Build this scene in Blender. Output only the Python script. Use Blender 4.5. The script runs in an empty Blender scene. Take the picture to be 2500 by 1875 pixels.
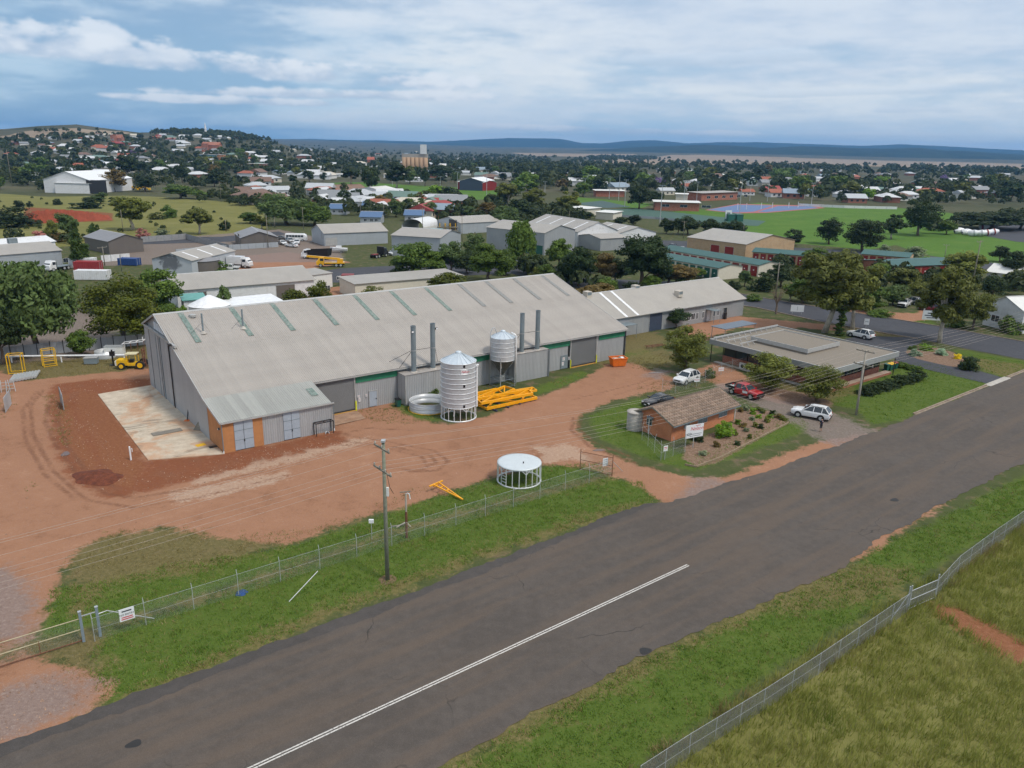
import bpy, bmesh, math, random
import numpy as np
from mathutils import Vector, Matrix
random.seed(7); NR = np.random.RandomState(11)
SC = bpy.context.scene; COL = SC.collection
R_ = math.radians

# ---------------------------------------------------------------- camera
FPX, CXP, CYP, CAMH = 1900.0, 1250.0, 937.5, 32.0
ROLL = R_(1.15); PITCH = math.atan((937.5-362)*math.cos(ROLL)/FPX)
_cp, _sp, _cr, _sr = math.cos(PITCH), math.sin(PITCH), math.cos(ROLL), math.sin(ROLL)
FW = Vector((0, _cp, -_sp)); U0 = Vector((0, _sp, _cp)); R0 = Vector((1, 0, 0))
RT = R0*_cr + U0*_sr; UP = U0*_cr - R0*_sr
cam = bpy.data.cameras.new('camera'); camo = bpy.data.objects.new('camera', cam); COL.objects.link(camo)
camo.matrix_world = Matrix(((RT.x, UP.x, -FW.x, 0), (RT.y, UP.y, -FW.y, 0), (RT.z, UP.z, -FW.z, CAMH), (0, 0, 0, 1)))
cam.sensor_width = 36; cam.lens = 36*FPX/2500; cam.clip_start = .5; cam.clip_end = 60000
SC.camera = camo
SC.render.resolution_x, SC.render.resolution_y = 1024, 768

# ---------------------------------------------------------------- light, sky
SUN_EL, SUN_AZ = R_(56), R_(125)       # azimuth clockwise from +Y
world = bpy.data.worlds.new('World'); SC.world = world; world.use_nodes = True
sun = bpy.data.lights.new('sun', 'SUN'); sun.energy = 1.5; sun.angle = R_(11); sun.color = (1.0, .93, .83)
suno = bpy.data.objects.new('sun', sun); COL.objects.link(suno)
_sd = Vector((math.sin(SUN_AZ)*math.cos(SUN_EL), math.cos(SUN_AZ)*math.cos(SUN_EL), math.sin(SUN_EL)))
suno.rotation_euler = _sd.to_track_quat('Z', 'Y').to_euler(); suno.location = (0, 0, 90)
vs = SC.view_settings; vs.view_transform = 'Standard'; vs.look = 'None'; vs.gamma = 1; vs.use_curve_mapping = False
vs.exposure = 0.80
SC.cycles.use_denoising = True
SC.cycles.volume_bounces = 0; SC.cycles.max_bounces = 5; SC.cycles.diffuse_bounces = 2; SC.cycles.glossy_bounces = 2
SC.cycles.adaptive_threshold = .025
SC.cycles.transparent_max_bounces = 24

class NT:                                   # small node-tree helper
    def __init__(s, tree): s.t = tree; s.n = tree.nodes; s.l = tree.links
    def add(s, typ, ins=None, **kw):
        n = s.n.new(typ)
        for k, v in kw.items(): setattr(n, k, v)
        for k, v in (ins or {}).items(): s.put(n.inputs[k], v)
        return n
    def put(s, sock, v):
        if isinstance(v, bpy.types.NodeSocket): s.l.new(v, sock)
        elif isinstance(v, bpy.types.Node): s.l.new(v.outputs[0], sock)
        else:
            if sock.type == 'RGBA' and len(v) == 3: v = (*v, 1)
            sock.default_value = v
    def math(s, op, a, b=0.0, c=None):
        n = s.n.new('ShaderNodeMath'); n.operation = op
        s.put(n.inputs[0], a); s.put(n.inputs[1], b)
        if c is not None: s.put(n.inputs[2], c)
        return n.outputs[0]
    def mr(s, v, a, b, c=0., d=1., smooth=True):
        n = s.n.new('ShaderNodeMapRange'); n.interpolation_type = 'SMOOTHSTEP' if smooth else 'LINEAR'
        for i, x in enumerate((v, a, b, c, d)): s.put(n.inputs[i], x)
        return n.outputs[0]
    def mix(s, f, a, b, mode='MIX'):
        n = s.n.new('ShaderNodeMix'); n.data_type = 'RGBA'; n.blend_type = mode
        s.put(n.inputs[0], f); s.put(n.inputs[6], a); s.put(n.inputs[7], b)
        return n.outputs[2]
    def noise(s, vec, scale, detail=4, rough=.55, dist=0.):
        n = s.n.new('ShaderNodeTexNoise')
        if vec is not None: s.put(n.inputs['Vector'], vec)
        n.inputs['Scale'].default_value = scale; n.inputs['Detail'].default_value = detail
        n.inputs['Roughness'].default_value = rough; n.inputs['Distortion'].default_value = dist
        return n.outputs[0]

def smooth(a, b, x):
    t = np.clip((x-a)/(b-a), 0, 1); return t*t*(3-2*t)
_perm = NR.rand(512, 512).astype(np.float32)
def vnoise(x, y):
    xi = np.floor(x).astype(np.int64); yi = np.floor(y).astype(np.int64); fx = x-xi; fy = y-yi
    fx = fx*fx*(3-2*fx); fy = fy*fy*(3-2*fy); x0 = xi % 512; x1 = (xi+1) % 512; y0 = yi % 512; y1 = (yi+1) % 512
    a = _perm[x0, y0]; b = _perm[x1, y0]; c = _perm[x0, y1]; d = _perm[x1, y1]
    return (a+(b-a)*fx) + ((c+(d-c)*fx)-(a+(b-a)*fx))*fy
def fbm(x, y, octs=5, gain=.5, ox=0.):
    s = np.zeros_like(x, dtype=np.float32); k = 1.; tot = 0.; x = x+ox; y = y+ox*1.7
    for i in range(octs):
        s += k*vnoise(x, y); tot += k; k *= gain; x, y = (x*.8-y*.6)*2.03+17.3, (x*.6+y*.8)*2.03+5.1
    return s/tot
def lerp3(f, a, b): return np.asarray(a)*(1-f[..., None]) + np.asarray(b)*f[..., None]

def build_world():
    """rain-grey and blue sky with banks of cumulus: cloud field computed by direction, laid over the daylight sky"""
    NX, NY = 1280, 400
    az = (np.arange(NX)+.5)/NX*120-60; v = (np.arange(NY)+.5)/NY; el = v*v*90
    AZ, EL = np.meshgrid(az.astype(np.float32), el.astype(np.float32)); a = np.radians(AZ); e = np.radians(EL)
    z = np.sin(e)+.085; lx = np.sin(a)*np.cos(e)/z; ly = np.cos(a)*np.cos(e)/z
    n1 = fbm(lx*1.1, ly*1.1, 5, .55, 40.); n2 = fbm(lx*4.2, ly*4.2, 5, .55, 11.); n3 = fbm(lx*.45, ly*.45, 3, .5, 90.)
    wa = AZ + 3*fbm(AZ*.12, EL*.3, 3, .5, 3.); n4 = fbm(wa*.10, EL*.52, 6, .58, 60.); n5 = fbm(AZ*.5, EL*2.2, 5, .6, 33.)
    side = smooth(-34, 12, AZ); high = smooth(2, 16, EL); low = 1-smooth(0, 5, EL)
    m = smooth(.10, .95, .74*side + .62*high + (n1-.5)*.6 + (n4-.5)*1.15 + (n5-.5)*.3)
    f = smooth(0, 14, EL)[..., None]; blue = lerp3(smooth(-28, 10, AZ), (2.3, 4.0, 5.9), (3.8, 5.7, 7.4))*(1-f) + np.array((2.3, 3.5, 5.2))*f
    blue = blue + (lerp3(smooth(.42, .66, n4)*.85, (0, 0, 0), (2.3, 2.2, 1.7)))
    wh = smooth(.34, .68, .2*n2+.5*n4+.3*n5)
    white = lerp3(wh, (5.2, 6.0, 7.1), (7.2, 7.6, 8.0))
    f = smooth(.42, .60, n3)*.35; white = white*(1-f[..., None]) + np.array((4.5, 5.5, 7.1))*f[..., None]
    f = smooth(9, 19, EL)*side*.65; white = white*(1-f[..., None]) + np.array((8.4, 8.6, 8.7))*f[..., None]
    f = low*.55; white = white*(1-f[..., None]) + np.array((5.3, 6.7, 8.0))*f[..., None]
    col = blue*(1-m[..., None]) + white*m[..., None]
    c1 = fbm(AZ*.34, EL*.95, 6, .52, 21.); c2 = fbm(AZ*1.3, EL*3.0, 4, .5, 70.)
    for a0, hw, e0, sl, hh, k, puff in ((-19.5, 19, 4.75, -.045, 1.0, .96, .75), (-33, 13, 5.5, .0, 1.35, .85, .7), (-12.5, 12, 3.2, .012, .50, .9, .6), (-18.5, 10.5, 2.6, .004, .40, .88, .55),
                                        (3, 17, 1.35, -.012, .30, .7, .55), (27, 3.6, 2.75, 0, .36, .75, .8), (13, 9, 5.9, .02, .5, .5, .9), (24, 8, 1.25, 0, .24, .5, .5), (-6, 3, 4.05, 0, .22, .5, .6), (20, 9, 3.8, .02, .35, .5, .8)):
        u = (AZ-a0)/hw; vv = (EL-e0-(AZ-a0)*sl)/hh; low_ = np.minimum(vv, 0)*1.5
        d = np.abs(u)**2.4 + np.where(vv > 0, vv, low_)**2
        f = 1-d + ((c1-.5)*3.2+(c2-.5)*.9)*puff*(1+.3*np.clip(vv, -1, 1))
        cm = smooth(.12, .8, f)*k
        tone = lerp3(smooth(-.7, 1.0, vv+(c1-.5)*3.0+(c2-.5)*1.2), (4.3, 5.2, 6.6), (7.3, 7.7, 8.3))
        if a0 > 8: tone = lerp3(smooth(-.9, .8, vv), (4.2, 5.2, 6.5), (6.2, 7.0, 8.0))
        col = col*(1-cm[..., None]) + tone*cm[..., None]
    img = bpy.data.images.new('cloud_field', NX, NY, float_buffer=True, is_data=True); px = np.ones((NY, NX, 4), np.float32); px[..., :3] = col
    img.pixels.foreach_set(px.ravel()); img.update(); img.pack()
    w = NT(world.node_tree); w.n.clear()
    g = w.add('ShaderNodeTexCoord').outputs['Generated']; X, Y, Z = w.add('ShaderNodeSeparateXYZ', {0: g}).outputs
    U = w.math('MULTIPLY_ADD', w.math('ARCTAN2', X, Y), 180/(math.pi*120), .5)
    V = w.math('SQRT', w.math('MULTIPLY', w.math('ARCSINE', w.math('MAXIMUM', Z, 0.0)), 2/math.pi))
    tx = w.add('ShaderNodeTexImage', {0: w.add('ShaderNodeCombineXYZ', {0: U, 1: V, 2: 0.0})}); tx.image = img; tx.extension = 'MIRROR'
    sky = w.add('ShaderNodeTexSky'); sky.sky_type = 'NISHITA'; sky.sun_disc = False
    sky.sun_elevation = SUN_EL; sky.sun_rotation = SUN_AZ; sky.air_density = 1.2; sky.dust_density = .6
    c = w.mix(.88, sky.outputs[0], tx.outputs[0])
    bg = w.add('ShaderNodeBackground', {0: c, 1: .069})
    w.l.new(bg.outputs[0], w.add('ShaderNodeOutputWorld').inputs[0])
build_world()
world.cycles.sampling_method = 'MANUAL'; world.cycles.sample_map_resolution = 512

# ---------------------------------------------------------------- pixel of the photo -> point in the place
def ray(px, py): return FW + RT*((px-CXP)/FPX) - UP*((py-CYP)/FPX)
def P(px, py, z=0.0):
    d = ray(px, py); t = (z-CAMH)/d.z
    return Vector((d.x*t, d.y*t, z))
def proj(p):
    v = Vector(p) - Vector((0, 0, CAMH)); k = v.dot(FW)
    return CXP + FPX*v.dot(RT)/k, CYP - FPX*v.dot(UP)/k
def hz_at(px): return 362 + math.tan(ROLL)*(px-1250)
def tall(px, pyb, pyt):               # height of a thing whose foot is at (px,pyb) and top at pyt
    b = P(px, pyb); lo, hi = 0., 90.
    for _ in range(40):
        m = (lo+hi)/2
        if proj((b.x, b.y, m))[1] > pyt: lo = m
        else: hi = m
    return lo

_rx = np.array([-900, -400, 0, 90, 180, 330, 450, 560, 640, 720, 850, 1000, 4000.])
_rh = np.array([20, 42, 48, 56, 61, 47, 52, 50, 38, 18, 7, 2, 0.])
def terrain(x, y):
    x = np.asarray(x, float); y = np.asarray(y, float)
    r = np.hypot(x, y); px = np.where(y > 1, 1250 + 1985*x/np.maximum(y, 1), np.where(x > 0, 4000, -900))
    h = np.interp(px, _rx, _rh)
    z = h*smooth(850, 2050, r)*(1-.75*smooth(2150, 4200, r))
    far = smooth(2600, 9500, r)*np.interp(px, [-900, 700, 1200, 1700, 2600, 4000], [80, 80, 44, 60, 48, 40])
    roll_ = 3.0*np.sin(x/310+1.3)*np.sin(y/420)*smooth(700, 1500, r)
    return np.maximum(z, far) + roll_
def TZ(x, y): return float(terrain(x, y))
def PT(px, py):                        # pixel -> terrain (marching)
    d = ray(px, py); t = 20.
    while t < 20000:
        p = Vector((0, 0, CAMH)) + d*t
        if p.z <= TZ(p.x, p.y): return Vector((p.x, p.y, TZ(p.x, p.y)))
        t *= 1.004
    return None

def PTV(px, py, tmax=12000.):          # many pixels -> terrain points (NaN where the ray meets no ground)
    px = np.asarray(px, float); py = np.asarray(py, float); a = (px-CXP)/FPX; b = -(py-CYP)/FPX
    D = np.stack([FW[i]+RT[i]*a+UP[i]*b for i in range(3)], 1); out = np.full((len(px), 3), np.nan); live = np.ones(len(px), bool)
    for t in np.geomspace(150, tmax, 420):
        i = np.where(live)[0]
        if not len(i): break
        q = D[i]*t; z = CAMH+q[:, 2]; g = terrain(q[:, 0], q[:, 1]); hit = z <= g; k = i[hit]
        out[k] = np.stack([q[hit, 0], q[hit, 1], g[hit]], 1); live[k] = False
    return out
def sample_poly(poly, num, rs):
    """num pixels spread over an outline"""
    poly = np.array(poly, float); lo, hi = poly.min(0), poly.max(0); got = []
    while sum(len(g) for g in got) < num:
        q = rs.uniform(lo, hi, (num*3, 2)); q = q[sdf(poly, q[:, 0], q[:, 1]) > 0]; got.append(q)
    return np.concatenate(got)[:num]
# ---------------------------------------------------------------- mesh helpers
class MB:
    def __init__(s): s.v = []; s.f = []; s.mi = []; s.m = 0
    def add(s, vs_, fs):
        b = len(s.v); s.v += [tuple(v) for v in vs_]; s.f += [tuple(i+b for i in f) for f in fs]; s.mi += [s.m]*len(fs)
        return s
    def box(s, x0, x1, y0, y1, z0, z1):
        return s.add([(x0,y0,z0),(x1,y0,z0),(x1,y1,z0),(x0,y1,z0),(x0,y0,z1),(x1,y0,z1),(x1,y1,z1),(x0,y1,z1)],
                     [(3,2,1,0),(4,5,6,7),(0,1,5,4),(1,2,6,5),(2,3,7,6),(3,0,4,7)])
    def quad(s, a, b, c, d): return s.add([a,b,c,d], [(0,1,2,3)])
    def poly(s, pts): return s.add(pts, [tuple(range(len(pts)))])
    def prism(s, pts, ext):            # polygon pts extruded by vector ext
        n = len(pts); e = Vector(ext); p2 = [tuple(Vector(p)+e) for p in pts]
        return s.add(list(pts)+p2, [tuple(range(n-1,-1,-1)), tuple(range(n,2*n))]+[(i,(i+1)%n,(i+1)%n+n,i+n) for i in range(n)])
    def tube(s, pts, rad, n=8, cap=True):
        pts = [Vector(p) for p in pts]; k = len(pts)
        rad = [rad]*k if not hasattr(rad, '__len__') else rad
        vs_, fs = [], []; u = None
        for i, p in enumerate(pts):
            d = (pts[min(i+1,k-1)]-pts[max(i-1,0)]).normalized()
            if u is None: u = d.orthogonal().normalized()
            else:
                u = (u - d*u.dot(d))
                u = u.normalized() if u.length > 1e-5 else d.orthogonal().normalized()
            w = d.cross(u)
            for j in range(n):
                a = 2*math.pi*j/n; vs_.append(p + (u*math.cos(a)+w*math.sin(a))*rad[i])
        for i in range(k-1):
            for j in range(n): fs.append((i*n+j, i*n+(j+1)%n, (i+1)*n+(j+1)%n, (i+1)*n+j))
        if cap: fs += [tuple(range(n-1,-1,-1)), tuple(range((k-1)*n, k*n))]
        return s.add(vs_, fs)
    def cyl(s, x, y, z0, z1, r, n=16, r2=None, cap=True):
        return s.tube([(x,y,z0),(x,y,z1)], [r, r if r2 is None else r2], n, cap)
    def lathe(s, prof, n=24, x=0, y=0):
        vs_, fs = [], []
        for r, z in prof:
            for j in range(n):
                a = 2*math.pi*j/n; vs_.append((x+r*math.cos(a), y+r*math.sin(a), z))
        for i in range(len(prof)-1):
            for j in range(n): fs.append((i*n+j, i*n+(j+1)%n, (i+1)*n+(j+1)%n, (i+1)*n+j))
        return s.add(vs_, fs)
    def beam(s, a, b, w, h):           # rectangular bar between two points
        a, b = Vector(a), Vector(b); d = (b-a).normalized()
        sd = d.cross(Vector((0,0,1)));  sd = sd.normalized() if sd.length > 1e-4 else Vector((1,0,0))
        up = sd.cross(d); sd = sd*w/2; up = up*h/2
        v = [a-sd-up, a+sd-up, a+sd+up, a-sd+up, b-sd-up, b+sd-up, b+sd+up, b-sd+up]
        return s.add(v, [(3,2,1,0),(4,5,6,7),(0,1,5,4),(1,2,6,5),(2,3,7,6),(3,0,4,7)])
    def mesh(s, name, mats=None, smooth_=False):
        me = bpy.data.meshes.new(name); me.from_pydata(s.v, [], s.f)
        for m in (mats or []): me.materials.append(m)
        if mats and len(mats) > 1: me.polygons.foreach_set('material_index', s.mi)
        if smooth_: me.polygons.foreach_set('use_smooth', [True]*len(me.polygons))
        me.update(); return me
    def build(s, name, mat, parent=None, smooth_=False):
        o = bpy.data.objects.new(name, s.mesh(name, mat if isinstance(mat, (list, tuple)) else [mat], smooth_)); COL.objects.link(o)
        if parent: o.parent = parent
        return o

def tag(o, label=None, cat=None, group=None, kind=None):
    if label: o['label'] = label
    if cat: o['category'] = cat
    if group: o['group'] = group
    if kind: o['kind'] = kind
    return o
def thing(name, label, cat, loc=(0,0,0), rz=0.0, group=None):
    o = bpy.data.objects.new(name, None); COL.objects.link(o); o.empty_display_size = .3
    o.location = loc; o.rotation_euler = (0,0,rz); return tag(o, label, cat, group)
def own_mat(o, mat):
    o.material_slots[0].link = 'OBJECT'; o.material_slots[0].material = mat; return o
def linkmesh(name, me, parent=None, loc=None, rz=None, sc=None):
    o = bpy.data.objects.new(name, me); COL.objects.link(o)
    if parent: o.parent = parent
    if loc is not None: o.location = loc
    if rz is not None: o.rotation_euler = (0,0,rz)
    if sc is not None: o.scale = sc
    return o
def children_of(o): return KIDS.get(o.name, [])
def copytree(o, parent=None):
    c = o.copy(); COL.objects.link(c); c.parent = parent
    for ch in list(o.children): copytree(ch, c)
    return c
def struct(o): o['kind'] = 'structure'; return o

# ---------------------------------------------------------------- materials
MATS = {}
def newmat(name):
    m = bpy.data.materials.new(name); m.use_nodes = True; t = NT(m.node_tree); t.n.clear()
    out = t.add('ShaderNodeOutputMaterial'); b = t.add('ShaderNodeBsdfPrincipled'); t.l.new(b.outputs[0], out.inputs[0])
    return m, t, b, out
def coords(t, kind='Object'): return t.add('ShaderNodeTexCoord').outputs[kind]
def paint(name, c, rough=.55, metal=0., var=.12, scale=1.5, dirt=None, dirt_amt=0., obj_var=0., bump=0., spec=.4):
    if name in MATS: return MATS[name]
    m, t, b, o = newmat(name); co = coords(t)
    n = t.noise(co, scale, 5, .6); n2 = t.noise(co, scale*7, 3, .6)
    f = t.math('ADD', t.math('MULTIPLY', n, .7), t.math('MULTIPLY', n2, .3))
    col = t.mix(t.mr(f, .3, .7), tuple(x*(1-var) for x in c), tuple(min(1, x*(1+var)) for x in c))
    if dirt:
        col = t.mix(t.math('MULTIPLY', t.mr(t.noise(co, scale*.6, 6, .65, .4), .48, .72), dirt_amt), col, dirt)
    if obj_var:
        oi = t.add('ShaderNodeObjectInfo'); k = t.mr(oi.outputs['Random'], 0, 1, 1-obj_var, 1+obj_var, False)
        col = t.mix(1.0, col, t.add('ShaderNodeCombineColor', {0: k, 1: k, 2: k}).outputs[0], 'MULTIPLY')
    t.put(b.inputs['Base Color'], col); b.inputs['Roughness'].default_value = rough; b.inputs['Metallic'].default_value = metal
    b.inputs['Specular IOR Level'].default_value = spec
    if bump:
        bn = t.add('ShaderNodeBump', {'Strength': bump, 'Distance': .02, 'Height': n2}); t.l.new(bn.outputs[0], b.inputs['Normal'])
    MATS[name] = m; return m
def metalsheet(name, c, axis=0, pitch=.19, rough=.45, var=.08, streak=None, streak_amt=.5, obj_var=.0, depth=.5, metal=.15):
    """corrugated steel: ribs run across AXIS of object space"""
    if name in MATS: return MATS[name]
    m, t, b, o = newmat(name); co = coords(t); sx = t.add('ShaderNodeSeparateXYZ', {0: co})
    a = sx.outputs[axis]
    wv = t.math('SINE', t.math('MULTIPLY', a, 2*math.pi/pitch))
    n = t.noise(co, .35, 6, .62); n2 = t.noise(co, 3.0, 4, .6)
    sc_ = [1.2, 1.2, 1.2]; 
    strv = t.add('ShaderNodeMapping', {0: co}); strv.inputs['Scale'].default_value = (1.1 if axis == 0 else .12, 1.1 if axis == 1 else .12, .12)
    n3 = t.noise(strv, 1.6, 5, .6)
    f = t.math('ADD', t.math('MULTIPLY', n, .45), t.math('ADD', t.math('MULTIPLY', n2, .2), t.math('MULTIPLY', n3, .35)))
    col = t.mix(t.mr(f, .34, .66), tuple(x*(1-var) for x in c), tuple(min(1, x*(1+var)) for x in c))
    if streak: col = t.mix(t.math('MULTIPLY', t.mr(n3, .5, .75), streak_amt), col, streak)
    if obj_var:
        oi = t.add('ShaderNodeObjectInfo'); k = t.mr(oi.outputs['Random'], 0, 1, 1-obj_var, 1+obj_var, False)
        col = t.mix(1.0, col, t.add('ShaderNodeCombineColor', {0: k, 1: k, 2: k}).outputs[0], 'MULTIPLY')
    t.put(b.inputs['Base Color'], col); b.inputs['Roughness'].default_value = rough; b.inputs['Metallic'].default_value = metal
    bn = t.add('ShaderNodeBump', {'Strength': depth, 'Distance': .03, 'Height': wv}); t.l.new(bn.outputs[0], b.inputs['Normal'])
    MATS[name] = m; return m
def glassmat(name='window_glass', c=(.03,.04,.05)):
    if name in MATS: return MATS[name]
    m, t, b, o = newmat(name); b.inputs['Base Color'].default_value = (*c, 1); b.inputs['Roughness'].default_value = .08
    b.inputs['Specular IOR Level'].default_value = .6; MATS[name] = m; return m
def brickmat(name, c1, c2, mortar, sx=.24, sy=.086):
    if name in MATS: return MATS[name]
    m, t, b, o = newmat(name); co = coords(t); q = t.add('ShaderNodeSeparateXYZ', {0: co})
    uv = t.add('ShaderNodeCombineXYZ', {0: t.math('ADD', q.outputs[0], q.outputs[1]), 1: q.outputs[2], 2: 0.0})
    br = t.add('ShaderNodeTexBrick', {'Vector': uv, 'Color1': c1, 'Color2': c2, 'Mortar': mortar, 'Scale': 1.0, 'Mortar Size': .008, 'Brick Width': sx, 'Row Height': sy})
    col = t.mix(t.math('MULTIPLY', t.mr(t.noise(co, .8, 5, .6), .4, .7), .3), br.outputs[0], tuple(x*.55 for x in c1))
    t.put(b.inputs['Base Color'], col); b.inputs['Roughness'].default_value = .85; MATS[name] = m; return m
def leafmat(name, c, var=.35, hue=(0,0,0), trans=.3, rough=.55):
    if name in MATS: return MATS[name]
    c = (c[0]*1.85, c[1]*1.75, c[2]*1.35)
    m, t, b, o = newmat(name); co = coords(t); oi = t.add('ShaderNodeObjectInfo')
    n = t.noise(co, .9, 3, .6); n2 = t.noise(co, 5.0, 3, .6)
    f = t.math('ADD', t.math('MULTIPLY', n, .6), t.math('MULTIPLY', n2, .4))
    col = t.mix(t.mr(f, .32, .68), tuple(x*(1-var) for x in c), tuple(min(1, x*(1+var)+h) for x, h in zip(c, hue)))
    k = t.mr(oi.outputs['Random'], 0, 1, .78, 1.22, False)
    col = t.mix(1.0, col, t.add('ShaderNodeCombineColor', {0: k, 1: k, 2: k}).outputs[0], 'MULTIPLY')
    t.put(b.inputs['Base Color'], col); b.inputs['Roughness'].default_value = rough; b.inputs['Specular IOR Level'].default_value = .2
    tr = t.add('ShaderNodeBsdfTranslucent', {0: col}); mx = t.add('ShaderNodeMixShader', {0: trans, 1: b.outputs[0], 2: tr.outputs[0]})
    t.l.new(mx.outputs[0], o.inputs[0]); MATS[name] = m; return m
def meshfence(name, c=(.42,.44,.45), pitch=.07, wire=.1, axis=0):
    """chain link: diamonds of wire with open cells"""
    if name in MATS: return MATS[name]
    m, t, b, o = newmat(name); co = coords(t); q = t.add('ShaderNodeSeparateXYZ', {0: co})
    u = t.math('ADD', q.outputs[axis], q.outputs[2]); v = t.math('SUBTRACT', q.outputs[axis], q.outputs[2])
    fu = t.math('FRACT', t.math('DIVIDE', u, pitch)); fv = t.math('FRACT', t.math('DIVIDE', v, pitch))
    a = t.math('MAXIMUM', t.math('LESS_THAN', fu, wire), t.math('LESS_THAN', fv, wire))
    b.inputs['Base Color'].default_value = (*c, 1); b.inputs['Roughness'].default_value = .5; b.inputs['Metallic'].default_value = .3
    tr = t.add('ShaderNodeBsdfTransparent'); mx = t.add('ShaderNodeMixShader', {0: a, 1: tr.outputs[0], 2: b.outputs[0]})
    t.l.new(mx.outputs[0], o.inputs[0]); MATS[name] = m; return m

ZINC = (.43,.42,.40)
M_roof = metalsheet('zinc_roof', (.36,.33,.30), 0, .19, .5, .07, (.50,.43,.38), .35, .035, .35)
M_leanroof = metalsheet('lean_zinc', (.43,.43,.40), 0, .19, .5, .09, (.52,.5,.45), .4, .06, .35)
M_wall = metalsheet('zinc_wall', (.33,.345,.36), 0, .19, .5, .08, (.42,.41,.38), .4, .035, .5)
M_wall_y = metalsheet('zinc_wall_y', (.33,.345,.36), 1, .19, .5, .08, (.42,.41,.38), .4, .035, .5)
M_trim = paint('steel_trim', (.42,.42,.41), .45, .2)
M_dark = paint('dark_paint', (.03,.03,.032), .5)
M_black = paint('black_paint', (.012,.012,.013), .45)
M_white = paint('white_paint', (.74,.75,.76), .4)
M_yellow = paint('yellow_paint', (.72,.42,.01), .45, var=.15)
M_orange_beam = paint('orange_yellow_paint', (.82,.36,.01), .4, var=.1)
M_orange = paint('orange_paint', (.75,.17,.02), .5, dirt=(.3,.12,.05), dirt_amt=.4)
M_green = paint('green_fascia', (.03,.2,.11), .5, var=.2)
M_greenroof = paint('green_roof', (.022,.09,.082), .5, var=.1, scale=.3)
M_galv = paint('galvanised', (.47,.49,.50), .4, .35, var=.1, scale=2.5)
M_stack = paint('grey_stack', (.19,.23,.25), .5, .1, var=.12)
M_conc = paint('concrete', (.42,.39,.35), .85, var=.15, scale=.8, dirt=(.30,.2,.13), dirt_amt=.5)
M_timber = paint('weathered_timber', (.21,.19,.15), .85, var=.25, scale=6)
M_bark = paint('bark', (.16,.12,.09), .9, var=.35, scale=4)
M_barkpale = paint('pale_bark', (.42,.37,.31), .8, var=.25, scale=2.5)
M_rust = paint('rusty_steel', (.16,.07,.04), .85, var=.4, scale=4)
M_glass = glassmat()
M_rubber = paint('rubber', (.018,.018,.018), .8)
M_wire = paint('cable', (.42,.36,.31), .6)
# ---------------------------------------------------------------- ground: one sheet to the horizon, kinds of soil as distances to outlines
def W(pts, z=0.0): return np.array([P(x, y, z)[:2] for x, y in pts])
def WP(pts):
    q = PTV([p[0] for p in pts], [p[1] for p in pts], 14000.); return np.array([a[:2] if not np.isnan(a[0]) else np.array(P(px, max(py, hz_at(px)+3))[:2]) for a, (px, py) in zip(q, pts)])
def sdf(poly, X, Y):
    """signed distance, positive inside"""
    n = len(poly); d = np.full(X.shape, 1e18); inside = np.zeros(X.shape, bool)
    for i in range(n):
        ax, ay = poly[i]; bx, by = poly[(i+1) % n]; ex, ey = bx-ax, by-ay
        wx, wy = X-ax, Y-ay; t = np.clip((wx*ex+wy*ey)/(ex*ex+ey*ey+1e-9), 0, 1)
        d = np.minimum(d, (wx-ex*t)**2+(wy-ey*t)**2)
        c = ((ay <= Y) & (by > Y)) | ((by <= Y) & (ay > Y))
        with np.errstate(divide='ignore', invalid='ignore'):
            xi = ax + (Y-ay)*(ex)/(ey if abs(ey) > 1e-9 else 1e-9)
        inside ^= c & (X < xi)
    d = np.sqrt(d); return np.where(inside, d, -d)
def polydist(line, X, Y):
    d = np.full(X.shape, 1e18)
    for (ax, ay), (bx, by) in zip(line[:-1], line[1:]):
        ex, ey = bx-ax, by-ay; wx, wy = X-ax, Y-ay; t = np.clip((wx*ex+wy*ey)/(ex*ex+ey*ey+1e-9), 0, 1)
        d = np.minimum(d, (wx-ex*t)**2+(wy-ey*t)**2)
    return np.sqrt(d)
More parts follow.
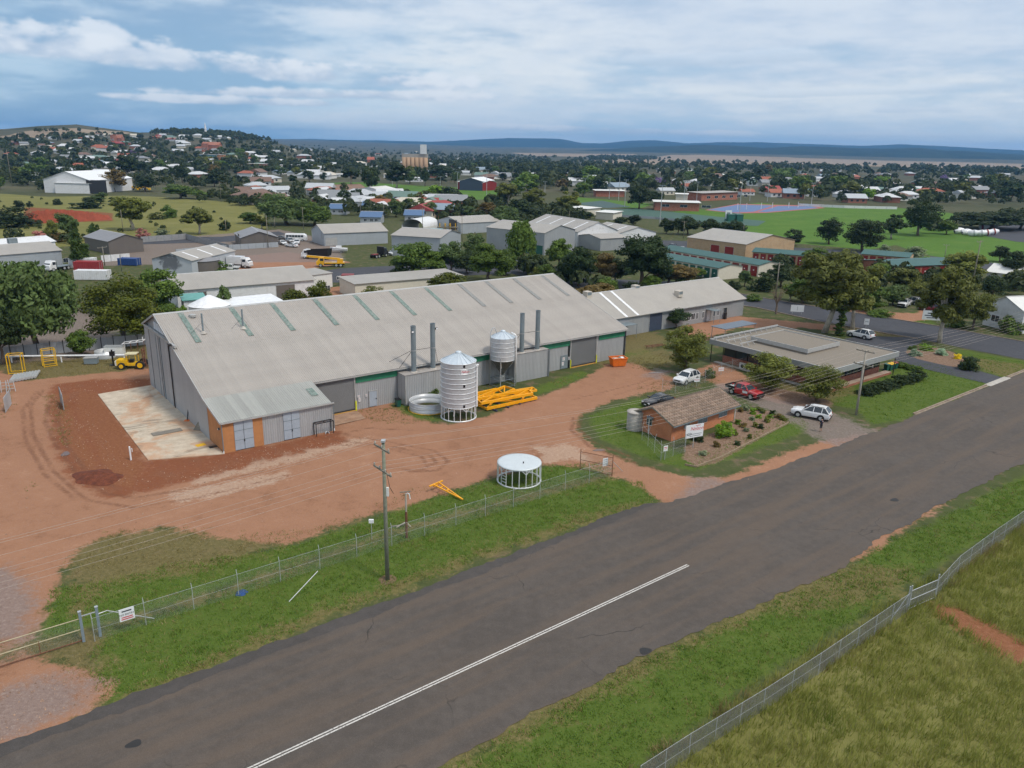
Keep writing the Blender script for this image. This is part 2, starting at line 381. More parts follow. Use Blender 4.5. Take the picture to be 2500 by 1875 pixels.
REG = {
 'dirt': [[(-500,905),(0,905),(60,930),(300,905),(372,895),(420,800),(900,960),(980,1000),(1010,1020),(1090,1038),(1200,1012),(1290,975),(1370,950),(1440,915),(1480,890),(1540,885),(1600,905),(1650,925),(1640,950),(1560,962),(1480,985),(1420,1010),(1405,1040),(1430,1075),(1480,1105),(1560,1135),(1680,1165),(1760,1168),(1850,1135),(1930,1098),(2000,1078),(2150,1055),(2080,1105),(1800,1225),(1640,1255),(1610,1225),(1560,1185),(1500,1160),(1440,1140),(1330,1135),(1200,1165),(1020,1225),(860,1270),(720,1325),(600,1322),(420,1290),(300,1300),(200,1330),(150,1400),(110,1500),(70,1560),(-100,1640),(-500,1700)],
          [(1690,905),(1760,880),(1850,935),(2000,985),(2010,1000),(1900,985),(1760,945)], [(1660,775),(1780,770),(2050,795),(2060,810),(1960,800),(1800,800),(1720,830),(1660,815)],
          [(650,745),(820,700),(1000,690),(1000,720),(860,740)], [(590,625),(700,615),(860,640),(700,665),(560,660)],
          [(2060,755),(2230,765),(2290,745),(2350,740),(2300,775),(2200,790)], [(-200,1830),(-200,1650),(60,1600),(230,1640),(280,1690),(180,1760),(0,1850)], [(2060,1330),(2140,1300),(2250,1240),(2330,1190),(2300,1230),(2180,1310),(2090,1370),(2040,1375)],
          [(2285,1480),(2335,1488),(2500,1578),(2700,1685),(2700,1730),(2430,1585),(2310,1508)]],
 'red': [[(125,940),(240,925),(372,925),(372,950),(240,965),(362,1124),(540,1108),(830,1050),(842,1078),(700,1112),(560,1150),(480,1168),(440,1178),(350,1200),(300,1215),(250,1210),(175,1175),(135,1105),(122,1020)],
         [(60,505),(275,520),(275,540),(60,545)]],
 'redlight': [[(2270,1475),(2345,1482),(2510,1570),(2720,1670),(2720,1745),(2420,1592),(2300,1515)], [(190,950),(235,960),(300,1050),(350,1130),(320,1190),(270,1180),(230,1080),(185,1000)], [(120,960),(165,960),(190,1040),(230,1120),(250,1170),(190,1130),(150,1060)]],
 'lush': [[(230,1600),(262,1530),(420,1490),(680,1400),(1000,1292),(1300,1212),(1480,1165),(1560,1180),(1605,1222),(1560,1248),(1400,1288),(1200,1348),(1000,1432),(800,1502),(600,1592),(420,1682),(270,1735),(225,1680)],
          [(130,1440),(300,1400),(720,1330),(900,1270),(1100,1200),(1330,1140),(1470,1128),(1500,1150),(1300,1205),(1000,1285),(700,1385),(400,1480),(250,1520),(100,1560)],
          [(1435,1015),(1560,972),(1585,985),(1575,1030),(1600,1080),(1690,1115),(1730,1100),(1945,1010),(1985,1040),(1930,1068),(1760,1126),(1690,1150),(1560,1112),(1460,1068)],
          [(2020,985),(2060,930),(2110,920),(2240,885),(2280,885),(2425,938),(2395,950),(2190,1028),(2130,1035),(2090,1000)], [(2325,852),(2361,855),(2560,892),(2600,930),(2460,925),(2400,906)],
          [(1075,1875),(1500,1645),(1900,1460),(2060,1392),(2150,1335),(2330,1250),(2500,1160),(2650,1100),(2650,1190),(2500,1262),(2300,1372),(2100,1502),(1800,1692),(1560,1875),(1300,2100),(800,2100)],
          [(1500,860),(1570,850),(1640,885),(1600,895),(1530,880)], [(2140,770),(2260,760),(2290,800),(2200,800)], [(540,860),(700,850),(650,900),(520,900)], [(100,965),(150,960),(172,1010),(178,1085),(150,1095),(115,1030)], [(-60,960),(30,940),(40,985),(20,1020),(-60,1030)], [(60,1190),(90,1170),(105,1195),(70,1215)], [(1290,950),(1420,905),(1440,915),(1370,945),(1250,985),(1180,1000),(1180,960)], [(860,1000),(980,985),(1080,1025),(1000,1035),(900,1030)]],
 'dry': [[(160,1360),(240,1300),(420,1280),(620,1300),(760,1290),(900,1235),(1000,1190),(1100,1180),(860,1275),(640,1350),(480,1400),(300,1420),(180,1500)], [(-200,1560),(120,1560),(240,1540),(270,1640),(250,1720),(100,1600),(-200,1640)], [(1560,1245),(1400,1288),(1200,1350),(1000,1432),(800,1504),(600,1594),(420,1684),(250,1745),(260,1720),(600,1560),(1000,1405),(1400,1265),(1600,1210)],
         [(1000,1875),(1500,1625),(1900,1440),(2080,1375),(2230,1390),(2200,1440),(2100,1470),(1850,1500),(1500,1680),(1150,1875)], [(680,1402),(1000,1294),(1300,1214),(1490,1165),(1490,1150),(1300,1203),(1000,1283),(680,1390),(450,1470),(262,1530),(262,1545)],
         [(1430,890),(1520,870),(1620,850),(1660,890),(1560,900)], [(1980,880),(2060,890),(2090,960),(2010,985),(1920,960),(1880,930)], [(1930,790),(2150,775),(2240,810),(2220,830),(2140,820),(2030,800)], [(2310,865),(2500,890),(2480,930),(2410,905)], [(1410,830),(1560,800),(1640,830),(1580,860),(1460,870)], [(600,575),(820,600),(820,640),(620,600)], [(-200,870),(380,838),(376,905),(60,930),(-200,935)]],
 'gold': [[(-400,480),(0,472),(100,480),(300,477),(420,482),(640,500),(650,560),(540,578),(250,592),(-400,660)], [(1560,1905),(1830,1700),(2110,1520),(2500,1280),(3000,1080),(3600,1900),(2000,2300)], [(1440,393),(1640,378),(1800,380),(2500,400),(2500,416),(1900,402),(1560,402),(1500,399)], [(1250,373),(1560,376),(1500,384),(1300,381)], [(0,335),(60,322),(200,316),(330,324),(300,330),(120,336),(0,345)]],
 'mown': [[(1720,512),(1850,495),(2000,505),(2190,507),(2340,522),(2300,562),(2230,590),(2120,610),(1900,590),(1820,570),(1690,545)], [(2150,585),(2300,560),(2560,585),(2560,660),(2420,650),(2250,620)], [(740,447),(890,445),(1000,452),(1240,464),(1240,485),(1100,490),(990,478)], [(1395,480),(1600,497),(1560,510),(1400,500)], [(1420,545),(1500,555),(1510,580),(1440,580)], [(1580,525),(1700,510),(1850,522),(1900,545),(1780,545)]],
 'gravel': [[(-300,1640),(0,1690),(120,1650),(240,1660),(200,1720),(60,1790),(-300,1900)], [(1760,935),(1850,948),(1960,990),(2060,1018),(2110,1042),(2150,1058),(2060,1090),(2000,1075),(1960,1045),(1900,1012),(1800,968),(1740,945)], [(-100,1400),(20,1380),(90,1460),(60,1560),(-100,1600)], [(0,640),(280,800),(300,870),(120,880),(-200,900),(-300,700)], [(1600,900),(1640,905),(1610,925),(1570,920)], [(1700,1165),(1790,1180),(1690,1225),(1640,1230)], [(300,590),(680,560),(830,590),(840,640),(560,640),(240,650)]],
 'mulch': [[(1672,1090),(1668,1120),(1700,1138),(1745,1132),(1925,1030),(1870,1000),(1792,998),(1790,1035)], [(2205,860),(2260,842),(2330,860),(2390,900),(2330,905),(2240,885)], [(1880,945),(1960,960),(2040,985),(1990,1000),(1880,970),(1830,950)]],
 'cement': [[(470,1165),(640,1110),(900,1065),(880,1085),(640,1145),(480,1185)], [(1300,1090),(1400,1085),(1440,1120),(1330,1130)], [(420,1200),(700,1150),(700,1170),(440,1230)]],
}
TRACKS = [([(160,955),(120,985),(110,1030),(140,1090),(190,1160),(260,1205),(330,1215),(450,1195),(640,1150)], .16), ([(195,960),(150,985),(140,1025),(165,1090),(215,1155),(290,1195)], .16), ([(108,950),(75,990),(80,1060),(130,1150),(210,1220),(330,1240),(480,1215),(700,1160)], .13), ([(90,955),(55,1000),(62,1075),(110,1160),(180,1215)], .12),
          ([(790,1070),(870,1080),(960,1090),(1050,1110),(1065,1130),(1020,1148),(930,1140)], .13), ([(800,1055),(930,1075),(1060,1100),(1095,1125),(1070,1148),(1000,1152)], .12), ([(830,1085),(950,1095),(1030,1115),(1040,1132)], .1), ([(800,1065),(900,1045),(1010,1050)], .14), ([(1640,905),(1560,935),(1500,950),(1400,975)], .12), ([(1660,912),(1600,935),(1500,965)], .1), ([(1400,1020),(1395,1050),(1440,1090),(1520,1120),(1620,1150)], .16), ([(1420,1015),(1412,1045),(1450,1080),(1540,1115)], .12)]
def build_ground():
    fine = np.linspace(-42, 42, 480); cA = np.linspace(42, 318, 60)[1:-1]
    ang = np.radians(np.concatenate([fine, cA])); na = len(ang)
    rad = np.concatenate([[4, 12, 20], np.geomspace(28, 420, 360), np.geomspace(420, 13900, 110)[1:]]); nr = len(rad)
    A, Rr = np.meshgrid(ang, rad); X = (Rr*np.sin(A)).ravel(); Y = (Rr*np.cos(A)).ravel(); Z = terrain(X, Y)
    # small relief in the dirt yard and verges
    Z = Z + np.where(Rr.ravel() < 420, .014*np.sin(X*.9+1)*np.sin(Y*.7) + .008*np.sin(X*2.3)*np.sin(Y*1.9+2), 0) - .015
    verts = np.stack([X, Y, Z], 1)
    i = np.arange(nr-1)[:, None]*na; j = np.arange(na)[None]; j2 = (j+1) % na
    faces = np.stack([i+j, i+j2, i+na+j2, i+na+j], -1).reshape(-1, 4)[:, ::-1]
    me = bpy.data.meshes.new('ground'); me.vertices.add(len(verts)); me.vertices.foreach_set('co', verts.ravel())
    me.loops.add(faces.size); me.loops.foreach_set('vertex_index', faces.ravel()); me.polygons.add(len(faces))
    me.polygons.foreach_set('loop_start', np.arange(0, faces.size, 4)); me.polygons.foreach_set('loop_total', np.full(len(faces), 4)); me.update()
    near = np.hypot(X, Y) < 13000
    for k, polys in REG.items():
        s = np.full(X.shape, -8.0); xn, yn = X[near], Y[near]; best = np.full(xn.shape, -8.0)
        for p in polys: best = np.maximum(best, sdf(WP(p) if min(q[1] for q in p) < 420 else W(p), xn, yn))
        s[near] = np.clip(best, -8, 8); a = me.attributes.new('m_'+k, 'FLOAT', 'POINT'); a.data.foreach_set('value', s)
    s = np.full(X.shape, 4.0); nn = np.hypot(X, Y) < 200; xn, yn = X[nn], Y[nn]; best = np.full(xn.shape, 4.0)
    for line, w_ in TRACKS: best = np.minimum(best, polydist(W(line), xn, yn)-w_)
    s[nn] = best; a = me.attributes.new('m_track', 'FLOAT', 'POINT'); a.data.foreach_set('value', s)
    m, t, b, out = newmat('ground_soil_and_grass'); co = coords(t)
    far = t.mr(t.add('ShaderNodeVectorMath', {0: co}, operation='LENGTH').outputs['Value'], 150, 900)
    nA = t.noise(co, .07, 3, .6); nB = t.noise(co, .55, 3, .62); nC = t.noise(co, 3.2, 2, .65); nD = t.noise(co, 14., 1, .7); nF = t.noise(co, .012, 4, .6)
    edge = t.math('ADD', t.math('MULTIPLY', t.math('SUBTRACT', nB, .5), 3.4), t.math('MULTIPLY', t.math('SUBTRACT', nC, .5), 1.7))
    def mask(k, w_=.35, amp=1.0, off=0.):
        at = t.add('ShaderNodeAttribute', attribute_name='m_'+k).outputs['Fac']
        return t.mr(t.math('ADD', t.math('ADD', at, off), t.math('MULTIPLY', edge, amp)), -w_, w_)
    def tri(f, a, c, d): return t.mix(t.mr(f, .5, .72), t.mix(t.mr(f, .28, .5), a, c), d)
    fine_ = t.math('ADD', t.math('MULTIPLY', nC, .55), t.math('MULTIPLY', nD, .45))
    green = tri(t.math('ADD', t.math('MULTIPLY', nB, .55), t.math('MULTIPLY', fine_, .45)), (.045,.06,.02), (.072,.086,.032), (.105,.105,.05))
    base = t.mix(t.mr(nB, .52, .7), green, (.15,.11,.072))
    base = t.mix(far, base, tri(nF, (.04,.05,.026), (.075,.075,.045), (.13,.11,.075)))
    gold = tri(t.math('ADD', t.math('MULTIPLY', nA, .5), t.math('MULTIPLY', fine_, .5)), (.10,.112,.03), (.17,.165,.052), (.24,.22,.095))
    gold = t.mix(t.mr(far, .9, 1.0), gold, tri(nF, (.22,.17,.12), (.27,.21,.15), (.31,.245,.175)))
    mown = tri(t.math('ADD', t.math('MULTIPLY', nA, .6), t.math('MULTIPLY', nB, .4)), (.058,.12,.020), (.082,.16,.026), (.125,.185,.04))
    lush = tri(t.math('ADD', t.math('MULTIPLY', nB, .35), t.math('MULTIPLY', fine_, .65)), (.045,.075,.012), (.08,.12,.022), (.14,.15,.042))
    dry = tri(fine_, (.075,.06,.025), (.15,.12,.05), (.25,.19,.10))
    dirt = tri(t.math('ADD', t.math('MULTIPLY', nA, .35), t.math('ADD', t.math('MULTIPLY', nB, .35), t.math('MULTIPLY', fine_, .3))), (.19,.09,.05), (.305,.158,.095), (.405,.236,.154))
    dirt = t.mix(t.math('MULTIPLY', t.mr(nD, .6, .75), .35), dirt, (.45,.36,.29))
    red = tri(t.math('ADD', t.math('MULTIPLY', nB, .5), t.math('MULTIPLY', fine_, .5)), (.11,.034,.016), (.195,.07,.034), (.29,.13,.075))
    redl = tri(fine_, (.15,.055,.025), (.215,.088,.042), (.29,.14,.08))
    grav = tri(fine_, (.13,.105,.095), (.21,.165,.15), (.31,.26,.23))
    cem = tri(fine_, (.27,.17,.12), (.42,.31,.23), (.55,.46,.37))
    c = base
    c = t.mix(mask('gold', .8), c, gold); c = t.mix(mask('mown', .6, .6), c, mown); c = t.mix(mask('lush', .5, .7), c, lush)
    c = t.mix(t.math('MULTIPLY', mask('dry', .9, 1.4), .8), c, dry)
    c = t.mix(mask('dirt', .45, .8), c, dirt)
    c = t.mix(t.math('MULTIPLY', mask('cement', .6, 1.1), .6), c, cem)
    c = t.mix(t.math('MULTIPLY', mask('gravel', 1.0, 1.2), .8), c, grav)
    c = t.mix(t.math('MULTIPLY', mask('mulch', .25, .35), .92), c, tri(fine_, (.10,.055,.035), (.22,.14,.10), (.36,.27,.21)))
    c = t.mix(t.math('MULTIPLY', mask('red', .6, .95), t.mr(nB, .28, .58, .68, 1.0)), c, red); c = t.mix(t.math('MULTIPLY', mask('redlight', .5, .7), .85), c, redl)
    tk = t.add('ShaderNodeAttribute', attribute_name='m_track').outputs['Fac']
    tk = t.mr(t.math('ADD', tk, t.math('MULTIPLY', t.math('SUBTRACT', nC, .5), .6)), .28, -.1)
    c = t.mix(t.math('MULTIPLY', t.math('MULTIPLY', tk, t.mr(nB, .3, .6)), .7), c, (.15,.068,.04))
    t.put(b.inputs['Base Color'], c); b.inputs['Roughness'].default_value = .95; b.inputs['Specular IOR Level'].default_value = .1
    bh = t.math('ADD', t.math('MULTIPLY', nC, .7), t.math('MULTIPLY', nD, .4))
    bn = t.add('ShaderNodeBump', {'Strength': .55, 'Distance': .12, 'Height': bh}); t.l.new(bn.outputs[0], b.inputs['Normal'])
    me.materials.append(m); me.polygons.foreach_set('use_smooth', [True]*len(me.polygons))
    o = bpy.data.objects.new('ground', me); COL.objects.link(o); struct(o)
build_ground()

def sheet(name, poly, mat, z=.03, jag=0., step=1.0):
    """flat sheet over a world outline, its edge broken up"""
    pts = []
    n = len(poly)
    for i in range(n):
        a, b_ = Vector(poly[i][:2]), Vector(poly[(i+1) % n][:2]); k = max(1, int((b_-a).length/step)) if jag else 1
        nrm = Vector((-(b_-a).y, (b_-a).x)).normalized()
        for q in range(k):
            p = a.lerp(b_, q/k); off = jag*(random.random()-.5)*2 + jag*1.2*math.sin((p.x+p.y)*.45)*math.sin(p.x*.21)
            pts.append(p + nrm*off)
    bm = bmesh.new(); vs_ = [bm.verts.new((p.x, p.y, z)) for p in pts]; f = bm.faces.new(vs_)
    if f.normal.z < 0: f.normal_flip()
    bmesh.ops.triangulate(bm, faces=[f]); bm.normal_update()
    for q in bm.faces:
        if q.normal.z < 0: q.normal_flip()
    me = bpy.data.meshes.new(name); bm.to_mesh(me); bm.free(); me.materials.append(mat)
    return linkmesh(name, me)
def asphalt(name, c1, c2, brown=None, along=R_(38.6)):
    m, t, b, o = newmat(name); co = coords(t)
    mp = t.add('ShaderNodeMapping', {0: co}); mp.vector_type = 'TEXTURE'; mp.inputs['Rotation'].default_value = (0, 0, along); mp.inputs['Scale'].default_value = (12, 1, 1)
    nS = t.noise(mp, .55, 5, .6); nA = t.noise(co, .12, 6, .62); nB = t.noise(co, 1.3, 6, .62); nD = t.noise(co, 22., 3, .7)
    c = t.mix(t.mr(t.math('ADD', t.math('MULTIPLY', nA, .5), t.math('MULTIPLY', nB, .5)), .35, .65), c1, c2)
    if brown: c = t.mix(t.math('MULTIPLY', t.mr(nS, .42, .66), .6), c, brown)
    c = t.mix(t.math('MULTIPLY', t.mr(nD, .52, .75), .4), c, tuple(x*1.9 for x in c2)); c = t.mix(t.math('MULTIPLY', t.mr(nD, .5, .3), .35), c, tuple(x*.5 for x in c1))
    v = t.add('ShaderNodeTexVoronoi', {'Vector': t.add('ShaderNodeVectorMath', {0: co, 1: t.mix(1., (0,0,0), t.add('ShaderNodeTexNoise', {'Vector': co, 'Scale': .8}).outputs[1])}, operation='ADD'), 'Scale': .11}, feature='DISTANCE_TO_EDGE')
    crack = t.math('MULTIPLY', t.mr(v.outputs[0], .006, .0), t.mr(nA, .5, .62))
    c = t.mix(t.math('MULTIPLY', crack, .7), c, (.02,.02,.02))
    t.put(b.inputs['Base Color'], c); b.inputs['Roughness'].default_value = .85; b.inputs['Specular IOR Level'].default_value = .25
    bn = t.add('ShaderNodeBump', {'Strength': .35, 'Distance': .01, 'Height': nD}); t.l.new(bn.outputs[0], b.inputs['Normal'])
    MATS[name] = m; return m
RD = Vector((math.cos(R_(38.6)), math.sin(R_(38.6)))); RN = Vector((-RD.y, RD.x))
def ST(s, t_, z=0.0): q = RD*s + RN*t_; return Vector((q.x, q.y, z))
M_road = asphalt('old_asphalt', (.074,.063,.055), (.100,.085,.074), (.125,.092,.068))
M_street = asphalt('blue_asphalt', (.05,.052,.062), (.07,.072,.082), None, R_(-30))
M_kerb = paint('old_kerb', (.27,.215,.165), .9, var=.25, scale=1.5, dirt=(.16,.11,.07), dirt_amt=.6)
def build_roads():
    edge_s = [(1040,1900),(1300,1742),(1500,1640),(1700,1540),(1900,1456),(2060,1385),(2140,1320),(2300,1232),(2500,1128)]
    sp = [P(*p) for p in edge_s]
    road = [ST(-30, 44.6), ST(-8, 44.3), ST(20, 44.3), ST(52, 44.4), P(1640, 1224), P(1771, 1182), P(1900, 1141), P(2036, 1090), P(2144, 1052), P(2196, 1030), ST(260, 42.0), ST(260, 26.5), ST(140, 26.8)] + sp[::-1] + [ST(-10, 29.5), ST(-30, 30)]
    o = sheet('road', road, M_road, .02, .16, .55); struct(o)
    ml, t, b, out = newmat('worn_line_paint'); n = t.noise(coords(t), 9., 4, .7); t.put(b.inputs['Base Color'], t.mix(t.mr(n, .34, .5), (.17,.16,.15), (.58,.56,.52))); b.inputs['Roughness'].default_value = .7
    a, e = P(1680, 1380), ST(-14, 34.9); dd = (a-e).normalized(); nn = Vector((-dd.y, dd.x, 0))
    for k, off in enumerate((.10, -.10)):
        q = [e+nn*(off-.05), a+nn*(off-.05), a+nn*(off+.05), e+nn*(off+.05)]
        struct(sheet('road_marking', q, ml, .026))
    # edge crumbs of old seal: darker shoulder strip along the verge
    sh = asphalt('dark_shoulder', (.058,.052,.048), (.08,.071,.066), None)
    struct(sheet('road_shoulder', [ST(-30, 45.1), ST(0, 44.8), ST(30, 44.6), ST(52, 44.8), ST(53, 44.0), ST(30, 43.6), ST(0, 43.7), ST(-30, 44.0)], sh, .024, .14, .5))
    # kerb along office lawn
    kb = MB(); s0, s1 = 100.5, 131
    sa, sb = RD.dot(P(2408, 941).to_2d()), RD.dot(P(2458, 921).to_2d())
    for (a0, a1) in ((s0, sa), (sb, 230)):
        A, B_ = ST(a0, 42.25), ST(a1, 42.25); nv = Vector((RN.x, RN.y, 0))
        kb2 = MB(); kb2.add([A, B_, B_+nv*.18, A+nv*.18, A+Vector((0,0,.16)), B_+Vector((0,0,.16)), B_+nv*.18+Vector((0,0,.17)), A+nv*.18+Vector((0,0,.17))], [(3,2,1,0),(4,5,6,7),(0,1,5,4),(1,2,6,5),(2,3,7,6),(3,0,4,7)])
        struct(kb2.build('kerb', M_kerb))
        struct(sheet('gutter', [ST(a0, 41.95), ST(a1, 41.95), ST(a1, 42.25), ST(a0, 42.25)], M_kerb, .028))
    struct(sheet('driveway_apron', [ST(sa, 41.7), ST(sb, 41.7), ST(sb, 42.7), ST(sa, 42.7)], M_conc, .032))
    # side street
    up = [(1780,712),(1850,726),(2085,764),(2291,797),(2500,835),(2800,890)]; lo = [(2800,940),(2500,878),(2361,852),(2301,839),(2240,827),(2150,812),(2000,785),(1850,752),(1780,742)]
    struct(sheet('side_street', [P(*p) for p in up+lo], M_street, .022, .06, 1.5))
    for k, line in enumerate((up, lo[1:][::-1])):
        pts = [P(*p) for p in line]
        for a0, a1 in zip(pts[:-1], pts[1:]):
            if k and (proj(a0)[0] > 2230): continue
            d = (a1-a0).normalized(); nv = Vector((-d.y, d.x, 0))*.22*(1 if k == 0 else -1)
            q = MB(); zt = Vector((0,0,.15)); q.add([a0, a1, a1+nv, a0+nv, a0+zt, a1+zt, a1+nv+zt, a0+nv+zt], [(3,2,1,0),(4,5,6,7),(0,1,5,4),(1,2,6,5),(2,3,7,6),(3,0,4,7)])
            struct(q.build('kerb', M_kerb))
    # office driveway
    dv = [(2105,820),(2225,824),(2253,832),(2240,842),(2215,850),(2210,860),(2239,876),(2307,892),(2394,907),(2450,923),(2416,938),(2334,919),(2250,899),(2190,880),(2165,860),(2130,845),(2060,828)]
    struct(sheet('driveway', [P(*p) for p in dv], M_street, .026, .05, 1.))
    # back street behind the sheds
    bs = [(780,664),(830,655),(1050,645),(1250,632),(1450,680),(1700,690),(1800,706),(1800,745),(1640,722),(1420,720),(1250,668),(1060,676),(830,690),(780,690)]
    struct(sheet('back_street', [P(*p) for p in bs], M_street, .022, .08, 2.))
    struct(sheet('far_street', [P(*p) for p in ((200,580),(540,578),(680,565),(700,572),(560,590),(240,600))], M_street, .024, .1, 3.))
    struct(sheet('field_road', [P(*p) for p in ((1580,585),(1700,590),(1860,600),(2080,612),(2300,628),(2500,650),(2500,668),(2250,640),(2060,625),(1700,606),(1600,600))], M_street, .024, .1, 3.))
    struct(sheet('car_yard', [P(*p) for p in ((2380,560),(2470,548),(2620,560),(2620,600),(2480,590),(2400,575))], M_street, .03, .1, 3.))
build_roads()
# ---------------------------------------------------------------- the long shed
M_sheet = metalsheet('roof_sheet', (.37,.337,.302), 0, .25, .5, .08, (.31,.265,.225), .3, .045, 0.)
M_leansheet = metalsheet('lean_sheet', (.35,.35,.322), 0, .25, .5, .08, (.34,.33,.28), .45, .09, 0.)
M_wsheet = metalsheet('wall_sheet', (.37,.38,.39), 0, .25, .5, .07, (.43,.42,.39), .4, .05, 0.)
M_orangewall = paint('orange_board', (.44,.195,.075), .85, var=.10, scale=1.2, dirt=(.3,.12,.05), dirt_amt=.3)
M_bluegrey_door = paint('bluegrey_door', (.34,.39,.45), .5, var=.08)
M_roller = metalsheet('roller_slats', (.155,.16,.165), 2, .12, .5, .08, None, 0, 0, .6)
M_sky_green = paint('green_fibreglass', (.15,.205,.178), .5, var=.4, scale=3, dirt=(.33,.325,.30), dirt_amt=.9)
M_sky_grey = paint('grey_fibreglass', (.235,.235,.225), .5, var=.25, scale=3)
M_ochre = paint('ochre_sill', (.5,.27,.06), .8, var=.2)
M_acry = paint('white_acrylic', (.62,.68,.74), .3)
M_lime = paint('lime_paint', (.6,.62,.03), .5)
def ribprof(w, n, h=.03):
    pts = []
    p = w/n
    for i in range(n): pts += [(i*p, 0), (i*p+p*.3, 0), (i*p+p*.45, h), (i*p+p*.75, h), (i*p+p*.9, 0)]
    pts.append((w, 0)); return pts
def slope_sheet(name, w, n, y0, z0, y1, z1, mat, h=.03):
    d = Vector((0, y1-y0, z1-z0)).normalized(); nrm = Vector((0, -d.z, d.y)); nrm = nrm if nrm.z > 0 else -nrm
    mb = MB(); vs_ = []
    for x, hh in ribprof(w, n, h):
        vs_ += [Vector((x, y0, z0))+nrm*hh, Vector((x, y1, z1))+nrm*hh]
    k = len(vs_)//2; flip = y1 < y0
    mb.add(vs_, [(2*i, 2*i+2, 2*i+3, 2*i+1) if not flip else (2*i+1, 2*i+3, 2*i+2, 2*i) for i in range(k-1)]); return mb.mesh(name, [mat])
def wall_sheet_mesh(name, w, n, ztops, mat, z0=0.0, h=.03):
    """vertical sheet across x, face towards -y; ztops: (z at x=0, z at x=w)"""
    mb = MB(); vs_ = []
    for x, hh in ribprof(w, n, h): vs_ += [(x, -hh, z0), (x, -hh, ztops[0]+(ztops[1]-ztops[0])*x/w)]
    k = len(vs_)//2; mb.add(vs_, [(2*i, 2*i+2, 2*i+3, 2*i+1) for i in range(k-1)]); return mb.mesh(name, [mat])
SHO = P(548, 1107); SHA = R_(37.7)
SHM = Matrix.Translation(SHO) @ Matrix.Rotation(SHA, 4, 'Z')
def SH(x, y, z=0.0): return SHM @ Vector((x, y, z))
def sprof(y):
    if y < 5.25: return 3.55+(4.70-3.55)*y/5.25
    if y < 24: return 4.70+(y-5.25)*(10.95-4.70)/18.75
    return 10.95-(y-24)*.355
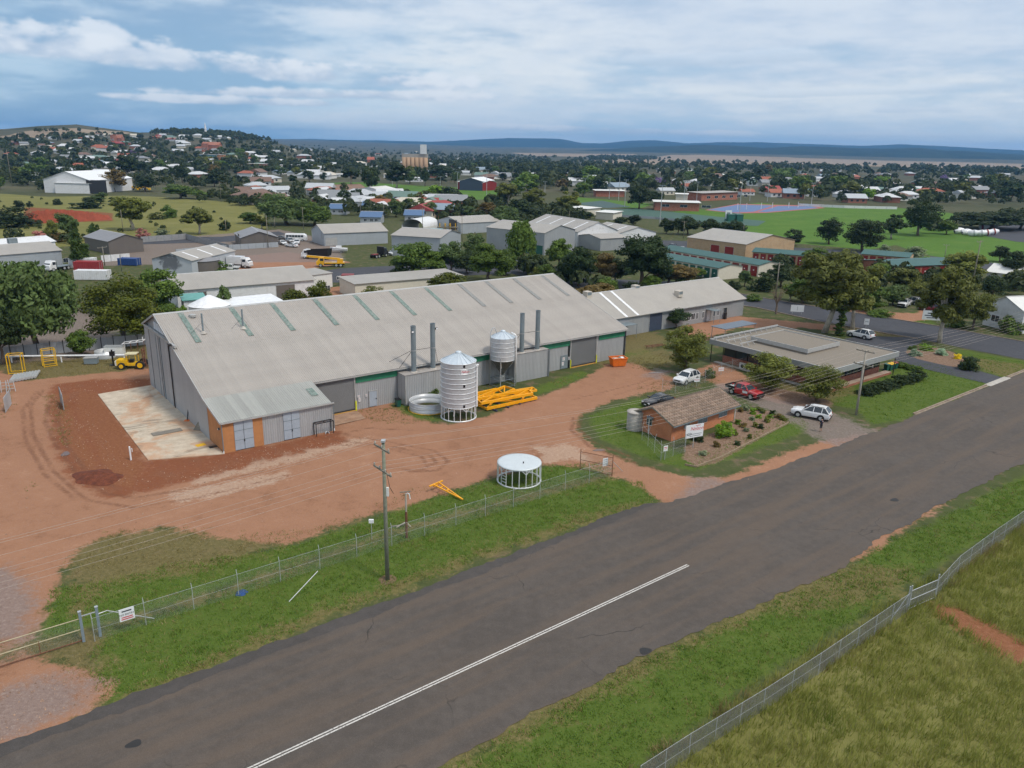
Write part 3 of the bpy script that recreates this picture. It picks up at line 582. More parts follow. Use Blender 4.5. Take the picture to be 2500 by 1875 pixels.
def build_shed():
    T = thing('warehouse', 'long corrugated iron shed with green skylight strips and concrete slab at its gable', 'warehouse', SHO, SHA)
    w = .762; nx = 87
    up = slope_sheet('roof_sheet', w, 3, 15.2, sprof(15.2)+.036, 24, 11.0, M_sheet); lo = slope_sheet('roof_sheet', w, 3, 4.85, 4.61, 15.26, sprof(15.26)+.03, M_sheet)
    for i in range(nx):
        linkmesh('roof_sheet', up, T, (i*w-.2, 0, 0)); linkmesh('roof_sheet', lo, T, (i*w-.2, 0, 0))
    ls = slope_sheet('roof_sheet', w, 3, -.18, 3.51, 5.3, sprof(5.3)+.055, M_leansheet)
    for i in range(17): linkmesh('roof_sheet', ls, T, (i*w*.976-.2, 0, 0))
    MB().add([(-.2, 24, 11.0), (66.1, 24, 11.0), (66.1, 30.9, 8.52), (-.2, 30.9, 8.52)], [(0,1,2,3)]).build('rear_roof', M_roof, T)
    MB().prism([(-.22, 23.7, 10.93), (-.22, 24.0, 11.08), (-.22, 24.3, 10.93)], (66.4, 0, 0)).build('ridge_cap', M_trim, T)
    # verge trims down the two gables
    for x in (-.24, 66.05):
        q = MB()
        for a, b_ in (((-.2, 3.47), (5.25, 4.66)), ((5.25, 4.66), (24, 10.95)), ((24, 10.95), (30.9, 8.5))):
            if x > 60 and a[0] < 5: continue
            q.beam((x, a[0], a[1]), (x, b_[0], b_[1]), .1, .24)
        q.build('verge_trim', M_trim, T)
    # gutters and fascia
    g = MB(); g.add([(12.5, 4.84, 4.60), (66.1, 4.84, 4.60), (66.1, 4.70, 4.60), (12.5, 4.70, 4.60), (12.5, 4.84, 4.44), (66.1, 4.84, 4.44), (66.1, 4.70, 4.44), (12.5, 4.70, 4.44)], [(4,5,1,0),(7,6,5,4)][::-1] + [(2,6,7,3)])
    g.build('gutter', M_trim, T)
    MB().box(12.4, 66.1, 4.86, 4.95, 4.50, 4.62).build('gutter_shade_strip', M_dark, T)  # dark strip painting in the shade under the eave, behind the gutter
    MB().box(-.2, 12.75, -.3, -.18, 3.36, 3.5).build('gutter', M_trim, T)
    # skylights
    sk = slope_sheet('skylight', .7, 3, 16.4, sprof(16.4)+.065+.03, 23.6, sprof(23.6)+.065+.02, M_sky_green, .02); sg = sk.copy(); sg.materials[0] = M_sky_grey
    for i, x in enumerate((3.0, 9.5, 15.1, 21.3, 27.5, 33.6, 39.7, 46.0, 51.3, 57.1, 63.3)): linkmesh('skylight', sk if i < 6 or i == 6 else sg, T, (x-.4, 0, .02))
    linkmesh('skylight', slope_sheet('skylight', .8, 3, 1.8, sprof(1.8)+.08, 3.6, sprof(3.6)+.08, M_sky_green, .02), T, (11.0, 0, .02))
    # front wall sheets
    for i in range(62):
        x = 12.75+i*.85
        if x+.85 > 65.6: break
        if (12.6 < x+.42 < 18.0) or (53.9 < x+.42 < 59.4): continue
        linkmesh('wall_sheet', WS.setdefault('f', wall_sheet_mesh('wall_sheet', .85, 3, (4.4, 4.4), M_wsheet)), T, (x, 5.25, 0))
    MB().box(12.6, 65.5, 5.27, 5.35, 0.0, 4.5).build('wall_frame', M_dark, T)
    for a, b_ in ((18.2, 24.1), (33.5, 42.0), (48.3, 53.8), (59.9, 65.5)):
        MB().box(a, b_, 5.13, 5.215, 3.55, 4.42).build('green_fascia', M_green, T)
    # roller doors with ochre sills, jambs
    for a, b_ in ((12.9, 17.9), (54.0, 59.2)):
        D = MB().box(a, b_, 5.06, 5.12, .12, 4.35).build('roller_door', M_roller, T)
        MB().box(a, b_, 5.0, 5.05, .12, .3).build('bottom_rail', M_dark, D); MB().box(a, b_, 4.85, 5.12, .0, .11).build('sill', M_ochre, D)
        for x in (a-.16, b_+.02):
            MB().box(x, x+.14, 4.98, 5.2, 0, 4.4).build('jamb', M_trim, D)
        MB().box(b_+.03, b_+.2, 4.88, 4.97, 0, 1.3).build('jamb_guard', M_lime, D)
        if a > 50: MB().box(a-.16, a, 4.88, 4.97, 0, 1.3).build('jamb_guard', M_lime, D)
    d = MB().box(20.0, 21.06, 5.13, 5.19, .1, 2.12).build('door', M_bluegrey_door, T)
    for bx in ((19.94, 20.0, .1, 2.18), (21.06, 21.12, .1, 2.18), (19.94, 21.12, 2.12, 2.2)): MB().box(bx[0], bx[1], 5.1, 5.2, bx[2], bx[3]).build('door_frame', M_trim, d)
    MB().box(20.9, 20.98, 5.05, 5.12, 1.0, 1.12).build('handle', M_dark, d)
    d = MB().box(52.1, 53.5, 5.13, 5.19, .1, 2.15).build('door', M_stack, T)
    notice_m = paint('notice_white', (.7,.7,.7), .5)
    for x, z, ww, hh in ((18.35, 1.6, .35, .3), (18.45, 1.05, .3, .5), (19.45, 1.55, .25, .35), (52.4, 1.35, .45, .5), (52.3, .6, .4, .55), (53.6, 1.3, .22, .5)):
        n_ = MB().box(x, x+ww, 5.09, 5.12, z, z+hh).build('notice', notice_m, T)
        for k in range(3): MB().box(x+.05, x+ww-.05, 5.082, 5.088, z+hh*(.2+.25*k), z+hh*(.28+.25*k)).build('print_line', paint('print_grey', (.15,.15,.17), .6) if k < 2 else paint('print_red', (.5,.05,.04), .6), n_)
    # annexes with twin stacks
    for a, b_, y0, z0, hs in ((24.1, 33.5, 3.2, 4.02, ((25.9, 10.15), (28.8, 10.15))), (42.1, 48.2, 3.55, 4.1, ((43.6, 9.85), (46.45, 9.95)))):
        A = MB().box(a+.04, b_-.04, y0+.04, 5.1, 0, z0-.03).build('annex', M_dark, T)
        me = wall_sheet_mesh('wall_sheet', .76, 3, (z0-.02, z0-.02), M_wsheet); k = int((b_-a)/.76)
        for i in range(k): o = linkmesh('wall_sheet', me, A, (a+i*(b_-a)/k, y0, 0), None, ((b_-a)/k/.76, 1, 1))
        for i in range(2):
            o = linkmesh('wall_sheet', me, A, (a, 5.1-i*.95, 0), R_(-90), (1.2, 1, 1)); o = linkmesh('wall_sheet', me, A, (b_, 5.1-(i+1)*.95, 0), R_(90), (1.2, 1, 1))
        MB().box(a-.05, b_+.05, y0-.08, 5.12, z0, z0+.05).build('annex_roof', M_roof, A)
        MB().box(a-.02, a+.1, y0-.1, y0-.035, 0, z0-.02).build('corner_flashing', M_trim, A)
        for x, zt in hs:
            s = MB().cyl(x, 4.0, z0+.05, zt, .33, 20, None, False)
            s.cyl(x, 4.0, zt-.8, zt-.02, .30, 20, None, False)
            s = s.build('exhaust_stack', M_stack, T, True)
            MB().lathe([(.33, zt-.06), (.36, zt-.06), (.36, zt), (.30, zt)], 20, x, 4.0).build('rim', M_stack, s)
            MB().lathe([(.48, z0+.05), (.36, z0+.18), (.33, z0+.18)], 16, x, 4.0).build('base_flashing', M_conc, s)
            MB().lathe([(.335, 6.9), (.36, 6.9), (.36, 6.98), (.335, 6.98)], 20, x, 4.0).build('clamp_band', M_trim, s)
        zb = 6.95; (xa, _), (xb, _) = hs
        MB().tube([(xa+.33, 4, zb), (xb-.33, 4, zb+.0)], .03, 5).build('tie_rod', M_dark, T)
        for p0, p1 in (((xa-.33, 4, zb), (xa-2.2, 6.5, sprof(6.5)+.05)), ((xa-.2, 4, zb), (xa-1.6, 4.9, 4.65)), ((xb+.33, 4, zb), (xb+1.3, 4.95, 4.68))):
            MB().tube([p0, p1], .028, 5).build('tie_rod', M_dark, T)
        if a < 30:
            for x, dx in ((25.9, -.35), (28.8, .38)):
                L = MB().box(x+dx-.16, x+dx+.16, 3.55, 3.75, 9.35, 9.6).build('floodlight', M_dark, T)
                MB().box(x+dx-.14, x+dx+.14, 3.52, 3.548, 9.37, 9.58).build('lens', M_white, L)
    # roof flues, cowl, floodlight on verge
    for x, y in ((4.1, 18.3), (9.1, 18.3)):
        z = sprof(y); s = MB().cyl(x, y, z, z+2.6, .11, 10).build('roof_flue', M_stack, T)
        MB().lathe([(.4, z+.04), (.13, z+.4)], 12, x, y).build('flashing', M_conc, s)
        for dx, dy in ((-1.5, .2), (.9, .3)): MB().tube([(x, y, z+1.5), (x+dx, y+dy, sprof(y+dy)+.05)], .015, 4).build('guy_wire', M_dark, T)
    MB().lathe([(.42, sprof(22.4)+.05), (.45, sprof(22.4)+.35), (.3, sprof(22.4)+.42), (0.01, sprof(22.4)+.45)], 16, 4.1, 22.4).build('roof_vent', M_trim, T)
    L = MB().box(-.55, -.25, 16.3, 16.7, 8.5, 8.75).build('floodlight', M_dark, T); MB().tube([(-.2, 16.5, 8.2), (-.35, 16.5, 8.5)], .03, 5).build('bracket', M_white, L)
    L = MB().box(-.45, -.27, -.1, .1, 2.75, 3.0).build('floodlight', M_dark, T); MB().box(-.47, -.455, -.08, .08, 2.78, 2.9).build('lens', M_white, L)
    # lean-to front: orange boards and blue-grey double doors
    MB().box(.04, 12.55, .06, .14, 0, 3.4).build('wall_frame', M_dark, T)
    for a, b_ in ((0.0, 1.2), (3.28, 4.36)): MB().box(a, b_, -.01, .055, 0, 3.38).build('orange_panel', M_orangewall, T)
    for a, b_ in ((1.2, 3.28), (6.68, 8.6)):
        mid = (a+b_)/2
        for u, v in ((a+.02, mid-.012), (mid+.012, b_-.02)):
            D = MB().box(u, v, -.05, .05, .08, 3.34).build('door_leaf', M_bluegrey_door, T)
            for zz in (1.2, 2.28): MB().box(u, v, -.062, -.052, zz-.03, zz+.03).build('seam_bar', M_stack, D)
        MB().box(mid-.06, mid+.06, -.1, -.06, .95, 1.2).build('latch', M_dark, T); MB().box(mid-.015, mid+.015, -.07, -.055, .1, 3.3).build('lock_rod', M_dark, T)
    for a, b_ in ((4.36, 6.68), (8.62, 12.5)):
        k = round((b_-a)/.8)
        for i in range(k): linkmesh('wall_sheet', WS.setdefault('l', wall_sheet_mesh('wall_sheet', .8, 3, (3.36, 3.36), M_wsheet)), T, (a+i*(b_-a)/k, .03, 0), None, ((b_-a)/k/.8, 1, 1))
    MB().box(12.5, 12.62, -.04, .1, 0, 3.4).build('corner_flashing', M_trim, T)
    for x, y in ((-.08, -.1), (12.7, -.12)):
        D = MB().cyl(x, y, .3, 3.4, .055, 8).build('downpipe', M_stack, T); MB().cyl(x, y, 0, .3, .07, 8).build('pipe_shoe', M_white, D)
    for i in range(7): linkmesh('wall_sheet', WS.setdefault('s', wall_sheet_mesh('wall_sheet', .75, 3, (3.5, 3.5), M_wsheet)), T, (12.56, i*.75, 0), R_(90))
    # gable wall: orange to y 4.9, then sheets, big sliding door leaves behind a rail
    MB().add([(.0, -.0, 0), (0, 4.9, 0), (0, 4.9, sprof(4.9)-.05), (0, 0, 3.48)], [(0,3,2,1)]).build('orange_panel', M_orangewall, T)
    n = 33; y = 4.9
    for i in range(n):
        y1 = 4.9+(30.6-4.9)*(i+1)/n; za, zb = sprof(y)-.06, sprof(y1)-.06
        if y > 15.5: za = zb = min(8.45, za, zb)
        me = wall_sheet_mesh('wall_sheet', y1-y, 3, (zb, za), M_wsheet)
        linkmesh('wall_sheet', me, T, (-.02 if i < 17 else (-.10 if i % 6 < 3 else -.04), y1, 0), R_(-90)); y = y1
    pts = [(.12, yy, sprof(yy)-.05) for yy in (15.5, 19, 24, 27, 30.6)]
    MB().add(pts+[(.12, 30.6, 8.3), (.12, 15.5, 8.3)], [tuple(range(6, -1, -1))]).build('upper_gable', M_wall_y, T)
    MB().box(-.25, .02, 15.4, 30.9, 8.45, 8.7).build('door_rail', M_trim, T)
    for yy in (18.35, 22.6, 24.6): MB().box(-.16, -.1, yy, yy+.14, .05, 8.45).build('door_edge', M_dark if yy < 19 else M_stack, T)
    wdw = MB().box(.04, .1, 20.9, 25.7, 8.85, 9.75).build('gable_window', M_acry, T)
    for k in range(1, 4): MB().box(.02, .038, 20.9+1.2*k-.03, 20.9+1.2*k+.03, 8.85, 9.75).build('glazing_bar', M_trim, wdw)
    MB().add([(66.0, 5.3, 0), (66.0, 30.6, 0)]+[(66.0, yy, sprof(yy)-.05) for yy in (30.6, 24, 5.3)], [(0,1,2,3,4)]).build('end_wall', M_wall_y, T)
    MB().add([(0, 30.6, 0), (66, 30.6, 0), (66, 30.6, 8.5), (0, 30.6, 8.5)], [(3,2,1,0)]).build('rear_wall', M_wall, T)
WS = {}
build_shed()
# concrete apron slab against the gable, cast in bays
def build_slab():
    c = [P(239, 963), P(362, 1124), SH(-.05, -.25), SH(-.05, 30.2)]
    m, t, b, o = newmat('stained_slab'); co = coords(t)
    nA = t.noise(co, .22, 5, .6, .8); nB = t.noise(co, .9, 5, .62, .5); nD = t.noise(co, 9., 3, .6)
    mp = t.add('ShaderNodeMapping', {0: co}); mp.vector_type = 'TEXTURE'; mp.inputs['Rotation'].default_value = (0, 0, SHA); mp.inputs['Scale'].default_value = (3., 1., 1.); nS = t.noise(mp, .5, 5, .6, .8)
    col = t.mix(t.mr(nB, .3, .7), (.44,.36,.27), (.57,.49,.38)); col = t.mix(t.math('MULTIPLY', t.mr(nA, .46, .62), .75), col, (.47,.25,.13))
    col = t.mix(t.math('MULTIPLY', t.mr(nS, .56, .66), .7), col, (.19,.15,.11)); col = t.mix(t.math('MULTIPLY', t.mr(nD, .55, .75), .25), col, (.30,.26,.22))
    t.put(b.inputs['Base Color'], col); b.inputs['Roughness'].default_value = .7
    S = tag(bpy.data.objects.new('concrete_slab', None), kind='structure'); COL.objects.link(S)
    A, B_, C, D = c; n = 5
    for i in range(n):
        f0, f1 = i/n+.001, (i+1)/n-.001
        q = [A.lerp(B_, f0), A.lerp(B_, f1), D.lerp(C, f1), D.lerp(C, f0)]
        mb = MB(); mb.prism([(p.x, p.y, -.1) for p in q], (0, 0, .17)); mb.build('slab_bay', m, S)
    struct(sheet('door_ramp', [SH(12.9, 4.8), SH(18.0, 4.8), SH(17.6, 1.6), SH(12.9, 1.2)], M_conc2, .05, .05, .6))
M_conc2 = paint('muddy_concrete', (.33,.21,.14), .9, var=.25, scale=.9, dirt=(.22,.11,.06), dirt_amt=.6)
build_slab()
# heap of red earth beside the slab
def mound(name, c, r, h, mat, seed=1):
    rnd = np.random.RandomState(seed); n, k = 28, 9; mb = MB(); vs_ = [(0, 0, h)]
    for i in range(1, k+1):
        for j in range(n):
            a = 2*math.pi*j/n; rr = r*i/k*(1+.18*math.sin(a*2+seed)+.1*math.sin(a*5)); f = i/k
            vs_.append((rr*math.cos(a), rr*math.sin(a)*.8, h*(1-f*f)*(1-f*.3)+(rnd.rand()-.5)*h*.22*(1-f)-.06*f))
    fs = [(0, 1+j, 1+(j+1) % n) for j in range(n)]
    for i in range(k-1):
        for j in range(n): fs.append((1+i*n+j, 1+(i+1)*n+j, 1+(i+1)*n+(j+1) % n, 1+i*n+(j+1) % n))
    o = mb.add(vs_, fs).build(name, mat, None, True); o.location = c; return o
M_redsoil = paint('red_soil', (.125,.035,.016), .95, var=.4, scale=2.2, bump=.6)
tag(mound('earth_mound', P(238, 1165), 2.6, .55, M_redsoil, 3), 'low heap of dark red earth at the corner of the tyre tracks', 'earth mound')
# ---------------------------------------------------------------- trees
def np_mesh(name, verts, faces, mats, mi=None, smooth_=False):
    verts = np.asarray(verts, np.float32); faces = np.asarray(faces, np.int32); k = faces.shape[1]
    me = bpy.data.meshes.new(name); me.vertices.add(len(verts)); me.vertices.foreach_set('co', verts.ravel())
    me.loops.add(faces.size); me.loops.foreach_set('vertex_index', faces.ravel()); me.polygons.add(len(faces))
    me.polygons.foreach_set('loop_start', np.arange(0, faces.size, k)); me.polygons.foreach_set('loop_total', np.full(len(faces), k))
    for m in mats: me.materials.append(m)
    if mi is not None: me.polygons.foreach_set('material_index', mi)
    if smooth_: me.polygons.foreach_set('use_smooth', np.ones(len(faces), bool))
    me.update(); return me
def leaf_quads(C, N, size, rnd, aspect=1.6, droop=0.):
    """C centres, N normals -> leaf shaped quads"""
    n = len(C); T = rnd.normal(size=(n, 3)); T[:, 2] -= droop
    N = N/np.maximum(np.linalg.norm(N, axis=1, keepdims=True), 1e-6)
    T -= N*np.sum(T*N, 1, keepdims=True); T /= np.maximum(np.linalg.norm(T, axis=1, keepdims=True), 1e-6); B = np.cross(N, T)
    s = size*(.6+.8*rnd.rand(n, 1)); a = s*aspect/2
    V = np.stack([C-T*a, C+B*s*.5, C+T*a, C-B*s*.5], 1).reshape(-1, 3)
    return V, np.arange(4*n).reshape(-1, 4)
def crown_points(kind, rnd, n, h0, h1, rad, clumps, cr):
    """clumps of leaves filling a crown between heights h0..h1"""
    cz, rz = (h0+h1)/2, (h1-h0)/2; cs = []
    while len(cs) < clumps:
        d = rnd.normal(size=3); d /= np.linalg.norm(d); q = rnd.rand()**.45*.86
        if kind in ('round', 'pine', 'broad') and d[2] < -.62: continue
        c = d*q
        if kind == 'column': c = np.array([rnd.normal()*.35, rnd.normal()*.35, rnd.uniform(-1, 1)]); c[:2] *= 1.0-.5*max(0., c[2])
        if kind == 'cone': zf = (c[2]+1)/2; c[:2] *= (1.05-zf)
        if kind == 'pine': c[:2] *= 1.0-.35*max(c[2], 0)
        cs.append((c[0]*rad, c[1]*rad, cz+c[2]*rz))
    cs = np.array(cs); k = rnd.randint(0, clumps, n); d = rnd.normal(size=(n, 3)); d /= np.linalg.norm(d, axis=1, keepdims=True)
    d[:, 2] = np.where(d[:, 2] < 0, d[:, 2]*.7, d[:, 2])
    sz = cr*(.65+.7*rnd.rand(clumps)); rr = sz[k]*(rnd.rand(n)**.33)
    C = cs[k] + d*rr[:, None]*np.array([1, 1, .75]); N = d + rnd.normal(size=(n, 3))*.45 + np.array([0, 0, .25])
    if kind == 'weep': C[:, 2] -= (rnd.rand(n)**2)*np.hypot(C[:, 0], C[:, 1])/rad*(h1-h0)*.35; N = N*np.array([1, 1, .4])
    return C, N, cs, sz
LM = {
 'gum': leafmat('gum_leaves', (.066,.084,.024), .42, (.03,.012,0)), 'gumbrown': leafmat('gum_brown_leaves', (.085,.072,.030), .4, (.03,.0,0)), 'pepper': leafmat('pepper_leaves', (.052,.080,.034), .4, (.01,.02,0)),
 'round': leafmat('dark_round_leaves', (.044,.058,.010), .42, (.02,.015,0)), 'green': leafmat('fresh_leaves', (.055,.092,.022), .4, (.015,.02,0)), 'pine': leafmat('pine_needles', (.020,.036,.014), .4), 'cypress': leafmat('cypress_leaves', (.030,.052,.012), .35),
 'olive': leafmat('olive_leaves', (.085,.105,.028), .4, (.02,.01,0)), 'lightpine': leafmat('light_pine', (.05,.085,.018), .4, (.02,.02,0)), 'dark': leafmat('dark_leaves', (.022,.036,.015), .45), 'purple': leafmat('jacaranda', (.10,.075,.19), .3), 'pink': leafmat('oleander', (.30,.14,.15), .4), 'grey': leafmat('grey_leaves', (.12,.15,.11), .3),
 'teal': leafmat('silver_bush', (.15,.23,.19), .25), 'yellow': leafmat('yellow_bush', (.45,.36,.02), .25), 'lime': leafmat('lime_bush', (.09,.16,.02), .35), 'dead': M_bark}
TREEMESH = {}
def tree_meshes(kind, variant, detail):
    """unit prototypes: height 10 m, crown radius set by kind"""
    key = (kind, variant, detail)
    if key in TREEMESH: return TREEMESH[key]
    rnd = np.random.RandomState(zlib_(kind)+variant*17+int(detail*10))
    shape, rad, h0, clumps, cr, leaf, n, bark, asp, mat = {
     'gum': ('free', 4.0, 2.3, 46, 1.02, .30, 6400, M_barkpale, 2.2, 'gum'), 'gumbrown': ('free', 4.0, 1.6, 36, 1.3, .33, 6400, M_bark, 2.0, 'gumbrown'),
     'pepper': ('weep', 4.2, 2.2, 40, 1.35, .30, 8400, M_bark, 2.4, 'pepper'), 'round': ('low', 4.6, .4, 60, 1.3, .27, 7600, M_bark, 1.3, 'round'),
     'green': ('free', 4.2, .8, 42, 1.45, .30, 7600, M_bark, 1.6, 'green'), 'pine': ('pine', 4.0, .1, 56, 1.25, .30, 8000, M_bark, 1.8, 'pine'), 'lightpine': ('pine', 4.4, .0, 44, 1.2, .28, 7600, M_bark, 1.6, 'lightpine'),
     'cone': ('cone', 2.4, -.6, 40, 1.0, .26, 4600, M_bark, 1.5, 'cypress'), 'cypress': ('column', 1.15, -.6, 60, .5, .2, 6000, M_bark, 1.5, 'cypress'),
     'olive': ('low', 4.6, .2, 60, 1.35, .27, 7000, M_bark, 1.5, 'olive'), 'dark': ('round', 4.4, .2, 46, 1.5, .32, 6000, M_bark, 1.5, 'dark'),
     'bush': ('round', 5.4, -4.5, 50, 1.7, .42, 5200, M_bark, 1.4, 'green'), 'purple': ('round', 5.0, .6, 26, 1.7, .45, 2600, M_bark, 1.3, 'purple')}[kind]
    n = int(n*detail); leaf = leaf*min(2.6, (1/detail)**.5); clumps = max(8, int(clumps*min(1, .45+.55*detail)))
    C, N, cs, sz = crown_points(shape, rnd, n, h0, 10.0-.3*cr, rad-.35*cr, clumps, cr)
    C[:, 2] = np.clip(C[:, 2], .05, 10.2)
    V, F = leaf_quads(C, N, leaf, rnd, asp, .5 if shape == 'weep' else 0)
    crown = np_mesh('crown', V, F, [LM[mat]])
    mb = MB(); sides = 8 if detail > .5 else 5
    top = h0+(10-h0)*.55; b0 = .26 if kind not in ('cypress', 'bush') else .14
    px, py = 0., 0.; pts = [(0, 0, -.2)]
    for i in range(1, 6): px += rnd.normal()*.16; py += rnd.normal()*.16; pts.append((px, py, top*i/5))
    mb.tube(pts, [b0*1.25, b0, b0*.9, b0*.75, b0*.55, b0*.3], sides)
    if detail > .3:
        for c in cs[:14 if shape == 'free' else 8]:
            q = rnd.rand()*.5+.25; i = int(q*5); s0 = Vector(pts[i]).lerp(Vector(pts[min(i+1, 5)]), q*5-i); e = Vector(c); mid = s0.lerp(e, .5)+Vector((0, 0, .5))
            mb.tube([s0, mid, e], [b0*.42, b0*.28, .04], 5)
    trunk = mb.mesh('trunk', [bark], True)
    TREEMESH[key] = (trunk, crown); return TREEMESH[key]
def zlib_(s): return sum((i+1)*ord(c) for i, c in enumerate(s)) % 9973
RADOF = {'gum': 4.0, 'gumbrown': 4.0, 'pepper': 4.2, 'round': 4.6, 'green': 4.2, 'pine': 4.0, 'lightpine': 4.4, 'cone': 2.4, 'cypress': 1.15, 'olive': 4.6, 'dark': 4.4, 'bush': 5.4, 'purple': 5.0}
def put_tree(kind, loc, h, width, label, group=None, detail=1.0, variant=None, name=None, mat=None):
    variant = random.randrange(3) if variant is None else variant
    tr, cr = tree_meshes(kind, variant, detail)
    T = thing(name or ('shrub' if kind == 'bush' else 'tree'), label, 'shrub' if kind == 'bush' else 'tree', loc, random.random()*6.28, group)
    s = width*1.14/2/RADOF[kind]; T.scale = (s, s, h/10.0)
    linkmesh('trunk', tr, T)
    c = linkmesh('crown', cr, T)
    if mat: own_mat(c, LM[mat])
    return T
def depth_of(p): return (Vector(p)-Vector((0, 0, CAMH))).dot(FW)
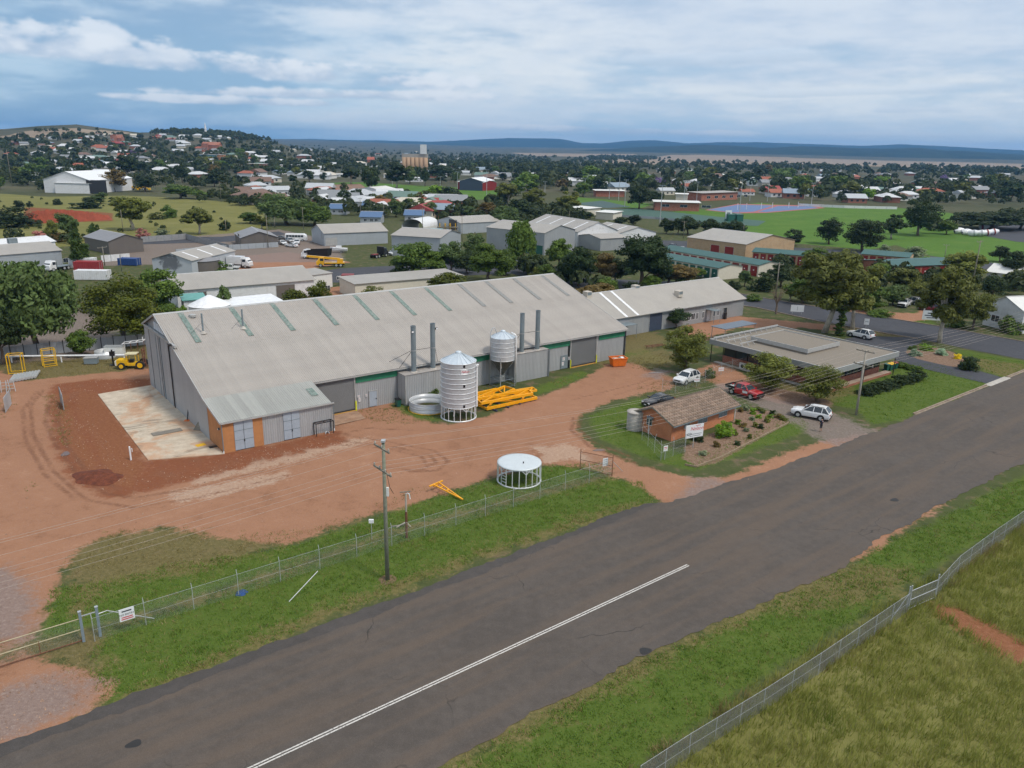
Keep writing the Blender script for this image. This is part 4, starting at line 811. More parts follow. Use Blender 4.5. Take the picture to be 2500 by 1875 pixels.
TREES = [  # kind, foot x, foot y, top y, crown width, phrase, detail, material
 ('pepper',96,864,623,185,'big weeping peppercorn tree growing behind the iron fence beside the yard',1.6,None), ('dark',8,890,745,110,'dark bushy tree cut off by the picture edge beside the peppercorn tree',1.,None),
 ('round',306,843,663,190,'dense dark olive tree with pale trunk behind the fence near the forklift',1.5,None), ('green',390,770,647,115,'fresh green tree rising behind the dark olive tree near the forklift',1.,None),
 ('gum',551,775,691,38,'slim sapling beside the white conical tank roof behind the long shed',.6,'pepper'), ('bush',511,772,722,30,'loose grey-green shrub behind the long shed ridge',.5,'gum'), ('bush',452,780,742,26,'bright green shrub peeping over the long shed ridge near the gable',.5,'lime'),
 ('cone',193,655,543,42,'tall narrow conifer beside the red shipping container',.8,'cypress'), ('cone',211,652,585,38,'shorter conifer beside the tall one near the red container',.7,'cypress'),
 ('bush',94,598,562,46,'pink flowering oleander behind the pale flat shed',.6,'pink'), ('bush',348,583,555,40,'pink flowering oleander behind the brown gabled shed',.6,'pink'), ('bush',398,580,548,36,'blue-grey shrub beside the pink oleander',.6,'grey'), ('bush',52,600,575,40,'dull green shrub at the end of the pale flat shed',.5,'dark'), ('bush',140,590,560,40,'rusty green shrub between oleander and conifer',.5,'gumbrown'), ('green',130,590,530,30,'young pale tree at the paddock edge beside the conifer',.6,'olive'),
 ('gum',325,562,464,94,'large broad gum tree alone in the golden paddock',1.2,'olive'), ('gum',486,572,505,72,'loose gum with white stem at the paddock edge',.9,None), ('bush',415,531,494,40,'round green bush in the middle of the golden paddock',.5,'green'), ('bush',385,535,515,40,'low grey-green bush beside the round bush in the paddock',.4,'gum'), ('bush',210,508,479,72,'broad dark thicket in the golden paddock',.6,'dark'), ('green',246,497,468,40,'grey-green tree at the end of the dark thicket',.5,'pepper'), ('bush',280,500,478,34,'dark bush between thicket and large gum',.4,'dark'),
 ('bush',38,553,500,100,'wide dark spreading tree beside the red cut bank',.7,'dark'), ('green',168,578,511,50,'mid green tree in front of the red cut bank',.7,'pepper'), ('cone',185,585,535,22,'thin dark conifer in front of the red cut bank',.5,None), ('bush',236,590,530,36,'bushy shrub on the paddock edge behind the brown gabled shed',.5,'cypress'), ('bush',550,562,533,28,'dark round bush by the grey dead stump at the paddock edge',.5,'dark'), ('bush',45,505,486,26,'small dark bush in the far paddock beside a lone shrub',.4,'dark'), ('bush',73,505,490,16,'tiny dark bush alone in the far paddock',.4,'dark'), ('bush',140,500,482,22,'small round bush in the golden paddock below the white hangar',.4,'dark'),
 ('gum',311,440,374,56,'tall dark gum beside the white hangar far across the paddock',.5,'dark'), ('dark',280,468,408,64,'broad brown-green tree at the end of the white hangar',.5,'gumbrown'), ('dark',356,468,424,58,'dense tree beside the yellow machines at the hangar',.5,'dark'), ('dark',446,446,398,36,'tall dark tree rising above the rooftops past the hangar',.5,'dark'), ('dark',68,452,412,58,'broad dark tree behind the white hangar in the far town',.5,'dark'), ('green',200,452,398,40,'dark tree above the hangar roof in the far town',.5,'dark'), ('green',440,485,446,74,'leafy broad tree at the corner of the town and paddock',.6,'green'), ('green',490,487,462,34,'small street tree at the paddock corner',.4,'green'),
 ('pepper',700,548,468,120,'huge rounded willow-like tree at the corner by the grey sheds',1.3,'pepper'), ('pepper',768,550,490,90,'second lower willow-like tree joined to the huge rounded one',1.,'green'), ('gum',905,482,397,50,'tall dense gum rising beside the sports field and ploughed strips',.7,'dark'), ('gum',858,450,403,46,'broad gum left along the field edge before the town shops',.6,'dark'), ('gum',968,460,392,62,'wide gum standing before the grain silos',.7,'dark'), ('dark',1038,455,404,28,'narrow dark tree before the grain silos',.5,'dark'), ('dark',1075,440,402,90,'broad dark trees-like crown beside the silos base',.6,'pine'), ('green',908,507,483,46,'bright green round tree among the blue roofed houses',.5,'green'), ('green',967,530,476,37,'tall round tree between blue roofs and street',.6,'pepper'), ('green',1067,524,493,40,'dark tree beside the teal roofed house',.5,'dark'), ('green',1073,488,452,36,'two-part tree standing on the oval edge',.5,'dark'), ('green',1117,488,470,22,'small tree on the oval edge beside the club house',.4,'dark'), ('dark',1188,532,489,48,'brownish tree behind the timber yard shed',.5,'gumbrown'), ('green',1142,532,500,42,'green tree behind the timber yard shed',.5,'pepper'), ('gum',1238,506,438,62,'large open gum behind the timber yard',.8,None), ('gum',1305,520,455,60,'gum with yellow-green crown beside the bowling green',.7,'olive'), ('gum',1385,530,462,66,'spreading gum with dead white limbs beside the bowling green',.8,None), ('dark',1300,545,500,90,'low dense tree mass behind the grey workshop roofs',.7,'dark'), ('green',988,478,464,15,'tiny round tree on the oval',.3,'dark'),
 ('green',1012,674,582,118,'leafy street tree with several stems beside the parked car',1.3,None), ('green',1100,667,579,66,'second leafy street tree beside the parked car',1.,'pepper'), ('green',1160,655,562,60,'tall pale green tree behind the street trees',.9,'pepper'), ('lightpine',1194,688,577,112,'dense bright green pine bulging above the long shed ridge',1.3,None), ('pepper',1272,655,522,72,'tall drooping light green tree on the back street',1.2,'green'),
 ('dark',720,765,702,66,'olive bush tree just above the long shed ridge',.8,'round'), ('round',780,765,681,68,'dark rounded tree next to the olive bush tree above the ridge',.9,None), ('olive',912,745,692,62,'yellow-green tree crown barely above the ridge by the flat grey roof',.8,None), ('lightpine',1095,730,661,116,'low spreading green tree above the ridge before the bright pine',.9,'round'),
 ('pine',1365,655,575,62,'dark green tree before the grey workshop doors',1.,'green'), ('pine',1412,699,594,80,'dark conifer between workshop and tall pine',1.1,None), ('gumbrown',1475,693,609,62,'brown-green gum with black trunk beside the tall pine',1.,None), ('pine',1565,705,550,128,'tallest dark pine standing behind the second shed',1.7,None), ('gumbrown',1448,760,683,96,'rust-topped gum at the end of the long shed',1.2,None), ('gum',1515,778,714,98,'open grey gum overhanging the second shed roof',1.2,'gum'), ('gumbrown',1632,695,640,84,'olive brown tree beside the green roofed storage units',1.,None), ('green',1650,692,655,50,'fresh green bush tree behind the second shed ridge',.7,'green'), ('green',1706,680,652,38,'green round tree at the end of the storage units',.6,None), ('bush',1310,690,650,50,'loose brownish shrubs-like bush above the ridge end',.6,'gum'), ('bush',1350,690,655,34,'second brownish bush above the ridge end',.5,'gum'),
 ('dark',1652,800,749,62,'dark green tree against the second shed wall',1.,'pine'), ('olive',1668,906,788,110,'rounded golden-green tree on the bare ground before the office',1.7,None), ('bush',1793,706,680,34,'dark shrub at the street end of the storage units',.5,'dark'), ('green',1817,700,655,36,'thin dark tree beside the white storage wall',.6,'pepper'), ('bush',1860,710,662,62,'dark bushes-like thicket beside the power pole on the street',.6,'dark'),
 ('green',1626,571,527,36,'clipped shade tree, first of the row along the field road',.6,'dark'), ('green',1655,573,527,34,'clipped shade tree, second of the row along the field road',.6,'dark'), ('green',1680,573,524,54,'clipped broad shade tree, third of the row along the field road',.6,'dark'), ('green',1738,579,529,54,'clipped shade tree standing alone in the gap of the row',.6,'dark'), ('green',1770,580,536,36,'clipped shade tree near the end of the field road row',.6,'dark'), ('green',1798,583,533,40,'last clipped shade tree of the field road row',.6,'dark'), ('green',1512,550,528,36,'small round tree beside the cream club building',.5,'dark'), ('green',1547,550,522,34,'small round tree beside the hockey pitch fence',.5,'dark'), ('green',1426,538,514,52,'low round tree before the cream club building',.5,'dark'), ('dark',1560,510,446,56,'dense dark tree cluster-like crown behind the hockey pitch',.6,'dark'), ('dark',1600,500,462,44,'tall tree on the hockey pitch far side',.5,'dark'),
 ('round',1938,600,556,49,'neat round tree alone at the field edge by white utes',.8,'dark'), ('round',2023,596,527,66,'rounded tree beside the white crossarm pole at the field',.9,'dark'), ('round',2106,614,525,104,'broad dark tree largest of the field edge group',1.1,'dark'), ('gum',2176,584,519,58,'greyer tree joined to the broad field edge group',.8,'dark'), ('round',2240,575,464,90,'tall handsome gum with bare trunk on the field boundary',1.1,'dark'),
 ('gum',2012,811,590,182,'biggest spreading gum in front of the office and street',2.2,'gum'), ('gum',2082,803,626,128,'leaning pale-trunked gum beside the columnar cypress',1.7,'gum'), ('gum',2294,837,638,128,'slender white-trunked gum in the garden island',1.5,'gum'), ('cypress',2050,820,730,27,'narrow columnar cypress beside the office',1.,None),
 ('bush',2232,636,600,56,'grey-green shrub at the playing field corner',.6,'grey'), ('bush',2191,634,615,40,'yellow-green shrub beside the green roof',.5,'lime'), ('bush',2264,642,622,44,'bright yellow-green shrub behind the green roof',.5,'lime'), ('bush',2159,624,594,34,'grey shrub at the end of the broad tree group',.5,'grey'), ('gumbrown',2350,690,612,92,'olive gum above the red brick units',1.,'olive'), ('dark',2470,690,610,70,'dark round tree near the white caravan sheds',.9,'dark'), ('gum',2478,700,655,60,'small open gum before the white caravan sheds',.8,None), ('dark',2373,803,698,78,'dense dark tree beside the white cottage wall',1.2,'gum'), ('bush',2470,812,760,60,'dark green shrub at the white cottage corner',.9,'green'), ('green',2180,745,690,60,'leafy tree behind the white utility and street',.9,'pepper'), ('dark',2240,735,680,60,'shady tree above the maroon car',.9,'gum'), ('gum',1930,735,690,56,'small tree over the street corner fence',.7,'olive'), ('dark',2420,560,510,150,'very wide dark tree beside the concrete mixer yard',.8,'dark'), ('dark',2310,572,535,44,'round bush tree at the corner of the mixer yard',.6,'green'), ('dark',2490,560,508,90,'dark spreading tree at the picture edge behind the mixer yard',.7,'dark'),
 ('olive',1878,952,855,128,'wide rounded tree close to the flat roofed office',1.7,None), ('olive',1996,982,886,116,'smaller twin tree before the office brick wall',1.7,None), ('bush',1733,922,896,28,'round shrub at the edge of the office car park',.7,'green'), ('bush',1767,1066,1023,48,'big clipped ball bush under the hut windows',.8,'lime'), ('bush',2234,868,849,32,'silvery low bush in the garden island',.6,'teal'), ('bush',2263,854,836,38,'fresh green low bush in the garden island',.6,'lime'), ('bush',2299,866,850,28,'pale silvery bush in the middle of the garden island',.6,'teal'), ('bush',2228,852,842,22,'dull green bush at the tip of the garden island',.6,'green'), ('bush',2337,875,858,19,'bright yellow bush in the garden island',.6,'yellow'), ('bush',2364,902,864,54,'large dark rounded bush at the garden island edge',.9,'dark'), ('bush',1703,1076,1055,32,'low dark shrub under the red lettered sign',.6,'dark'), ('bush',1058,978,938,30,'weedy shrub between tank and silo against the shed',.6,'green')]
BELT = [('dark',1300,672,612,70,'dark tree in the thick belt above the shed ridge end, beside the drooping tree'), ('green',1335,690,640,60,'mid green tree in the belt just above the ridge end'), ('pine',1385,690,622,56,'dense dark tree in the belt between two conifers'), ('gum',1440,668,612,62,'olive tree in the belt behind the brown-green gum'), ('dark',1500,690,625,70,'dark tree touching the tallest pine in the belt'), ('dark',1605,700,612,60,'shady tree on the street side of the tallest pine'), ('green',1590,712,670,50,'low green tree below the tallest pine'), ('gumbrown',1672,692,648,60,'brownish tree over the second shed ridge'), ('green',1480,720,672,60,'green tree between long shed end and pine belt'), ('dark',1540,728,680,54,'low dark tree over the second shed near its cooler'),
 ('green',1235,672,600,52,'narrow green tree between the bright pine and the drooping tree'), ('dark',1140,668,615,56,'dark street tree behind the low spreading crown'), ('green',1060,672,610,60,'third leafy street tree over the parked wagon'), ('dark',975,680,640,40,'small dark street tree at the kerb end'), ('gum',1290,598,540,54,'grey-green tree beside the pale gabled workshop roofs'), ('dark',1345,575,520,60,'dark tree behind the grey gabled workshop'), ('pepper',1230,560,500,66,'grey-green tree behind the white open bay shed'), ('dark',1270,540,480,70,'dark tree rising behind the workshops'), ('green',1180,560,520,40,'small green tree at the white open bay shed'),
 ('dark',1905,700,640,70,'dark tree under the biggest gum near the storage wall'), ('green',1960,740,670,80,'green understorey tree below the biggest gum'), ('dark',2060,745,670,90,'dark understorey tree between the two big gums'), ('green',2130,760,690,70,'green tree across the street from the leaning gum'), ('gum',2200,720,650,80,'olive tree between storage row and street'), ('dark',2260,720,660,70,'dark tree beside the garden island gum crown'), ('gum',2330,760,670,90,'olive gum beside the white cottage drive'), ('dark',2420,730,670,60,'dark tree behind the white cottage roof'), ('green',2140,690,640,60,'leafy tree hiding the storage row end'), ('dark',2440,640,598,50,'dark tree on the field edge above the white sheds'), ('green',1990,650,600,70,'green tree behind the biggest gum crown'), ('gum',2060,660,605,80,'pale gum behind the biggest gum crown'),
 ('bush',2150,772,752,60,'low hedge-like bush on the far street verge by the ute'), ('bush',2330,800,772,50,'low bush under the dense dark tree by the cottage'), ('bush',1840,735,715,40,'low bush at the street corner near the power pole'), ('dark',250,760,700,80,'dark tree behind the dense olive tree'), ('green',200,870,800,60,'bushy green tree against the iron fence'), ('dark',45,800,700,90,'dark tree behind the peppercorn tree'), ('green',420,790,735,60,'leafy tree close behind the gable of the long shed'), ('gum',640,560,525,40,'small gum at the huge willow-like tree edge'), ('green',610,545,515,50,'green tree at the paddock corner beside the willow-like tree'), ('dark',600,500,470,50,'dark tree at the town edge of the golden paddock'), ('green',660,500,470,40,'green street tree at the town edge')]
def build_trees():
    for i, (k, bx, by, ty, wp, lab) in enumerate(BELT):
        p = P(bx, by); put_tree(k, p, tall(bx, by, ty), wp*depth_of(p)/FPX, lab, None, .8 if by > 600 else .5, i % 3, None, None)
    for i, (k, bx, by, ty, wp, lab, det, mat) in enumerate(TREES):
        p = P(bx, by); w_ = wp*depth_of(p)/FPX; lab = lab.replace('trees-like', 'tree').replace('shrubs-like', 'shrub').replace('bushes-like', '').replace('cluster-like', '')
        put_tree(k, p, tall(bx, by, ty), w_, ' '.join(lab.split()), None, det, i % 3, None, mat)
    # leafless tree on the street verge
    p = P(1894, 767); mb = MB(); rnd = random.Random(5); h = tall(1894, 767, 690)
    T = thing('bare_tree', 'leafless forked tree on the grass beside the side street', 'tree', p)
    mb.tube([(0,0,0), (.05,.1,h*.25), (-.1,.1,h*.5)], [.25,.2,.15], 7).build('trunk', M_bark, T)
    for k in range(9):
        a = rnd.random()*6.28; l = h*(.35+.2*rnd.random()); s0 = Vector((0, .1, h*(.25+.25*rnd.random()))); e = s0+Vector((math.cos(a)*l*.5, math.sin(a)*l*.5, l))
        b_ = MB().tube([s0, s0.lerp(e, .5)+Vector((0,0,-.2)), e], [.09,.06,.02], 5)
        for q in range(4):
            s1 = s0.lerp(e, .4+.15*q); b_.tube([s1, s1+Vector((rnd.uniform(-.9,.9), rnd.uniform(-.9,.9), rnd.uniform(.3,1.2)))], [.03,.01], 4)
        b_.build('limb', M_bark, T)
build_trees()
# ---------------------------------------------------------------- buildings
M_cream = paint('cream_paint', (.60,.56,.47), .7, var=.06); M_offwhite = paint('offwhite_paint', (.66,.66,.63), .6, var=.06)
M_brownsheet = metalsheet('brown_cladding', (.145,.128,.115), 0, .3, .55, .06, None, 0, 0, .3); M_brownroof = metalsheet('brown_grey_roof', (.24,.235,.24), 0, .3, .5, .05, None, 0, 0, .3)
M_greysheet = metalsheet('pale_grey_cladding', (.36,.39,.42), 0, .3, .5, .06, None, 0, 0, .3); M_greyroof = metalsheet('beige_grey_roof', (.36,.335,.30), 0, .3, .5, .08, (.29,.25,.21), .4, 0, .3)
M_brick_cream = brickmat('cream_brick', (.42,.27,.14), (.47,.31,.17), (.40,.36,.30)); M_brick_red = brickmat('red_brick', (.30,.085,.045), (.36,.11,.06), (.36,.28,.22)); M_brick_orange = brickmat('orange_brick', (.46,.15,.06), (.52,.185,.08), (.46,.27,.17))
M_reddoor = paint('red_door', (.22,.022,.02), .5); M_greendoor = paint('green_door', (.02,.10,.075), .5); M_navy = paint('navy_sheet', (.045,.06,.095), .5); M_blueroof = paint('blue_roof', (.085,.15,.27), .5, var=.1)
M_whitewall = paint('white_wall', (.64,.65,.66), .6, var=.07, dirt=(.42,.40,.36), dirt_amt=.4)
def along(a, b_):
    d = (b_-a); return math.atan2(d.y, d.x), d.length
def opening(T, face, u0, u1, z0, z1, L, D, kind='window', mat=None):
    """window or door set in a wall of a building; face f,b,l,r"""
    def bx(m, a, c, e0, e1, za, zb):
        if face == 'f': return m.box(a, c, -e1, -e0, za, zb)
        if face == 'b': return m.box(a, c, D+e0, D+e1, za, zb)
        if face == 'l': return m.box(-e1, -e0, a, c, za, zb)
        return m.box(L+e0, L+e1, a, c, za, zb)
    if kind == 'window':
        fr = bx(MB(), u0-.06, u1+.06, .012, .05, z0-.06, z0); bx(fr, u0-.06, u1+.06, .012, .05, z1, z1+.06); bx(fr, u0-.06, u0, .012, .05, z0, z1); bx(fr, u1, u1+.06, .012, .05, z0, z1); bx(fr, (u0+u1)/2-.025, (u0+u1)/2+.025, .022, .05, z0, z1)
        W_ = bx(MB(), u0, u1, .006, .02, z0, z1).build('window', M_glass, T); fr.build('window_frame', mat or M_white, W_); return W_
    W_ = bx(MB(), u0, u1, .006, .05, z0, z1).build('roller_door' if kind == 'roller' else 'door', mat or M_roller, T)
    fr = bx(MB(), u0-.08, u0, .01, .08, z0, z1+.08); bx(fr, u1, u1+.08, .01, .08, z0, z1+.08); bx(fr, u0, u1, .01, .08, z1, z1+.08); fr.build('door_frame', M_trim, W_); return W_
def gable(name, label, cat, a, b_, D, eave, ridge, wm, rm, axis='x', ov=.3, opens=(), group=None, skyl=0, rpos=.5):
    """gabled building: a->b front base line, D depth away, ridge along front (x) or along depth (y)"""
    rz, L = along(a, b_); T = thing(name, label, cat, a, rz, group)
    mb = MB()
    if axis == 'x':
        y = D*rpos
        mb.add([(0,0,0),(L,0,0),(L,D,0),(0,D,0),(0,0,eave),(L,0,eave),(L,D,eave),(0,D,eave),(0,y,ridge),(L,y,ridge)], [(0,1,5,4),(2,3,7,6),(1,2,6,9,5),(3,0,4,8,7)])
        s1, s2 = [(-ov,-ov,eave-(ridge-eave)*ov/y),(L+ov,-ov,eave-(ridge-eave)*ov/y),(L+ov,y,ridge),(-ov,y,ridge)], [(L+ov,D+ov,eave-(ridge-eave)*ov/(D-y)),(-ov,D+ov,eave-(ridge-eave)*ov/(D-y)),(-ov,y,ridge),(L+ov,y,ridge)]
        cap = MB().prism([(-ov-.02, y-.22, ridge+.03), (-ov-.02, y, ridge+.16), (-ov-.02, y+.22, ridge+.03)], (L+2*ov+.04, 0, 0))
    else:
        x = L*rpos
        mb.add([(0,0,0),(L,0,0),(L,D,0),(0,D,0),(0,0,eave),(L,0,eave),(L,D,eave),(0,D,eave),(x,0,ridge),(x,D,ridge)], [(0,1,5,8,4),(2,3,7,9,6),(1,2,6,5),(3,0,4,7)])
        s1, s2 = [(-ov,D+ov,eave-(ridge-eave)*ov/x),(-ov,-ov,eave-(ridge-eave)*ov/x),(x,-ov,ridge),(x,D+ov,ridge)], [(L+ov,-ov,eave-(ridge-eave)*ov/(L-x)),(L+ov,D+ov,eave-(ridge-eave)*ov/(L-x)),(x,D+ov,ridge),(x,-ov,ridge)]
        cap = MB().prism([(x-.22, -ov-.02, ridge+.03), (x, -ov-.02, ridge+.16), (x+.22, -ov-.02, ridge+.03)][::-1], (0, D+2*ov+.04, 0))
    mb.build('wall', wm, T)
    for s in (s1, s2):
        r = MB(); r.prism([Vector(p)+Vector((0,0,.02)) for p in s], (0,0,.07)); R = r.build('roof', rm, T)
        if skyl:
            p0, p1, p2, p3 = [Vector(p)+Vector((0,0,.11)) for p in s]
            for k in range(skyl):
                f = (k+.6)/(skyl+.2); w_ = .35/(p1-p0).length; q = lambda ff, gg: p0.lerp(p1, ff).lerp(p3.lerp(p2, ff), gg)
                MB().quad(q(f-w_, .12), q(f+w_, .12), q(f+w_, .88), q(f-w_, .88)).build('skylight', M_white, R)
    cap.build('ridge_cap', M_trim, T)
    for o in opens: opening(T, o[0], o[1], o[2], o[3], o[4], L, D, *o[5:])
    return T
def flat(name, label, cat, a, b_, D, h, wm, rm, ov=.25, opens=(), fall=.3):
    rz, L = along(a, b_); T = thing(name, label, cat, a, rz)
    MB().add([(0,0,0),(L,0,0),(L,D,0),(0,D,0),(0,0,h),(L,0,h),(L,D,h+fall),(0,D,h+fall)], [(0,1,5,4),(2,3,7,6),(1,2,6,5),(3,0,4,7)]).build('wall', wm, T)
    k = fall*ov/D
    MB().prism([(-ov,-ov,h+.03-k),(L+ov,-ov,h+.03-k),(L+ov,D+ov,h+fall+.03+k),(-ov,D+ov,h+fall+.03+k)], (0,0,.1)).build('roof', rm, T)
    for o in opens: opening(T, o[0], o[1], o[2], o[3], o[4], L, D, *o[5:])
    return T
def eaveh(px, by, ty): return tall(px, by, ty)
def build_sheds():
    # second shed, end on to the long one
    a, b_ = SH(70.5, 15.7), SH(110.7, 15.7); rz, L = along(a, b_)
    T = gable('workshop', 'long low grey workshop with white skylight strips behind the long shed', 'shed', a, b_, 14.4, 3.55, 6.75, M_wall, M_greyroof, 'x', .35,
        [('f', 22.6, 23.6, .9, 2.1), ('f', 24.0, 25.0, .9, 2.1), ('f', 25.4, 26.0, .9, 2.1), ('f', 27.2, 27.8, .9, 2.1), ('f', 30.6, 31.2, .9, 2.1), ('f', 31.8, 32.4, .9, 2.1), ('f', 4.2, 5.2, .05, 2.2, 'door', M_whitewall), ('f', 28.6, 29.6, .05, 2.2, 'door', M_whitewall), ('f', 33.8, 34.8, .05, 2.2, 'door', M_glass), ('f', 12.2, 15.6, .05, 3.3, 'roller', M_navy)])
    for x in (6.0, 8.9): MB().add([(x-.3, -.3, 3.56), (x+.3, -.3, 3.56), (x+.3, 7.0, 6.82), (x-.3, 7.0, 6.82)], [(0,1,2,3)]).build('skylight', M_white, T)
    MB().box(11.6, 36.3, -.5, -.4, 3.45, 3.6).build('gutter', M_trim, T)
    for x, y, z in ((23.5, 3.2, 5.6), (2.5, 6.6, 6.9), (16.0, 7.6, 6.7)):
        C = MB().box(x-.6, x+.6, y-.6, y+.6, z-.6, z+.55).build('evaporative_cooler', paint('cooler_beige', (.52,.47,.40), .6), T); MB().box(x-.5, x+.5, y-.62, y-.605, z-.1, z+.45).build('louvre', M_stack, C); MB().box(x-.35, x+.35, y-.35, y+.35, z-1.0, z-.6).build('duct', M_trim, C)
    for x0, x1 in ((3.4, 6.8), (28.2, 30.2)):     # porch canopies
        A = MB().box(x0, x1, -2.2, -.02, 2.45, 2.52).build('porch_roof', M_stack, T)
        for x in (x0+.05, x1-.05): MB().cyl(x, -2.1, 0, 2.45, .04, 6).build('porch_post', M_stack, A)
    MB().box(33.6, 34.1, -.7, -.25, 0, 1.3).build('meter_box', M_dark, T)
    B = P
    # left side: pale flat-pitched shed, brown sheds, mural shed
    h = tall(155, 652, 611); T = gable('metal_shed', 'pale blue-grey shed with shallow roof at the picture edge', 'shed', B(-140, 680), B(155, 652), 15, h, h+1.6, M_greysheet, M_greyroof, 'x', .3, [('f', 27, 28.4, 1.2, 2.2), ('f', 12, 17, .1, 3.6, 'roller', M_greysheet)])
    MB().box(18, 20, 8.5, 10, h+1.6, h+2.9).build('roof_cooler', M_stack, T)
    gable('metal_shed', 'long white roofed shed behind the pale blue-grey one', 'shed', B(-140, 655), B(140, 627), 10, h, h+1.2, M_whitewall, M_whitewall, 'x')
    h = tall(270, 617, 586); gable('brown_shed', 'dark brown shed with grey gabled roof near the mural shed', 'shed', B(268, 621), B(352, 614), 17, h, h+1.7, M_brownsheet, M_brownroof, 'y')
    h = tall(590, 606, 581); gable('brown_shed', 'dark brown shed with grey roof beside the parked white bus', 'shed', B(590, 606), B(679, 603), 16, h, h+1.8, M_brownsheet, M_brownroof, 'y', .3, [('l', 3, 7, .1, 4, 'roller', M_brownsheet)])
    a, b_ = B(375, 669), B(471, 674); h = tall(375, 669, 632)
    mur, t, bs, o = newmat('mural_wall'); co = coords(t); q = t.add('ShaderNodeSeparateXYZ', {0: co})
    n = t.noise(co, .55, 6, .6, .6); e = t.math('SUBTRACT', 1.0, t.math('ADD', t.math('POWER', t.math('DIVIDE', t.math('SUBTRACT', q.outputs[0], 4.6), 3.4), 2.0), t.math('POWER', t.math('DIVIDE', t.math('SUBTRACT', q.outputs[2], 3.2), 2.3), 2.0)))
    mk = t.mr(t.math('ADD', t.math('MULTIPLY', e, .35), n), .52, .72); t.put(bs.inputs['Base Color'], t.mix(mk, (.42,.45,.48), (.13,.14,.155))); bs.inputs['Roughness'].default_value = .6
    gable('mural_shed', 'pale shed with a grey smoky cloud mural on its gable', 'shed', a, b_, (P(311, 645)-a).length, h, h+1.6, mur, M_greyroof, 'y', .25, (), None, 3)
    h = 3.6; T = gable('storage_building', 'long beige roofed building directly behind the long shed', 'building', B(436, 752), B(768, 722), 15, h, h+2.0, M_whitewall, M_greyroof, 'x', .4,
        [('f', 4, 5.6, .1, 2.9, 'roller', M_brownsheet), ('f', 20, 24, .1, 2.9, 'roller', M_brownsheet), ('f', 31, 32, .9, 2.0), ('f', 39, 41, .1, 2.9, 'roller', M_brownsheet)])
    flat('storage_building', 'cream flat box building at the end of the long beige roof', 'building', B(752, 708), B(812, 700), 7, 3.2, M_offwhite, M_greyroof, .2, [('f', 8, 9, 1.5, 2.3), ('f', 9.4, 10.2, 1.5, 2.3)])
    flat('storage_building', 'low flat grey roof between street and long shed ridge', 'building', B(868, 730), B(1130, 706), 9, 3.2, M_cream, M_greyroof, .3)
    a = B(793, 601); h = tall(793, 601, 570); gable('metal_shed', 'pale grey shed with beige roof beside the truck yard', 'shed', a, B(947, 594), (P(754, 590)-a).length, h, h+2.2, M_greysheet, M_greyroof, 'x', .3, [('l', 3, 8, .1, 4.2, 'roller', M_greysheet), ('f', .5, 4.2, .1, 2.6, 'roller', M_trim)])
    h = tall(957, 624, 574); gable('metal_shed', 'beige roofed shed half hidden by leafy street trees', 'shed', B(957, 624), B(1075, 632), 16, h, h+1.6, M_greysheet, M_greyroof, 'x')
    a = B(1125, 571); h = tall(1125, 571, 545); gable('metal_shed', 'white shed with open bay beside the timber racks', 'shed', a, B(1222, 565), 16, h, h+1.8, M_greysheet, M_greyroof, 'x', .3, [('l', 2.5, 8, .1, 5, 'roller', M_dark)])  # open bay drawn as a dark panel, its inside shade put into the colour
    # arched fabric shelter
    p = B(975, 566); p2 = B(1040, 570); rz, L = along(p, p2); T = thing('arched_shelter', 'white arched fabric shelter open to a dark red inside', 'shelter', p, rz)
    mb = MB(); R_a = L/2*.8; n = 14
    for z_, k in ((0, 1.0),): pass
    arc = [(L/2-R_a*math.cos(math.pi*i/n), 0, 2.3+R_a*.62*math.sin(math.pi*i/n)) for i in range(n+1)]
    vs_ = arc+[(x, 14, z) for x, y, z in arc]; mb.add(vs_, [(i, i+1, i+n+2, i+n+1) for i in range(n)]); mb.build('arch_roof', M_whitewall, T, True)
    MB().add([(x, 13.9, z) for x, y, z in arc], [tuple(range(n+1))]).build('rear_wall', M_reddoor, T)
    for x in (L/2-R_a-.15, L/2+R_a-.15): MB().box(x, x+.3, 0, 14, 0, 2.3).build('side_wall', M_offwhite, T)
    # workshops in front of the playing field
    a = B(1328, 623); h = tall(1328, 623, 569); gable('workshop', 'grey gabled workshop with green lower wall behind the trees', 'workshop', a, B(1402, 612), 24, h, h+1.9, M_wall, M_greyroof, 'y', .3, [('l', .5, 10, .1, 2.9, 'roller', M_greendoor), ('f', 7.8, 8.6, .1, 4.5, 'door', M_orangewall)])
    a = B(1409, 603); h = tall(1409, 603, 566); gable('workshop', 'large pale gabled workshop with open sliding doors', 'workshop', a, B(1506, 598), 34, h, h+3.0, M_whitewall, M_greyroof, 'y', .3, [('f', 2.0, 4.0, .1, 4.3, 'door', M_white), ('f', 4.1, 6.2, .1, 4.2, 'door', M_dark), ('f', 6.3, 8.3, .1, 4.3, 'door', M_white)], None, 4)  # dark middle panel paints the shade inside the open doorway
    h = tall(1465, 613, 583); gable('workshop', 'small grey workshop wing with plain walls', 'workshop', B(1465, 613), B(1530, 609), 12, h, h+.9, M_wall, M_greyroof, 'x')
    h = tall(1510, 592, 568); gable('workshop', 'beige roofed workshop with roof vent beside the pine', 'workshop', B(1510, 594), B(1600, 590), 20, h, h+2.0, M_whitewall, M_greyroof, 'y', .3, (), None, 2)
    # cream brick hall and storage rows with coloured doors
    a, b_ = B(1676, 611), B(1818, 631); h = 4.4
    gable('storage_hall', 'cream brick hall with wide beige roof and red roller doors', 'hall', a, b_, 27, h, h+2.3, M_brick_cream, M_greyroof, 'x', .3, [('f', 10.0, 13.4, .1, 3.0, 'roller', M_reddoor), ('f', 15.6, 19.0, .1, 3.0, 'roller', M_reddoor), ('f', 27.0, 30.8, .1, 3.0, 'roller', M_reddoor)])
